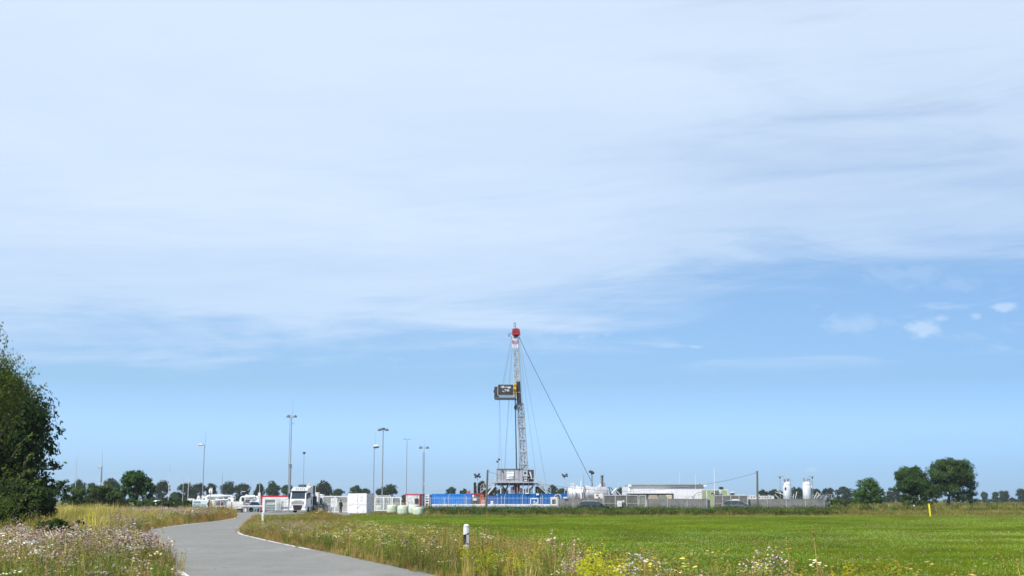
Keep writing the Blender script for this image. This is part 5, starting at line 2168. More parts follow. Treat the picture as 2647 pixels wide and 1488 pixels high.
    # stairs
    def stairs(x0, y0, x1, y1, dy, dirx):
        s = MB()
        a, b = Q(x0, y0, dy), Q(x1, y1, dy)
        off = Vector((0, .9, 0))
        for v in (Vector((0, 0, 0)), off):
            s.tube(a + v, b + v, .09, .09, 4)
        s.build('stair_stringer', LGREY, base)
        n = 14
        st = MB()
        for k in range(n):
            p = a.lerp(b, (k + .5) / n)
            st.box((p.x - .13, p.y, p.z - .02), (p.x + .13, p.y + .9, p.z + .02))
        o = st.build('tread', GALV, base)
        o['kind'] = 'stuff'
        r = MB()
        for v in (Vector((0, 0, 0)), off):
            for hh in (.5, 1.0):
                r.tube(a + v + Vector((0, 0, hh)), b + v + Vector((0, 0, hh)), .035, .035, 4)
            for k in range(5):
                p = a.lerp(b, k / 4) + v
                r.tube(p, p + Vector((0, 0, 1.0)), .03, .03, 4)
        r.build('stair_rail', LGREY, base)
    stairs(1272, 1246, 1242, 1272, -1.8, -1)
    stairs(1389, 1248, 1424, 1276, -1.8, 1)
    t = MB()
    for (a, b, c_, d) in ((1275, 1231, 1284, 1231), (1275, 1238, 1284, 1238), (1275, 1231, 1275, 1245), (1381, 1231, 1389, 1231), (1381, 1238, 1388, 1238), (1388.6, 1231, 1388.6, 1246)):
        t.tube(Q(a, b, -2.4), Q(c_, d, -2.4), .045, .045, 4)
    t.build('landing_rail', LGREY, base)
    for (a, b, c_, d) in ((1286, 1247, 1260, 1278), (1283, 1247, 1258, 1279), (1384, 1248, 1417, 1277)):
        t = MB()
        t.tube(Q(a, b, -2.2), Q(c_, d, -2.2), .10, .10, 5)
        t.build('slide_rail', LGREY, base)
    # guy lines
    for (a, b, c_, d, r, yb) in ((1324, 872, 1302, 993, .022, 0), (1322, 870, 1299, 993, .022, 0), (1326, 880, 1318, 993, .02, 0), (1325, 874, 1315.5, 993, .02, 0),
                                 (1290.5, 1029, 1290, 1211, .022, -1), (1292, 1029, 1296.3, 1211, .022, -1), (1315, 1030, 1303.6, 1211, .022, -1), (1317, 1030, 1308.5, 1150, .022, -1), (1308.5, 1150, 1306.5, 1211, .022, -1), (1324.5, 1030, 1320, 1085, .018, -1),
                                 (1340, 872, 1386, 1232, .024, -2), (1341.5, 870, 1413, 1258, .024, -2), (1339.5, 872, 1348, 985, .03, 0), (1348, 985, 1350, 1040, .03, 0), (1288, 1180, 1287, 1211, .015, -1)):
        t = MB()
        t.tube(Q(a, b, 0), Q(c_, d, yb), r, r, 4)
        t.build('guy_line', WIRE, base)
    t = MB()
    t.tube(Q(1340, 866), P(1361, 912, Y), .05, .042, 5)
    t.tube(P(1361, 912, Y), P(1533, 1252, 205), .042, .042, 5)
    t.build('guy_line', STEEL, base)
    # work lamp on the cabin
    t = MB()
    t.tube(Q(1288, 1211, -1.5), Q(1288, 1190, -1.5), .03, .03, 4)
    t.build('lamp_pole', GALV, base)
    t = MB()
    for (x, y) in ((1285.6, 1192), (1290, 1186.5)):
        c = Q(x, y, -1.5)
        t.lathe(c, [(.08, -.14), (.16, -.1), (.20, .12), (.14, .16)], 8)
    t.build('work_lamp', DGREY, base)


rig()


# ---- masts, lamps and rods
def rod(label, px, ytop, Y, ybase=1300, r=.05, thin=None, m=None, lean=0.0):
    g = thing('lightning_rod', label, 'lightning rod', gz(px, Y))
    b = Vector((xat(px, Y), Y, 0))
    t = Vector((xat(px, Y) + lean, Y, zat(ytop, Y)))
    mb = MB()
    mb.tube(b, t, r, r * .7, 6)
    mb.build('pole', m or OFFWHITE, g)
    if thin:
        mb = MB()
        mb.tube(t, Vector((t.x, Y, zat(thin, Y))), r * .45, r * .2, 4)
        mb.build('tip', GALV, g)
    return g


rod('leftmost thin lightning rod above the willow bush', 193, 1202, 205, r=.06, thin=1178, m=LGREY)
rod('thin lightning rod left of the pale tank', 435, 1220, 205, r=.06, thin=1200, m=OFFWHITE)
rod('left one of two thin rods standing close together', 472, 1246, 240, r=.045, thin=1232)
rod('right one of two thin rods standing close together', 485.5, 1226, 205, r=.055, thin=1220)
rod('thin rod between the left street lamp and the truck, rising from the pipework', 573, 1226, 205, r=.05, thin=1215, m=GALV)
rod('short rod with a white box in front of a narrow tree', 670, 1251, 205, r=.05, thin=1234)
rod('thin rod above the white gate right of the truck', 815, 1254, 205, r=.05, thin=1244)
rod('thin rod on the silver tank', 1509, 1226, 206, r=.04, m=GALV)
rod('fine antenna above the left half of the white hall', 1758, 1217, 215, r=.03)
rod('thin white antenna above the right half of the white hall', 1799, 1223, 212, r=.04)
rod('tallest thin white rod in front of the pale green cabin', 1848, 1209, 205, r=.055, m=WHITE)
g = thing('junction_box', 'white box on the short rod left of the truck', 'box', P(670, 1277, 204.6))
f = MB()
pbox(f, 667, 673, 1272, 1280, 204.6, .3)
f.build('housing', WHITE, g)


def lamp_mast(label, px, ytop, Y, kind, r=.09, rodtop=None, cat='street lamp', m=None, base=None):
    g = thing('lamp_mast', label, cat, gz(px, Y))
    x = xat(px, Y)
    zt = zat(ytop, Y)
    s = Y / 3345.0
    mb = MB()
    mb.tube((x, Y, 0), (x, Y, zt), r * .85, r * .5, 8)
    mb.build('pole', m or GALV, g)

    def head(dx, w=.30, ang=0):
        hx = x + dx * s
        h = MB()
        h.lathe((hx, Y, zt - .12), [(.02, .22), (w * .55, .12), (w, -.08), (w * .75, -.14)], 10)
        h.build('lamp_head', DGREY, g)
        a = MB()
        a.tube((x, Y, zt), (hx, Y, zt + .06), .035, .035, 5)
        a.build('arm', GALV, g)
    if kind == 'left':
        a = MB()
        a.tube((x, Y, zt - .1), (x - 4 * s, Y, zt + .06), .04, .04, 5)
        a.build('arm', GALV, g)
        h = MB()
        h.box((x - 17 * s, Y - .22, zt - .06), (x - 4 * s, Y + .22, zt + .16))
        h.build('lamp_head', OFFWHITE, g, bevel=.06)
        h = MB()
        h.box((x - 15 * s, Y - .18, zt - .12), (x - 6 * s, Y + .18, zt - .062))
        h.build('diffuser', GLASS, g)
    elif kind == 'right':
        h = MB()
        h.lathe((x + 5 * s, Y, zt), [(.05, -.22), (.30, -.12), (.40, 0), (.30, .14), (.05, .2)], 14, sx=1.1, sy=.6)
        h.build('lamp_head', OFFWHITE, g)
        h = MB()
        h.lathe((x + 5 * s, Y, zt - .1), [(.2, -.16), (.36, -.05), (.41, -.0)], 14, sx=1.1, sy=.6)
        h.build('shade', DGREY, g)
    elif kind == 'single':
        h = MB()
        h.lathe((x, Y, zt), [(.08, -.25), (.26, -.1), (.28, .08), (.05, .14)], 10)
        h.build('lamp_head', DGREY, g)
    elif kind == 'two':
        head(-9)
        head(9)
    elif kind == 'three':
        head(-9.5, .34)
        head(9.5, .34)
        h = MB()
        h.lathe((x, Y, zt), [(.3, -.1), (.3, .14), (.1, .2)], 10)
        h.build('lamp_head', DGREY, g)
    elif kind == 'small2':
        for d in (-6.5, 6.5):
            a = MB()
            a.tube((x, Y, zt), (x + d * s, Y, zt), .035, .035, 4)
            a.build('arm', GALV, g)
            h = MB()
            h.box((x + d * s - .14, Y - .12, zt - .06), (x + d * s + .14, Y + .12, zt + .05))
            h.build('lamp_head', GALV, g)
    if rodtop:
        mb = MB()
        mb.tube((x + .12, Y, zt - .5), (x + .12, Y, zat(rodtop, Y)), .03, .015, 4)
        mb.build('rod', GALV, g)
    return g, x, zt, s


lamp_mast('street lamp with one white head pointing left, leftmost of the works lamps', 523, 1149, 200, 'left', .10, 1110)
g = thing('floodlight_mast', 'lone mast with a side hook and a rod above the willow bush at the left', 'mast', gz(258.5, 204))
f = MB()
f.tube(gz(258.5, 204), gz(258.5, 204) + Vector((0, 0, zat(1204, 204))), .13, .11, 7)
f.build('pole', GALV, g)
f = MB()
pbox(f, 254, 265, 1202.6, 1204, 203.9, .4)
pbox(f, 253, 264, 1247.5, 1249, 203.9, .4)
f.build('cross_plate', OFFWHITE, g)
f = MB()
f.tube(P(263.5, 1245, 204), P(264, 1203, 204), .035, .03, 4)
f.tube(P(264, 1203, 204), P(265, 1163, 204), .04, .015, 4)
f.build('rod', GALV, g)
f = MB()
f.path([P(255, 1204, 203.9), P(254.6, 1209, 203.9), P(256.5, 1211, 203.9), P(257.5, 1209, 203.9)], .04, 5)
f.build('hook', GALV, g)
g, x, zt, s = lamp_mast('tallest mast with two bell lamps and a long rod, behind the truck', 748, 1073, 182, 'two', .11, 1034, cat='floodlight mast')
f = MB()
f.tube((x - .22, 182, 0), (x - .22, 182, zat(1075, 182)), .04, .04, 5)
f.build('cable_duct', GALV, g)
f = MB()
f.lathe((x, 182, zat(1197, 182)), [(.2, -.05), (.45, 0), (.2, .05)], 12)
f.build('collar', OFFWHITE, g)
f = MB()
f.lathe((x, 182, zat(1202, 182)), [(.2, -.3), (.24, -.1), (.2, .1)], 10)
f.build('coupling', GALV, g)
f = MB()
f.tube((x, 182, 0), (x, 182, zat(1200, 182)), .165, .15, 10)
f.build('lower_pole', GALV, g)
f = MB()
f.box((x + .1, 181.9, zat(1095, 182)), (x + .35, 182.1, zat(1093, 182)))
f.build('camera', GALV, g)
lamp_mast('short thin lamp with one small head above the truck cab', 783, 1169, 215, 'single', .06)
lamp_mast('lamp with an oval white head pointing right, beside the wrapped white block', 965, 1152, 172, 'right', .085, 1115)
lamp_mast('three headed lamp mast right of the oval headed lamp', 987.5, 1108, 190, 'three', .12)
lamp_mast('slim two headed lamp mast above the red framed cabin', 1050, 1134, 215, 'small2', .085)
g, x, zt, s = lamp_mast('tapered mast with two small lamps and a rod, over the blue container\'s left end', 1094.5, 1154, 205, 'two', .055, 1133, cat='floodlight mast')
f = MB()
f.tube((x, 205, 0), (x, 205, zat(1168, 205)), .13, .09, 8)
f.build('lower_pole', GALV, g)
f = MB()
f.tube((x - .2, 205, 0), (x - .2, 205, zat(1168, 205)), .03, .03, 4)
f.build('cable_duct', GALV, g)
f = MB()
f.lathe((x + .1, 205, zat(1249, 205)), [(.05, -.06), (.2, 0), (.05, .06)], 8)
f.build('collar', WHITE, g)


def cluster(label, px, ytop, Y, base, r, heads, plat=None):
    g = thing('floodlight_mast', label, 'floodlight mast', gz(px, Y))
    x = xat(px, Y)
    s = Y / 3345.0
    mb = MB()
    mb.tube((x, Y, 0), (x, Y, zat(ytop, Y)), r, r * .8, 8)
    mb.build('pole', LGREY if r < .12 else GALV, g)
    for (hx, hy, sz) in heads:
        c = P(hx, hy, Y - .2)
        h = MB()
        M_ = Matrix.Translation(c) @ Euler((rad(35), rad(12 * (hx - px) / 6), 0)).to_matrix().to_4x4()
        h.box((-sz, -.1, -sz * .8), (sz, .16, sz * .8), M_)
        hh = h.build('lamp_head', DGREY, g, bevel=.03)
        h = MB()
        h.box((-sz * .85, -.13, -sz * .65), (sz * .85, -.102, sz * .65), M_)
        h.build('lens', GLASS, hh)
        a = MB()
        a.tube(c, (x, Y, zat(ytop + 1, Y)), .045, .045, 4)
        a.build('arm', DGREY, g)
    return g


cluster('floodlight mast with five dark lamps above the engine skid', 1233.5, 1229, 206, 1275, .07, ((1227.5, 1225.5, .17), (1238.5, 1224.5, .15), (1229, 1232.5, .14), (1240.5, 1231.5, .15), (1233.5, 1229, .22), (1231, 1228, .15), (1236.5, 1228, .15)))
cluster('floodlight mast with lamps in a ring, left of the silver tank', 1460, 1231, 206, 1275, .06, ((1454.5, 1225.5, .14), (1464.5, 1225, .15), (1456.5, 1230.5, .12), (1466, 1229.5, .12), (1460, 1228.5, .15)))
cluster('thick floodlight mast with dark lamps where the long guy line ends', 1530.5, 1223, 205, 1253, .14, ((1525.5, 1217.8, .2), (1529.5, 1218.2, .2), (1533, 1221, .2), (1530.5, 1221, .2)))

# wooden poles and the cable slung between them


def wood_pole(label, px, ytop, Y, lean):
    b = gz(px, Y)
    g = thing('wooden_pole', label, 'utility pole', b)
    mb = MB()
    mb.tube(b, (b.x + lean, Y, zat(ytop, Y)), .17, .12, 9)
    mb.build('shaft', WOOD, g, smooth=False)
    mb = MB()
    mb.tube((b.x + lean, Y, zat(ytop + 4.5, Y)), (b.x + lean + (.3 if lean > 0.1 and px < 1500 else -.3), Y, zat(ytop + 5, Y)), .03, .03, 5)
    mb.build('bracket', DGREY, g)
    return Vector((b.x + lean, Y, zat(ytop + 5, Y)))


pa = wood_pole('weathered wooden pole beside the left stairs of the rig', 1256, 1213, 172, .22)
pb = wood_pole('weathered wooden pole in front of the grey fence near the silos', 1957.5, 1216, 176, .12)
g = thing('overhead_cable', 'dark cable sagging between the two wooden poles', 'cable', pa)
pts = [pa + Vector((.15, 0, 0))]
for (x, y) in ((1300, 1229), (1350, 1241), (1410, 1252), (1470, 1258.5), (1550, 1266), (1620, 1268.5), (1700, 1264.5), (1770, 1257.5), (1820, 1251), (1890, 1238)):
    u = (x - 1262) / (1955 - 1262)
    pts.append(P(x, y, 172 + 4 * u))
pts.append(pb - Vector((.12, 0, 0)))
mb = MB()
mb.path(catmull(pts, 3), .028, 4)
mb.build('strand', WIRE, g)

# ---- silver horizontal tank
def silver_tank():
    Y = 198
    x0, x1 = xat(1471, Y), xat(1570, Y)
    zt, zb = zat(1256.5, Y), zat(1294, Y)
    r = (zt - zb) / 2
    c = Vector((x0, Y + r, (zt + zb) / 2))
    g = thing('silver_tank', 'large silver horizontal tank right of the rig', 'tank', gz(1520, Y + r))
    L = x1 - x0
    t = MB()
    t.lathe(c, [(r * .55, -.22), (r * .85, -.12), (r, 0), (r, L), (r * .85, L + .1), (r * .5, L + .18)], 36, 'X')
    t.build('shell', SILVER, g, smooth=True)
    for k in range(1, 6):
        t = MB()
        t.lathe(c + Vector((L * k / 6, 0, 0)), [(r + .012, -.03), (r + .012, .03)], 36, 'X', cap=False)
        t.build('seam', GALV, g)
    for px in (1490, 1552):
        t = MB()
        x = xat(px, Y)
        t.box((x - .2, Y + .3, 0), (x + .2, Y + 2 * r - .3, zb + r * .25))
        t.build('saddle', DGREY, g)
    t = MB()
    for (a, b, h) in ((1490, 1494, 1253), (1512, 1524, 1254.5), (1545, 1551, 1253)):
        pbox(t, a, b, h, 1257, Y + r, .8)
    t.build('manhole', OFFWHITE, g)
    t = MB()
    for x in (1476, 1479.5, 1483):
        t.tube(P(x, 1258, Y + r), P(x, 1249.5, Y + r), .06, .06, 5)
        t.lathe(P(x, 1250, Y + r), [(.1, -.1), (.14, 0), (.1, .1)], 6)
    t.build('vent', OFFWHITE, g)
    for (pts, rr, m) in (([(1483, 1258), (1487, 1267), (1490.5, 1274), (1489, 1287), (1497, 1294)], .05, STEEL), ([(1509, 1256), (1513.5, 1261), (1509, 1273), (1508, 1287)], .12, mat('mauve_hose', (.28, .23, .26), .6)),
                         ([(1519, 1282), (1521, 1277), (1545, 1269)], .05, GALV), ([(1527, 1279), (1549, 1270)], .04, GALV), ([(1479, 1258), (1480, 1286)], .035, GALV)):
        t = MB()
        t.path([P(a, b, Y - .15 + (.0 if b > 1262 else .3)) for a, b in pts], rr, 5)
        t.build('pipe', m, g)
    t = MB()
    t.tube(P(1502.5, 1288, Y - .4), P(1502.5, 1241, Y - .4), .11, .11, 8)
    t.build('standpipe', WHITE, g)
    t = MB()
    t.box(P(1536, 1287, Y - .3), P(1559, 1274.5, Y - .3) + Vector((0, .3, 0)))
    t.build('switch_box', OFFWHITE, g)
    t = MB()
    pbox(t, 1541, 1547, 1277, 1280.5, Y - .36, .05)
    pbox(t, 1546, 1551, 1283, 1286.5, Y - .36, .05)
    t.build('label_plate', mat('dull_red', (.3, .1, .1), .6), g)


silver_tank()
g = thing('chimney_stack', 'twin dark exhaust chimney behind the silver tank', 'chimney', gz(1557, 208))
for (a, b, y, m, r) in ((1555, 1559, 1228.5, GALV, .13), (1558.4, 0, 1229, DGREY, .12), (1552.5, 0, 1249, WHITE, .16), (1562.8, 0, 1247, GALV, .12)):
    t = MB()
    t.tube(gz(a, 208), gz(a, 208) + Vector((0, 0, zat(y, 208))), r, r, 10)
    t.build('flue', m, g)
t = MB()
t.lathe(P(1557, 1228.3, 208), [(.3, -.04), (.3, .04)], 12)
t.build('cap', DGREY, g)
g = thing('loading_arm', 'white and steel loading arms between the silver tank and the hall', 'pipe frame', gz(1590, 196))
for (a, b, c, d, r, m) in ((1570, 1259, 1580, 1259.5, .06, STEEL), (1580, 1259.5, 1591, 1277, .06, STEEL), (1594, 1261, 1581, 1274, .12, WHITE), (1590, 1264, 1604, 1278, .06, OFFWHITE), (1585, 1268, 1593, 1278, .06, OFFWHITE),
                           (1575, 1259, 1578, 1278, .06, STEEL), (1571, 1262, 1575, 1277, .05, LGREY), (1596, 1262, 1606, 1277, .05, STEEL), (1598.3, 1246, 1598.3, 1262, .02, WHITE)):
    t = MB()
    t.tube(P(a, b, 196), P(c, d, 196), r, r, 6)
    t.build('arm', m, g)
t = MB()
pbox(t, 1577, 1583, 1270, 1279, 196.5, .8)
t.build('pump', DRED, g)

# ---- white hall
def hall():
    Y = 214
    g = thing('white_hall', 'long low white hall with a grey roof strip behind the grey fence', 'building', gz(1723, Y))
    t = MB()
    pbox(t, 1624, 1820, 1256.5, 1318, Y, 12)
    t.build('wall', mat('hall_white', (0.70, 0.69, 0.73), .55, var=.03, dirt=(.5, .5, .52, .25)), g)
    for k in range(1, 14):
        t = MB()
        x = 1624 + 196 * k / 14
        pbox(t, x - .18, x + .18, 1257, 1317, Y - .02, .015)
        t.build('panel_joint', LGREY, g)
    t = MB()
    pbox(t, 1632.5, 1817.5, 1251, 1256.4, Y - .3, 12.5)
    t.build('roof', ROOFG, g)
    t = MB()
    pbox(t, 1632, 1818, 1250.4, 1251, Y - .4, 12.7)
    t.build('roof_edge', OFFWHITE, g)
    t = MB()
    pbox(t, 1624, 1632.3, 1251.5, 1256, Y - .4, 1.0)
    pbox(t, 1818.3, 1826, 1251.5, 1256, Y - .4, 1.0)
    t.build('gable_vent', WHITE, g)
    t = MB()
    pbox(t, 1623.3, 1629.5, 1256.3, 1300, Y - .12, .3)
    t.build('corner_pillar', WHITE, g)
    t = MB()
    t.tube(P(1809, 1251, Y), P(1809, 1248.5, Y), .1, .1, 6)
    t.build('roof_vent', DGREY, g)
    # low annex in front
    a = thing('annex', 'low annex with flat grey roof in front of the white hall', 'building', gz(1685, 205))
    t = MB()
    pbox(t, 1630, 1742, 1274.6, 1318, 206, 7)
    t.build('wall', mat('annex_grey', (.30, .31, .30), .6, dirt=(.2, .2, .2, .5)), a)
    t = MB()
    pbox(t, 1629, 1744, 1272, 1274.5, 205.3, 8)
    t.build('roof', OFFWHITE, a)
    t = MB()
    pbox(t, 1630, 1738, 1274.6, 1277, 205.7, .25)
    t.build('gutter', DGREY, a)
    t = MB()
    pbox(t, 1655, 1672, 1278, 1285, 205.85, .1)
    t.build('door', mat('pale_annex_door', (.42, .44, .42), .6), a)
    t = MB()
    pbox(t, 1697, 1725, 1268.3, 1271.8, 206, .5)
    t.build('roof_box', WHITE, a)
    for (x0, x1, y0, m, lb, cx) in ((1677, 1703.5, 1278.5, BROWN, 'brown tarpaulin covered stack in front of the annex', 4), (1704.5, 1723, 1278.5, OLIVE, 'olive covered stack between the brown and beige stacks', 2), (1724, 1737.5, 1278, BEIGE, 'beige crate at the right end of the annex', 0)):
        b = thing('covered_stack', lb, 'stack', gz((x0 + x1) / 2, 200))
        t = MB()
        X0, X1 = xat(x0, 200), xat(x1, 200)
        H = zat(y0, 200)
        c = cx * .06
        t.prism([(X0, 0), (X1, 0), (X1, H * .7), (X1 - c, H), (X0 + c, H), (X0, H * .7)], 200, 202)
        t.build('cover', m, b, bevel=.05)
        t = MB()
        for k in range(3):
            x = X0 + (X1 - X0) * (k + .5) / 3
            t.box((x - .02, 199.97, .1), (x + .02, 199.99, H * .68))
        t.build('strap', DGREY, b)


hall()
# branches of pipe before the hall
g = thing('pipe_tree', 'white Y shaped pipes standing before the right part of the hall', 'pipe frame', gz(1748, 196))
for (a, b, c, d) in ((1748, 1287, 1744, 1279), (1748, 1287, 1753, 1278), (1791, 1287, 1788, 1280), (1793, 1287, 1796, 1277), (1796, 1277, 1804, 1272), (1804, 1272, 1824, 1268), (1748, 1287, 1749, 1300), (1793, 1287, 1793, 1300), (1804, 1279, 1818, 1271)):
    t = MB()
    t.tube(P(a, b, 196), P(c, d, 196), .07, .07, 5)
    t.build('pipe', GALV if a > 1790 else OFFWHITE, g)

cabin('pale_green_cabin', 'pale green cabin with air conditioning units right of the hall', 1826, 1883, 1264, 206, 5, LGREEN, mat('pale_green_trim', (.55, .62, .5), .5), 1318, tw=.14, windows=((1837, 1845, 1271, 1275, mat('dark_green_glass', (.06, .11, .03), .3)),))
for (a, b, lb) in ((1851, 1858.5, 'dark air conditioning unit on the pale green cabin'), (1859, 1865, 'white air conditioning unit on the pale green cabin')):
    g = thing('air_conditioner', lb, 'air conditioner', P((a + b) / 2, 1279, 204.8))
    t = MB()
    pbox(t, a, b, 1267, 1276.5, 204.8, 1.1)
    t.build('housing', DGREY if a < 1855 else WHITE, g, bevel=.04)
    t = MB()
    t.lathe(P((a + b) / 2, 1272, 204.8), [(.14, -.05), (.2, -.05), (.2, 0), (.14, 0)], 12, 'Y', cap=False)
    t.build('fan_guard', GALV, g)
g = thing('wall_console', 'dark console shelf under the air conditioning units', 'shelf', P(1858, 1278, 204.6))
t = MB()
pbox(t, 1847, 1867, 1277, 1279, 204.6, 1.2)
t.build('shelf', DGREY, g)
t = MB()
for x in (1849, 1865):
    t.tube(P(x, 1279, 204.8), P(x, 1284, 205.9), .04, .04, 4)
t.build('bracket', DGREY, g)
g = thing('roof_machine', 'white capped machine standing right of the pale green cabin', 'machine', gz(1894, 205))
t = MB()
pbox(t, 1889, 1898, 1270, 1272.5, 205, 1)
t.build('cap', WHITE, g)
t = MB()
t.prism([(xat(1890.5, 205), zat(1279, 205)), (xat(1898, 205), zat(1279, 205)), (xat(1900, 205), zat(1272.6, 205)), (xat(1891, 205), zat(1272.6, 205))], 205.1, 205.9)
t.build('body', DGREY, g)
t = MB()
t.tube(P(1894, 1279, 205.4), gz(1894, 205.4), .1, .1, 6)
t.build('stand', GALV, g)
for (a, b, y, Y_, lb) in ((1902, 1926, 1277, 206, 'small white cabin roof just above the second gate'), (1886, 1928, 1281, 200, 'long low white cabin behind the second gate'), (1937, 1958, 1279, 205, 'low white cabin left of the leaning wooden pole'),
                          (1958.5, 2001, 1280, 204, 'low white cabin with dark windows right of the wooden pole')):
    cabin('low_cabin', lb, a, b, y, Y_, 4, WHITE, OFFWHITE, 1318, tw=.1, windows=tuple((x, x + 3.5, y + 3, y + 5.5, DGREY) for x in range(int(a) + 4, int(b) - 4, 7)))


def silo(label, x0, x1, Y, hatch):
    cx = (x0 + x1) / 2
    X = xat(cx, Y)
    r = (x1 - x0) / 2 * Y / 3345
    zt = zat(1246, Y)
    g = thing('white_silo', label, 'silo', gz(cx, Y))
    t = MB()
    t.lathe((X, Y, 0), [(r, .5), (r, zt - .25), (r * .9, zt - .02), (r * .6, zt + .14), (r * .2, zt + .2)], 28)
    t.build('shell', TANKW, g, smooth=True)
    for z in (.9, 2.0, zt - .32):
        t = MB()
        t.lathe((X, Y, z), [(r + .02, -.04), (r + .02, .04)], 28, cap=False)
        t.build('band', LGREY, g)
    for k in range(4):
        a = k * math.pi / 2 + .5
        t = MB()
        t.tube((X + math.cos(a) * r * .8, Y + math.sin(a) * r * .8, 0), (X + math.cos(a) * r * .8, Y + math.sin(a) * r * .8, .6), .1, .1, 6)
        t.build('leg', GALV, g)
    # fittings on top
    rs = random.Random(int(cx))
    t = MB()
    for k in range(6):
        x = X + rs.uniform(-.7, .7) * r
        h = rs.uniform(.25, .6)
        t.tube((x, Y - .2 + rs.uniform(-.2, .2), zt), (x, Y - .2, zt + h), .06, .06, 6)
        t.box((x - .1, Y - .3, zt + h - .06), (x + .1, Y - .1, zt + h + .1))
    t.build('valve', GALV, g)
    t = MB()
    sgn = -1 if hatch else 1
    t.tube((X + sgn * -.35 * r, Y, zt), (X + sgn * -.35 * r, Y, zat(1226, Y)), .06, .04, 5)
    t.build('vent_pipe', LGREY, g)
    t = MB()
    n = 14
    for k in range(n):
        a0, a1 = 2 * math.pi * k / n, 2 * math.pi * (k + 1) / n
        q = lambda a, z: (X + math.cos(a) * r * .95, Y + math.sin(a) * r * .95, z)
        t.tube(q(a0, zt + .55), q(a1, zt + .55), .022, .022, 4)
        t.tube(q(a0, zt - .1), q(a0, zt + .55), .02, .02, 4)
    t.build('top_rail', LGREY, g)
    if hatch:
        t = MB()
        t.lathe((X - r * .55, Y - r * .88, zat(1262, Y)), [(.0, -.06), (.17, -.05), (.19, .1)], 12, 'Y', sx=.9, sy=1.5)
        t.build('hatch', DGREY, g)
    else:
        t = MB()
        t.box((X + r * .85, Y - r * .6, zat(1260, Y)), (X + r * 1.25, Y, zat(1255, Y)))
        t.tube((X + r, Y - .3, zat(1262, Y)), (X + r * 1.1, Y - .3, zat(1244, Y)), .05, .05, 5)
        t.build('valve_box', OFFWHITE, g)


silo('left white silo with an oval hatch and fittings on top', 2025, 2046, 206, True)
silo('right white silo with a valve box on its side', 2076, 2098, 206, False)


def tee_lamp(label, px, y, x0, x1, Y):
    g = thing('tee_lamp', label, 'lamp', gz(px, Y))
    x = xat(px, Y)
    t = MB()
    t.tube((x, Y, 0), (x, Y, zat(y, Y)), .045, .04, 6)
    t.build('pole', GALV, g)
    t = MB()
    t.box((xat(x0, Y), Y - .1, zat(y + .6, Y)), (xat(x1, Y), Y + .1, zat(y - .6, Y)))
    t.build('cross_arm', GALV, g)
    t = MB()
    t.lathe((x, Y, zat(y + 3, Y)), [(.04, -.15), (.14, .0), (.16, .12)], 8)
    t.build('lamp_head', DGREY, g)


tee_lamp('T shaped lamp left of the left silo', 2018, 1230.5, 2011, 2028, 205)
tee_lamp('T shaped lamp right of the right silo', 2102, 1230.5, 2091, 2107, 205)
g = thing('pipe_bundle', 'slanting pale pipes left of the left silo', 'pipes', gz(2012, 200))
for (a, b, c, d) in ((2008, 1265, 2030, 1282), (2004, 1270, 2026, 1277), (2003, 1276, 2014, 1288), (2050, 1288, 2052, 1276), (2056, 1288, 2060, 1270), (2104, 1288, 2112, 1272), (2110, 1288, 2118, 1276), (2120, 1280, 2112, 1270)):
    t = MB()
    t.tube(P(a, b, 200), P(c, d, 200), .05, .05, 5)
    t.build('pipe', OFFWHITE, g)
# tangle of barbed wire at the fence corner
g = thing('razor_wire', 'coiled razor wire on top of the fence corner by the right silo', 'razor wire', gz(2140, YF))
t = MB()
rs = random.Random(4)
for (x0, x1, n) in ((2100, 2158, 9),):
    for k in range(n):
        c = P(x0 + (x1 - x0) * k / n, 1282, YF - .2)
        rr = rs.uniform(.22, .36)
        pr = None
        for j in range(13):
            a = 2 * math.pi * j / 12
            p = c + Vector((math.cos(a) * rr * .8 + j * .03, math.sin(a) * .25, math.sin(a + .6) * rr))
            if pr is not None:
                t.tube(pr, p, .018, .018, 3)
            pr = p
t.build('coil', LGREY, g)

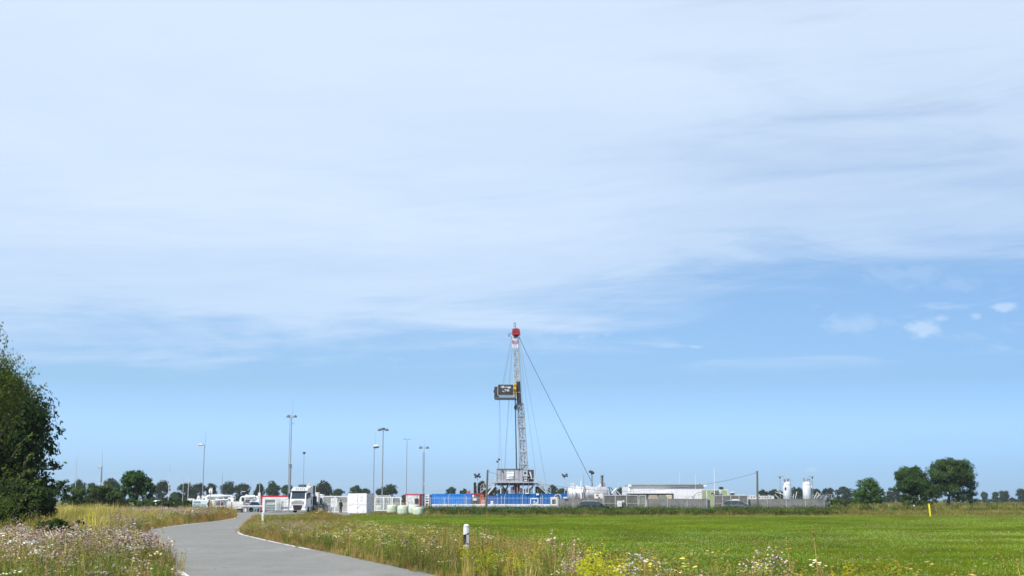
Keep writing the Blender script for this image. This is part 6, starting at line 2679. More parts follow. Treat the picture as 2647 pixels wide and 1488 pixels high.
# ---- wrapped white block, tarpaulin with creases
def wrapped():
    Y = 171.5
    g = thing('wrapped_block', 'tall block wrapped in creased white tarpaulin beside the palisade gate', 'wrapped load', gz(930, Y))
    X0, X1 = xat(900, Y), xat(948, Y)
    H = zat(1274, Y)
    dx, dy = xat(962, Y + 2.6) - X1, 2.6
    rs = np.random.RandomState(3)

    def face(o, u, w, h, nx, nz, nrm, seed):
        mb = MB()
        vs = []
        for j in range(nz + 1):
            for i in range(nx + 1):
                a, b = i / nx, j / nz
                p = Vector(o) + Vector(u) * a + Vector((0, 0, h * b))
                e = min(a, 1 - a, b, 1 - b) * 6
                v = mnoise.noise(Vector((a * 5 + b * 4 + seed, b * 3 - a * 2, 1.3))) * .10 + abs(mnoise.noise(Vector((a * 5 - b * 4, b * 4.5 + a * 3 + seed, 4.3)))) * .11
                vs.append(p + Vector(nrm) * v * min(1, e))
        fs = [(j * (nx + 1) + i, j * (nx + 1) + i + 1, (j + 1) * (nx + 1) + i + 1, (j + 1) * (nx + 1) + i) for j in range(nz) for i in range(nx)]
        mb.add(vs, fs)
        return mb
    face((X0, Y, 0), (X1 - X0, 0, 0), 0, H, 26, 28, (0, -1, 0), 0).build('tarpaulin', TARP, g)
    face((X1, Y, 0), (dx, dy, 0), 0, H - .05, 14, 24, (1, -.2, 0), 5).build('tarpaulin', mat('shaded_tarpaulin', (.6, .6, .66), .5), g)  # shade of the right side painted in as a greyer sheet colour
    t = MB()
    t.add([(X0, Y, H), (X1, Y, H), (X1 + dx, Y + dy, H - .05), (X0 + dx, Y + dy, H), (X0 + dx, Y + dy, 0), (X0, Y, 0)], [(0, 1, 2, 3), (0, 3, 4, 5)])
    t.build('top_sheet', TARP, g)
    t = MB()
    z = H * .44
    for (a, b) in (((X0, Y - .06, z), (X1, Y - .06, z)), (((X0 + X1) / 2, Y - .06, H), ((X0 + X1) / 2, Y - .06, 0.05)), ((X1 - .02, Y - .05, 0), (X1 - .02, Y - .05, H))):
        t.tube(a, b, .018, .018, 4)
    t.build('strap', mat('grey_strap', (.5, .5, .54), .6), g)


wrapped()
cabin('brown_roofed_cabin', 'low cabin with brown roof edge behind the wrapped white block', 945, 961, 1274, 184, 3, mat('pink_grey', (.5, .42, .44), .6), DRED, 1320, tw=.2)

# ---- silage bales
def bale(label, px, yb, dia_px, hgt_px, seed):
    p = G(px, yb)
    s = p.y / 3345.0
    r = dia_px / 2 * s
    h = hgt_px * s
    rs = random.Random(seed)
    t = MB()
    n = 22
    prof = [(r * .80, 0), (r * .95, h * .08), (r * 1.0, h * .3), (r * 1.02, h * .55), (r * .99, h * .82), (r * .93, h * .94), (r * .78, h), (r * .3, h * 1.015)]
    vs = []
    for (rr, z) in prof:
        for k in range(n):
            a = 2 * math.pi * k / n
            q = rr * (1 + rs.uniform(-.022, .022) + .03 * math.sin(a * 3 + seed))
            vs.append((p.x + math.cos(a) * q, p.y + math.sin(a) * q, z + rs.uniform(-.012, .012)))
    fs = [(i * n + k, i * n + (k + 1) % n, (i + 1) * n + (k + 1) % n, (i + 1) * n + k) for i in range(len(prof) - 1) for k in range(n)]
    fs.append(tuple(range((len(prof) - 1) * n, len(prof) * n)))
    t.add(vs, fs)
    g = thing('silage_bale', label, 'silage bale', p, 'pale wrapped bales in a row')
    t.build('film', FILM, g, smooth=True)
    t = MB()
    t.lathe((p.x, p.y, h * .5), [(r * 1.022, -.012), (r * 1.022, .012)], n, cap=False)
    t.build('wrap_edge', mat('film_edge', (.42, .47, .38), .5), g)


bale('leftmost pale wrapped bale, set back behind the others', 982, 1321, 29, 16, 1)
bale('second pale wrapped bale from the left', 1013, 1326, 27, 22, 2)
bale('third pale wrapped bale from the left', 1041, 1329.5, 28, 24, 3)
bale('fourth pale wrapped bale, half hidden behind the last one', 1069, 1328, 26, 24, 4)
bale('rightmost and nearest pale wrapped bale', 1080, 1332, 27, 22, 5)


# ---- pipework of the gas station at the left
def pipework(name, label, x0, x1, y0, y1, Y, seed, m1=WHITE, vert=8, cat='pipework', dark=.3):
    g = thing(name, label, cat, gz((x0 + x1) / 2, Y))
    rs = random.Random(seed)
    X0, X1, Z0, Z1 = xat(x0, Y), xat(x1, Y), max(0.05, zat(y1, Y)), zat(y0, Y)
    f = MB()
    n = max(2, int((X1 - X0) / 2.2))
    for k in range(n + 1):
        x = X0 + (X1 - X0) * k / n
        for dy in (0, 1.6):
            f.tube((x, Y + dy, 0), (x, Y + dy, Z1), .06, .06, 5)
    for z in (Z0 + (Z1 - Z0) * .35, Z1):
        f.tube((X0, Y, z), (X1, Y, z), .05, .05, 5)
        f.tube((X0, Y + 1.6, z), (X1, Y + 1.6, z), .05, .05, 5)
    f.build('frame', LGREY, g)
    for k in range(vert):
        x = rs.uniform(X0, X1)
        y = Y + rs.uniform(.2, 1.4)
        za, zb = rs.uniform(Z0, Z0 + (Z1 - Z0) * .5), rs.uniform(Z0 + (Z1 - Z0) * .5, Z1 + .15)
        w = rs.uniform(.5, 2.2) * rs.choice((-1, 1))
        xe = min(max(x + w, X0), X1)
        r = rs.uniform(.06, .15)
        m = m1 if rs.random() > dark else rs.choice((DGREY, GALV, LGREY))
        t = MB()
        t.path([(x, y, 0.05), (x, y, zb), (xe, y, zb), (xe, y, za)], r, 7)
        t.build('pipe', m, g)
        t = MB()
        t.lathe((x, y, (za + zb) / 2), [(r * 1.2, -.12), (r * 2, -.1), (r * 2, .1), (r * 1.2, .12)], 8)
        t.tube((x, y - .3, (za + zb) / 2), (x, y, (za + zb) / 2), .03, .03, 4)
        t.lathe((x, y - .3, (za + zb) / 2), [(.14, -.02), (.16, 0), (.14, .02)], 8, 'Y')
        t.build('valve', rs.choice((DGREY, DRED, GALV, OFFWHITE)), g)
    return g


pipework('pipework', 'white pipework with valves above the pale covered tank', 520, 602, 1281, 1300, 196, 5, vert=16)
pipework('pipework', 'dense white pipes and dark valves right of the pale covered tank', 556, 585, 1290, 1316, 184, 6, vert=12, dark=.4)
pipework('pipework', 'white pipe skid in front of the red roofed container', 632, 672, 1281, 1312, 190, 7, vert=16, dark=.35)
pipework('pipework', 'low grey pipework seen left of the hedge bushes end', 395, 436, 1295, 1304, 200, 8, vert=8)
pipework('pipework', 'low white pipework between the twin rods and the pale tank', 484, 500, 1291, 1308, 190, 9, vert=5)
pipework('pipework', 'small pipework under the thin rod above the truck bed', 806, 834, 1278, 1300, 192, 10, vert=9)


def pipe_loop(label, x0, x1, ytop, Y, r=.17):
    g = thing('pipe_loop', label, 'pipe', gz((x0 + x1) / 2, Y))
    a, b = xat(x0, Y), xat(x1, Y)
    z = zat(ytop, Y)
    t = MB()
    pts = [(a, Y, 0), (a, Y, z - .3), (a + .1, Y, z - .08), (a + .3, Y, z), (b - .3, Y, z), (b - .1, Y, z - .08), (b, Y, z - .3), (b, Y, 0)]
    t.path(pts, r, 8)
    t.build('tube', WHITE, g, smooth=True)
    t = MB()
    for x in (a, b):
        t.lathe((x, Y, .9), [(r * 1.6, -.05), (r * 1.6, .05)], 10)
    t.build('flange', LGREY, g)


pipe_loop('narrow white pipe loop left of the pipework', 510.5, 516, 1282, 194, .13)
pipe_loop('wide white pipe loop over the pipework', 534, 601, 1281, 193, .2)
pipe_loop('white pipe loop left of the pipe skid', 622, 668, 1283, 189, .15)
g = thing('covered_tank', 'pale blue covered tank on the verge behind the hooded person', 'tank', gz(526, 186))
t = MB()
pbox(t, 497, 556, 1290.5, 1320, 186, 2.4)
t.build('shell', mat('pale_blue_cover', (.52, .6, .66), .5, dirt=(.3, .38, .42, .4)), g, bevel=.12)
t = MB()
pbox(t, 499, 530, 1301, 1318, 185.9, .05)
t.build('screen', mat('pale_green_glass', (.28, .42, .38), .3), g)
t = MB()
pbox(t, 501, 517, 1294, 1296.5, 185.88, .04)
t.build('stripe', mat('grey_blue', (.25, .3, .38), .5), g)
for (a, b, y, lb) in ((586.5, 598, 1295, 'left pale cabinet beside the rail left of the gate'), (600, 629, 1295, 'wide pale cabinet beside the rail left of the gate')):
    g = thing('cabinet', lb, 'cabinet', gz((a + b) / 2, 184))
    t = MB()
    pbox(t, a, b, y, 1312, 184, 1.2)
    t.build('housing', mat('cream_cabinet', (.58, .59, .55), .55), g, bevel=.03)
    t = MB()
    pbox(t, a + 1, b - 1, y + 2, 1303, 183.97, .02)
    t.build('door', OFFWHITE, g)
g = thing('trough', 'dark low concrete trough at the end of the road', 'trough', gz(609, 178))
t = MB()
pbox(t, 592, 622, 1313, 1325, 178, 1.5)
t.build('wall', CONC, g)
t = MB()
pbox(t, 606, 608, 1314, 1325, 177.9, .1)
t.build('rib', LGREY, g)
t = MB()
pbox(t, 591, 623, 1311.6, 1313.2, 177.85, 1.8)
t.build('rim', OFFWHITE, g)
for (a, b, y0, y1, lb) in ((516, 521.5, 1251, 1290, 'tall dark narrow stack beside the left street lamp'), (626, 632, 1270, 1291, 'dark burner stack with a white cap')):
    g = thing('stack', lb, 'stack', gz((a + b) / 2, 203))
    t = MB()
    pbox(t, a, b, y0, 1310, 203, .5)
    t.build('duct', BLACK, g, bevel=.03)
    t = MB()
    pbox(t, a - 1.5, b + 1.5, y0 - 1.6, y0 - .1, 202.8, .9)
    t.build('cap', OFFWHITE if a > 600 else DGREY, g)
for (x, y0, r, lb) in ((542.5, 1259, .10, 'left one of two white vent pipes above the pipework'), (547, 1259, .10, 'right one of two white vent pipes above the pipework')):
    g = thing('vent_pipe', lb, 'pipe', gz(x, 197))
    t = MB()
    t.tube(gz(x, 197), gz(x, 197) + Vector((0, 0, zat(y0, 197))), r, r * .8, 7)
    t.build('tube', OFFWHITE, g)
    t = MB()
    t.lathe(P(x, 1268, 197), [(r, -.3), (r * 1.7, -.2), (r * 1.7, .2), (r, .3)], 8)
    t.build('sleeve', WHITE, g)
# signpost in front of the hooded person
g = thing('signpost', 'thin grey post standing in front of the hooded person', 'post', gz(543, 168))
t = MB()
t.tube(gz(543, 168), gz(543, 168) + Vector((0, 0, zat(1268, 168))), .045, .045, 7)
t.build('pole', GALV, g)
t = MB()
t.lathe(gz(543, 168) + Vector((0, 0, zat(1268, 168))), [(.05, -.02), (.05, .05)], 7)
t.build('cap', GALV, g)
g = thing('signpost', 'thin post with a striped tip rising from the verge in front of the truck', 'post', gz(805.5, 150))
t = MB()
t.tube(gz(805.5, 150), gz(805.5, 150) + Vector((0, 0, zat(1280, 150))), .035, .035, 7)
t.build('pole', WOOD, g)
t = MB()
t.tube(gz(805.5, 150) + Vector((0, -.01, zat(1302, 150))), gz(805.5, 150) + Vector((0, -.01, zat(1290, 150))), .05, .05, 7)
t.build('tip', BLACK, g)


# ---- people
def person(label, px, Y, h, rz, top, trousers, hood=None, hair=None, arms=0, cat='person'):
    b = gz(px, Y)
    g = thing('person', label, cat, b, local=True, rz=rz)
    k = h / 1.75
    V = [(0, 0, .95), (0, 0, 1.12), (0, .01, 1.36), (0, 0, 1.5), (0, -.01, 1.6), (0, -.01, 1.68)]
    E = [(0, 1), (1, 2), (2, 3), (3, 4), (4, 5)]
    Rd = [(.15, .10), (.13, .10), (.16, .11), (.055, .055), (.085, .10), (.075, .085)]
    sets = {}
    for s in (-1, 1):
        i = len(V)
        fw = .04 * s
        V += [(s * .09, 0, .88), (s * .1, -.02 + fw, .5), (s * .1, .01 + fw, .09), (s * .105, -.13 + fw, .04)]
        E += [(0, i), (i, i + 1), (i + 1, i + 2), (i + 2, i + 3)]
        Rd += [(.09, .09), (.058, .06), (.042, .045), (.04, .03)]
        i = len(V)
        el = (s * .25, -.02, 1.14) if arms == 0 else (s * .24, -.06, 1.14)
        ha = (s * .24, -.1, .88) if arms == 0 else (s * .10, -.24, 1.16)
        V += [(s * .17, 0, 1.42), el, ha]
        E += [(2, i), (i, i + 1), (i + 1, i + 2)]
        Rd += [(.055, .06), (.042, .042), (.03, .03)]
        d = (Vector(ha) - Vector(el)).normalized()
        pm = Vector(ha) + d * .07
        j = len(V)
        V.append(tuple(pm))
        E.append((i + 2, j))
        Rd.append((.034, .018))
        for q in range(5):
            o = Vector((0, (q - 1.5) * .02, 0)) if q < 4 else Vector((-s * .02, -.045, 0))
            L = (.075, .085, .08, .065, .045)[q]
            st = pm + o * .9
            V.append(tuple(st))
            V.append(tuple(st + d * L + o * .2))
            E += [(j, len(V) - 2), (len(V) - 2, len(V) - 1)]
            Rd += [(.009, .009), (.008, .008)]
    V = [tuple(c * k for c in v) for v in V]
    me = bpy.data.meshes.new('body')
    me.from_pydata(V, E, [])
    ob = bpy.data.objects.new('body', me)
    COL.objects.link(ob)
    ob.parent = g
    sk = ob.modifiers.new('skin', 'SKIN')
    sk.use_smooth_shade = True
    for i, r in enumerate(Rd):
        me.skin_vertices[0].data[i].radius = (r[0] * k, r[1] * k)
    me.skin_vertices[0].data[0].use_root = True
    sb = ob.modifiers.new('sub', 'SUBSURF')
    sb.levels = 1
    sb.render_levels = 1
    me.materials.append(SKIN)
    # jacket
    t = MB()
    t.lathe((0, 0, 0), [(.20 * k, .86 * k), (.205 * k, .95 * k), (.19 * k, 1.12 * k), (.215 * k, 1.32 * k), (.20 * k, 1.43 * k), (.09 * k, 1.50 * k)], 14, sy=.72)
    for s in (-1, 1):
        el = Vector((s * .25, -.02, 1.14)) if arms == 0 else Vector((s * .24, -.06, 1.14))
        ha = Vector((s * .24, -.1, .88)) if arms == 0 else Vector((s * .10, -.24, 1.16))
        t.tube(Vector((s * .165, 0, 1.42)) * k, el * k, .082 * k, .066 * k, 9)
        t.lathe(el * k, [(.04 * k, -.05 * k), (.067 * k, 0), (.04 * k, .05 * k)], 9)
        t.tube(el * k, ha * k, .066 * k, .052 * k, 9)
    t.build('jacket', top, g, smooth=True)
    t = MB()
    t.lathe((0, 0, 0), [(.15 * k, .80 * k), (.175 * k, .9 * k), (.16 * k, .98 * k)], 14, sy=.75)
    for s in (-1, 1):
        fw = .04 * s
        t.tube(Vector((s * .085, 0, .9)) * k, Vector((s * .1, -.02 + fw, .5)) * k, .115 * k, .085 * k, 10)
        t.tube(Vector((s * .1, -.02 + fw, .5)) * k, Vector((s * .1, .01 + fw, .08)) * k, .085 * k, .068 * k, 10)
    t.build('trousers', trousers, g, smooth=True)
    t = MB()
    for s in (-1, 1):
        fw = .04 * s
        t.lathe((s * .1 * k, (-.05 + fw) * k, 0), [(.06 * k, 0), (.065 * k, .04 * k), (.05 * k, .1 * k)], 10, sy=2.1)
    t.build('shoes', BLACK, g)
    t = MB()
    if hood:
        t.lathe((0, .02 * k, 0), [(.13 * k, 1.44 * k), (.13 * k, 1.54 * k), (.128 * k, 1.66 * k), (.10 * k, 1.75 * k), (.03 * k, 1.79 * k)], 14, sy=1.0)
        t.build('hood', hood, g, smooth=True)
    else:
        t.lathe((0, .015 * k, 0), [(.088 * k, 1.6 * k), (.1 * k, 1.66 * k), (.092 * k, 1.73 * k), (.03 * k, 1.78 * k)], 14, sy=1.12)
        t.build('hair', hair, g, smooth=True)
    t = MB()
    t.add([(-.015 * k, -.105 * k, 1.6 * k), (.015 * k, -.105 * k, 1.6 * k), (0, -.13 * k, 1.6 * k), (0, -.10 * k, 1.645 * k)], [(0, 1, 2), (0, 2, 3), (1, 3, 2)])
    t.build('nose', SKIN, g)
    t = MB()
    for s in (-1, 1):
        t.lathe((s * .032 * k, -.098 * k, 1.65 * k), [(.004 * k, -.006), (.010 * k, 0), (.004 * k, .006)], 6, 'Y')
    t.box((-.022 * k, -.105 * k, 1.568 * k), (.022 * k, -.094 * k, 1.574 * k))
    t.build('face_features', mat('face_dark', (.12, .04, .035), .6), g)
    return g


person('person in black work clothes standing at the white gate right of the truck', 881, 179.4, 1.72, 2.6, mat('black_jacket', (.02, .02, .022), .8), mat('black_trousers', (.015, .015, .02), .8), hair=mat('dark_hair', (.02, .015, .01), .8))
person('person in a dark red hooded coat seen behind the thin post on the left verge', 541.5, 170, 1.72, .3, mat('maroon_coat', (.07, .018, .02), .85), mat('dark_jeans', (.03, .025, .035), .85), hood=mat('maroon_hood', (.055, .015, .018), .85), arms=1)


# ---- truck (built along -Y, nose forward), then turned
def truck():
    rz = rad(-17)
    b = gz(770, 176.5)
    g = thing('truck', 'white flatbed truck with roof lamps and crane facing the camera at the gate', 'truck', b, local=True, rz=rz)
    W2 = 1.22
    wh = WHITE
    side = [(-0.0, .45), (-.06, 1.0), (0.0, 1.55), (.10, 2.2), (.32, 3.05), (.75, 3.32), (2.1, 3.36), (2.1, .75), (.62, .75), (.55, .45)]
    t = MB()
    n = len(side)
    vs = [(-W2, p[0], p[1]) for p in side] + [(W2, p[0], p[1]) for p in side]
    t.add(vs, [tuple(range(n)), tuple(range(n, 2 * n))[::-1]] + [((k + 1) % n, k, n + k, n + (k + 1) % n) for k in range(n)])
    t.build('cab', wh, g, bevel=.06)
    t = MB()      # windscreen slab following the slope
    t.add([(-1.02, .005, 1.88), (1.02, .005, 1.88), (.98, .235, 2.82), (-.98, .235, 2.82), (-1.02, .06, 1.88), (1.02, .06, 1.88), (.98, .29, 2.82), (-.98, .29, 2.82)],
          [(0, 1, 2, 3), (4, 7, 6, 5), (0, 3, 7, 4), (1, 5, 6, 2), (3, 2, 6, 7), (0, 4, 5, 1)])
    t.build('windscreen', GLASS, g)
    for s in (-1, 1):
        t = MB()
        x = s * (W2 + .004)
        t.add([(x, .42, 1.95), (x, 1.35, 1.95), (x, 1.35, 2.7), (x, .60, 2.7)], [(0, 1, 2, 3)])
        t.box((x - .004, .42, 1.949), (x + .004, 1.35, 1.951))
        t.build('side_window', GLASS, g)
        t = MB()
        x = s * (W2 + .001)
        for (y0, z0, y1, z1) in ((.3, .8, .3, 1.9), (1.42, .8, 1.42, 2.75), (.3, .8, 1.42, .8)):
            t.tube((x, y0, z0), (x, y1, z1), .012, .012, 4)
        t.build('door_gap', DGREY, g)
        t = MB()
        t.box((s * W2, -.02, 1.85), (s * (W2 + .26), .14, 2.55))
        t.box((s * W2, .02, 2.6), (s * (W2 + .2), .06, 2.66))
        t.build('mirror', BLACK, g, bevel=.04)
        t = MB()
        t.box((s * 1.08 - .13, -.10, .62), (s * 1.08 + .13, .0, .95))
        h = t.build('headlight', LGREY, g, bevel=.03)
        t = MB()
        t.box((s * 1.08 - .09, -.12, .67), (s * 1.08 + .09, -.101, .9))
        t.build('lens', mat('lamp_glass', (.6, .65, .7), .1), h)
    t = MB()
    t.box((-1.16, -.005, 2.84), (1.16, .30, 2.98))
    t.build('sun_visor', DGREY, g)
    for k in range(3):
        t = MB()
        z = 1.42 - k * .20
        t.box((-.96, -.075, z), (.96, -.02, z + .08))
        t.build('grille_slot', BLACK, g)
    t = MB()
    t.box((-.62, -.05, 1.60), (.62, -.0, 1.665))
    t.build('maker_badge', mat('badge_grey', (.3, .3, .3), .4, .4), g)
    t = MB()
    t.prism([(-.66, .98), (.66, .98), (.58, .42), (.46, .36), (-.46, .36), (-.58, .42)], -.12, -.03)
    t.build('lower_grille', BLACK, g)
    t = MB()
    t.box((-W2 - .02, -.10, .30), (W2 + .02, .5, .58))
    t.build('bumper', wh, g, bevel=.05)
    t = MB()
    t.box((-W2, -.055, 1.03), (W2, -.03, 1.07))
    t.build('hood_gap', DGREY, g)
    for k in range(5):
        t = MB()
        x = -.62 + k * .31
        t.lathe((x + .1, .32, 3.20), [(.10, -.06), (.115, .06)], 10, 'Y')
        t.build('roof_lamp', mat('lamp_glass', (.6, .65, .7), .1), g)
    t = MB()
    t.box((-1.15, .62, 3.34), (1.15, 1.9, 3.42))
    t.build('roof_cap', wh, g, bevel=.04)
    t = MB()
    t.box((-.42, .9, 3.43), (.42, 1.6, 3.80))
    for z in (3.5, 3.6, 3.7):
        t.box((-.44, .87, z), (.44, .895, z + .03))
    t.build('roof_box', DGREY, g, bevel=.02)
    t = MB()
    t.prism([(.78, 3.36), (1.26, 3.36), (1.26, 3.5), (1.1, 3.68), (.82, 3.68)], 1.2, 2.0)
    t.build('air_deflector', wh, g)
    t = MB()
    t.lathe((1.02, 1.3, 3.68), [(.16, 0), (.17, .08), (.12, .2), (.03, .24)], 12)
    t.build('beacon', mat('amber_beacon', (.75, .42, .05), .25), g)
    # chassis, bed
    t = MB()
    t.box((-.45, 1.0, .7), (-.3, 9.3, .98))
    t.box((.3, 1.0, .7), (.45, 9.3, .98))
    t.build('chassis', DGREY, g)
    t = MB()
    t.box((-1.24, 3.3, 1.02), (1.24, 9.4, 1.22))
    t.build('flatbed', DGREY, g)
    t = MB()
    t.box((-1.22, 3.26, 1.23), (1.22, 3.36, 2.2))
    t.build('headboard', mat('dark_blue_board', (.04, .045, .09), .6), g)
    for k in range(9):
        t = MB()
        y = 3.6 + k * .62
        t.box((1.242, y, 1.05), (1.30, y + .1, 1.2))
        t.build('lashing_point', BLACK, g)
    for y in (1.35, 6.6, 7.95):
        for s in (-1, 1):
            t = MB()
            t.lathe((s * 1.06, y, .52), [(.34, -.15), (.5, -.15), (.52, -.08), (.52, .08), (.5, .15), (.34, .15)], 22, 'X', cap=False)
            w = t.build('tyre', TYRE, g)
            t = MB()
            t.lathe((s * 1.06, y, .52), [(.10, -.13), (.34, -.1), (.34, .1), (.10, .13)], 14, 'X')
            t.build('rim', LGREY, g)
    t = MB()
    for s in (-1, 1):
        t.box((s * 1.06 - .2, 2.4, .55), (s * 1.06 + .2, 5.6, .98))
        t.box((s * 1.1 - .1, 5.9, 1.0), (s * 1.1 + .1, 8.7, 1.02))
    t.build('side_tank', DGREY, g)
    # folded crane behind the cab
    t = MB()
    t.box((-.3, 2.45, 1.0), (.3, 3.1, 2.4))
    t.build('crane_column', mat('crane_dark', (.05, .05, .07), .5), g)
    for (a, b, r) in (((0, 2.8, 2.4), (1.05, 2.8, 2.75), .16), ((1.05, 2.8, 2.75), (1.1, 2.9, 1.3), .13), ((0, 2.7, 2.3), (-1.05, 2.7, 2.6), .14), ((-1.05, 2.7, 2.6), (-1.0, 2.8, 1.4), .12), ((.4, 2.9, 1.3), (1.4, 2.9, 1.25), .1)):
        t = MB()
        t.tube(a, b, r, r, 6)
        t.build('crane_boom', mat('crane_dark', (.05, .05, .07), .5), g)
    t = MB()
    t.box((.75, 4.0, 1.23), (1.15, 4.5, 2.75))
    t.box((.45, 4.1, 2.4), (.75, 4.4, 2.7))
    t.build('load_post', OFFWHITE, g, bevel=.03)
    t = MB()
    t.box((.2, 4.9, 1.23), (1.0, 6.0, 2.0))
    t.build('load_crate', mat('crate_dark', (.05, .05, .055), .7), g, bevel=.04)


truck()


# ---- cars (nose to +X)
def car(label, px, Y, body, roofm, L=4.7, rz=0.0, H=1.62, hatch_white=False, roof_bars=False):
    b = gz(px, Y)
    g = thing('parked_car', label, 'car', b, 'cars parked along the grey fence', local=True, rz=rz)
    # stations: x, z of bonnet/belt line, half width
    hl = L / 2
    belt = [(-hl, .98), (-hl + .12, 1.08), (-hl + .6, 1.10), (0, 1.06), (.95, 1.02), (1.15, 1.0), (hl - .5, .90), (hl - .12, .78), (hl, .62)]
    half = [.70, .84, .90, .92, .92, .91, .88, .78, .60]
    t = MB()
    vs = []
    for (x, z), w in zip(belt, half):
        vs += [(x, -w * .97, .28), (x, -w, .55), (x, -w * .985, z - .12), (x, -w * .90, z), (x, w * .90, z), (x, w * .985, z - .12), (x, w, .55), (x, w * .97, .28)]
    m = 8
    fs = []
    for i in range(len(belt) - 1):
        for k in range(m):
            fs.append((i * m + k, (i + 1) * m + k, (i + 1) * m + (k + 1) % m, i * m + (k + 1) % m))
    fs += [tuple(range(m)), tuple(range((len(belt) - 1) * m, len(belt) * m))[::-1]]
    t.add(vs, fs)
    t.build('body', body, g, smooth=False, bevel=.03)
    # greenhouse
    prof = [(-hl + .25, 1.08, -hl + .62, H - .10), (-hl + .75, 1.10, -hl + .95, H - .01), (0, 1.06, -.1, H), (1.35, 1.0, .45, H - .07)]
    t = MB()
    vs = []
    for (x0, z0, x1, z1) in prof:
        vs += [(x0, -.80, z0 - .02), (x1, -.63, z1 - .07), (x1, .63, z1 - .07), (x0, .80, z0 - .02)]
    fs = []
    for i in range(3):
        for k in range(4):
            fs.append((i * 4 + k, (i + 1) * 4 + k, (i + 1) * 4 + (k + 1) % 4, i * 4 + (k + 1) % 4))
    fs += [(0, 1, 2, 3), (15, 14, 13, 12)]
    t.add(vs, fs)
    t.build('glasshouse', mat('car_glass', (.02, .03, .04), .06, spec=.9), g)
    t = MB()
    vs = []
    for (x0, z0, x1, z1) in prof:
        vs += [(x1, -.66, z1 - .075), (x1, -.58, z1), (x1, .58, z1), (x1, .66, z1 - .075)]
    fs = []
    for i in range(3):
        for k in range(3):
            fs.append((i * 4 + k, (i + 1) * 4 + k, (i + 1) * 4 + k + 1, i * 4 + k + 1))
    t.add(vs, fs)
    t.build('roof', roofm, g)
    for s in (-1, 1):
        t = MB()
        for (a, c) in (((-hl + .3, s * .80, 1.08), (-hl + .66, s * .645, H - .15)), ((-.9, s * .815, 1.09), (-.92, s * .65, H - .09)), ((.12, s * .815, 1.05), (.0, s * .65, H - .08)), ((1.33, s * .79, 1.0), (.45, s * .64, H - .14))):
            t.tube(a, c, .035, .03, 4)
        t.build('pillar', body, g)
        t = MB()
        t.box((.86, s * .86 - (.0 if s > 0 else .17), 1.04), (1.06, s * .86 + (.17 if s > 0 else 0), 1.18))
        t.build('mirror', body, g, bevel=.03)
        t = MB()
        t.box((-hl - .01, s * .66 - .12, .86), (-hl + .10, s * .66 + .12, 1.0))
        t.build('tail_light', mat('tail_red', (.3, .01, .01), .2), g)
        t = MB()
        t.box((hl - .22, s * .62 - .14, .64), (hl - .06, s * .62 + .14, .76))
        t.build('headlight', mat('lamp_glass', (.6, .65, .7), .1), g)
        t = MB()
        for x in (-.5, .45):
            t.box((x, s * .925 - .01, .92), (x + .16, s * .925 + .01, .95))
        t.build('door_handle', LGREY, g)
        for x in (-hl + .85, hl - .88):
            t = MB()
            t.lathe((x, s * .80, .33), [(.20, -.11), (.31, -.11), (.335, -.06), (.335, .06), (.31, .11), (.20, .11)], 20, 'Y', cap=False)
            t.build('tyre', TYRE, g)
            t = MB()
            t.lathe((x, s * .80, .33), [(.05, -.10), (.20, -.08), (.20, .08), (.05, .10)], 10, 'Y')
            t.build('rim', LGREY, g)
    t = MB()
    t.prism([(-hl + .28, H - .10), (-hl + .72, H - .03), (-hl + .72, H + .01), (-hl + .26, H - .05)], -.60, .60)
    t.build('spoiler', body, g)
    if roof_bars:
        t = MB()
        for s in (-1, 1):
            t.tube((-hl + .9, s * .58, H + .03), (.25, s * .58, H + .02), .02, .02, 5)
        t.build('roof_rail', LGREY, g)
        t = MB()
        t.prism([(-.9, H + .03), (.3, H + .03), (.1, H + .16), (-.7, H + .17)], -.35, .35)
        t.build('roof_pod', WHITE, g, bevel=.04)


car('dark blue black hatchback parked at the long grey sliding gate', 1536, 178, mat('midnight_paint', (.012, .016, .032), .25, .1, spec=.5), mat('car_roof_silver', (.35, .37, .4), .3, .5), 4.7, rad(-4))
car('grey blue estate car parked left of the right wooden pole', 1907, 179.5, mat('slate_paint', (.12, .135, .17), .25, .4, spec=.6), mat('slate_roof', (.16, .17, .2), .25, .4), 4.8, rad(-8), roof_bars=True)
g = thing('parked_car', 'light blue car mostly hidden by the pipes left of the gate', 'car', gz(652, 187))
t = MB()
X0 = xat(641, 187)
t.prism([(X0, .35), (X0 + 2.3, .35), (X0 + 2.3, .9), (X0 + 1.9, 1.0), (X0 + 1.4, 1.45), (X0 + .5, 1.5), (X0 + .1, 1.0), (X0, .95)], 187, 188.7)
t.build('body', mat('car_light_blue', (.16, .32, .5), .3, .2), g, bevel=.05)
t = MB()
t.prism([(X0 + .2, 1.0), (X0 + 1.8, 1.0), (X0 + 1.35, 1.4), (X0 + .55, 1.43)], 186.97, 187.02)
t.build('side_window', GLASS, g)
for k in (.5, 1.8):
    t = MB()
    t.lathe((X0 + k, 187.1, .33), [(.18, -.1), (.33, -.1), (.33, .1), (.18, .1)], 16, 'Y')
    t.build('tyre', TYRE, g)


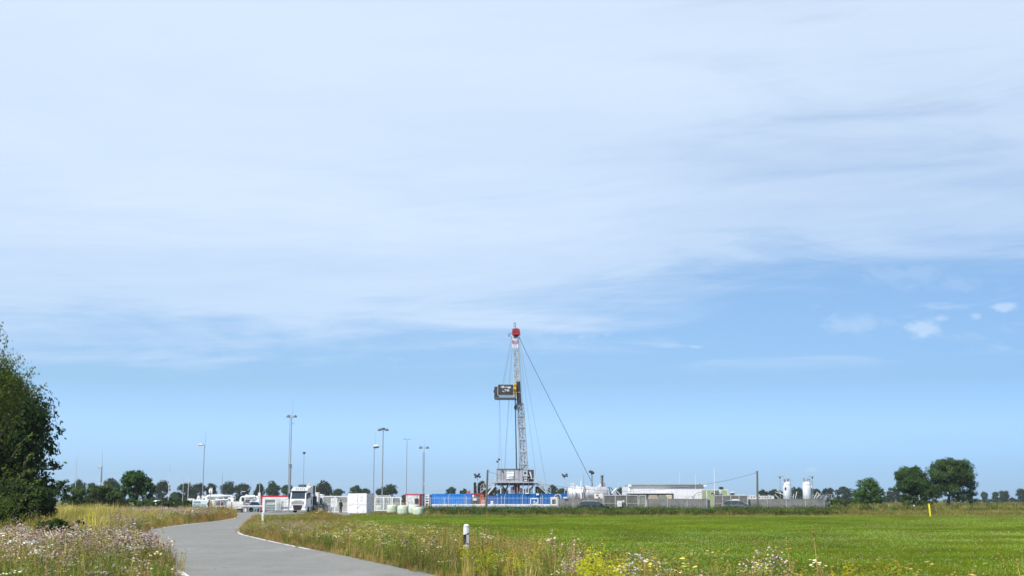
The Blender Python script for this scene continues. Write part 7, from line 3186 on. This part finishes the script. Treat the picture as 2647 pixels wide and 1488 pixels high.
# ---- reflector posts and marker
def delineator(label, px, ybase, top, w=.13, rz=0.0, black=True):
    p = G(px, ybase)
    h = zat(top, p.y)
    g = thing('reflector_post', label, 'reflector post', p, local=True, rz=rz)
    k = h / 1.0
    t = MB()
    sec = [(-w / 2, .02), (-w / 2 + .015, -.03), (0, -.055), (w / 2 - .015, -.03), (w / 2, .02), (w * .3, .06), (-w * .3, .06)]
    n = len(sec)
    zb, zt0, zt1 = 0.0, h - .10, h - .04

    def seg(z0, z1, m, nm, s0=0.0, s1=0.0, off=0.0):
        mb = MB()
        vs = [((x * (1 + off)), y * (1 + off), z0 + s0 * (x / w)) for x, y in sec] + [((x * (1 + off)), y * (1 + off), z1 + s1 * (x / w)) for x, y in sec]
        mb.add(vs, [tuple(range(n))[::-1], tuple(range(n, 2 * n))] + [(q, (q + 1) % n, n + (q + 1) % n, n + q) for q in range(n)])
        return mb.build(nm, m, g)
    zs = h * .42
    ze = h * .72
    seg(0, zs, WHITE, 'lower_shaft', 0, .03)
    seg(zs + .002, ze, BLACK if black else WHITE, 'black_band', .03, .06)
    seg(ze + .002, h - .07, WHITE, 'upper_shaft', .06, .04)
    mb = MB()
    mb.lathe((0, 0, 0), [(w * .45, h - .075), (w * .48, h - .05), (w * .36, h - .015), (w * .1, h)], 10, sy=.8)
    mb.build('cap', WHITE, g)
    mb = MB()
    mb.box((-w * .05, -.066, h * .45), (w * .40, -.058, h * .70))
    mb.build('reflector', LGREY, g)
    mb = MB()
    mb.box((-w * .12, -.07, 0), (w * .12, -.064, .02))
    return g


delineator('nearest white reflector post with a black band, standing in the flowers', 1205, 1444, 1353, .17, .2)
delineator('white reflector post on the left verge with a black band', 497, 1343, 1317, .17)
delineator('white reflector post at the inside of the road bend by the frame gate', 679, 1349, 1323, .18, black=False)
delineator('small white reflector post right of the light green tree', 2299, 1322, 1303, .14)
delineator('small white reflector post under the dark round oak', 2363.5, 1321, 1303.5, .18)
p = G(2404.5, 1337)
g = thing('marker_post', 'bright yellow marker post at the far edge of the green field', 'marker post', p)
t = MB()
hh = zat(1301.5, p.y)
t.prism([(p.x - .02, 0), (p.x + .09, 0), (p.x + .02, hh), (p.x - .13, hh)], p.y - .07, p.y + .07)
t.build('shaft', MARKYEL, g, bevel=.02)
t = MB()
t.box((p.x - .15, p.y - .09, hh), (p.x + .04, p.y + .09, hh + .04))
t.build('cap', MARKYEL, g)
# ---- thin haze in the air around everything
HAZE = 0.00012
if HAZE:
    t = MB()
    t.box((-1500, -40, -1.0), (1500, 1420, 36.0))
    hm = bpy.data.materials.new('air')
    hm.use_nodes = True
    for n_ in list(hm.node_tree.nodes):
        if n_.type == 'BSDF_PRINCIPLED':
            hm.node_tree.nodes.remove(n_)
    pv = hm.node_tree.nodes.new('ShaderNodeVolumePrincipled')
    pv.inputs['Color'].default_value = (0.80, 0.88, 1.0, 1)
    pv.inputs['Density'].default_value = HAZE
    pv.inputs['Anisotropy'].default_value = 0.2
    hm.node_tree.links.new(pv.outputs[0], [n_ for n_ in hm.node_tree.nodes if n_.type == 'OUTPUT_MATERIAL'][0].inputs['Volume'])
    hz = t.build('haze', hm)
    hz['kind'] = 'stuff'
    hz['label'] = 'thin pale summer haze over the whole plain'
    hz['category'] = 'haze'
    hz.display_type = 'WIRE'
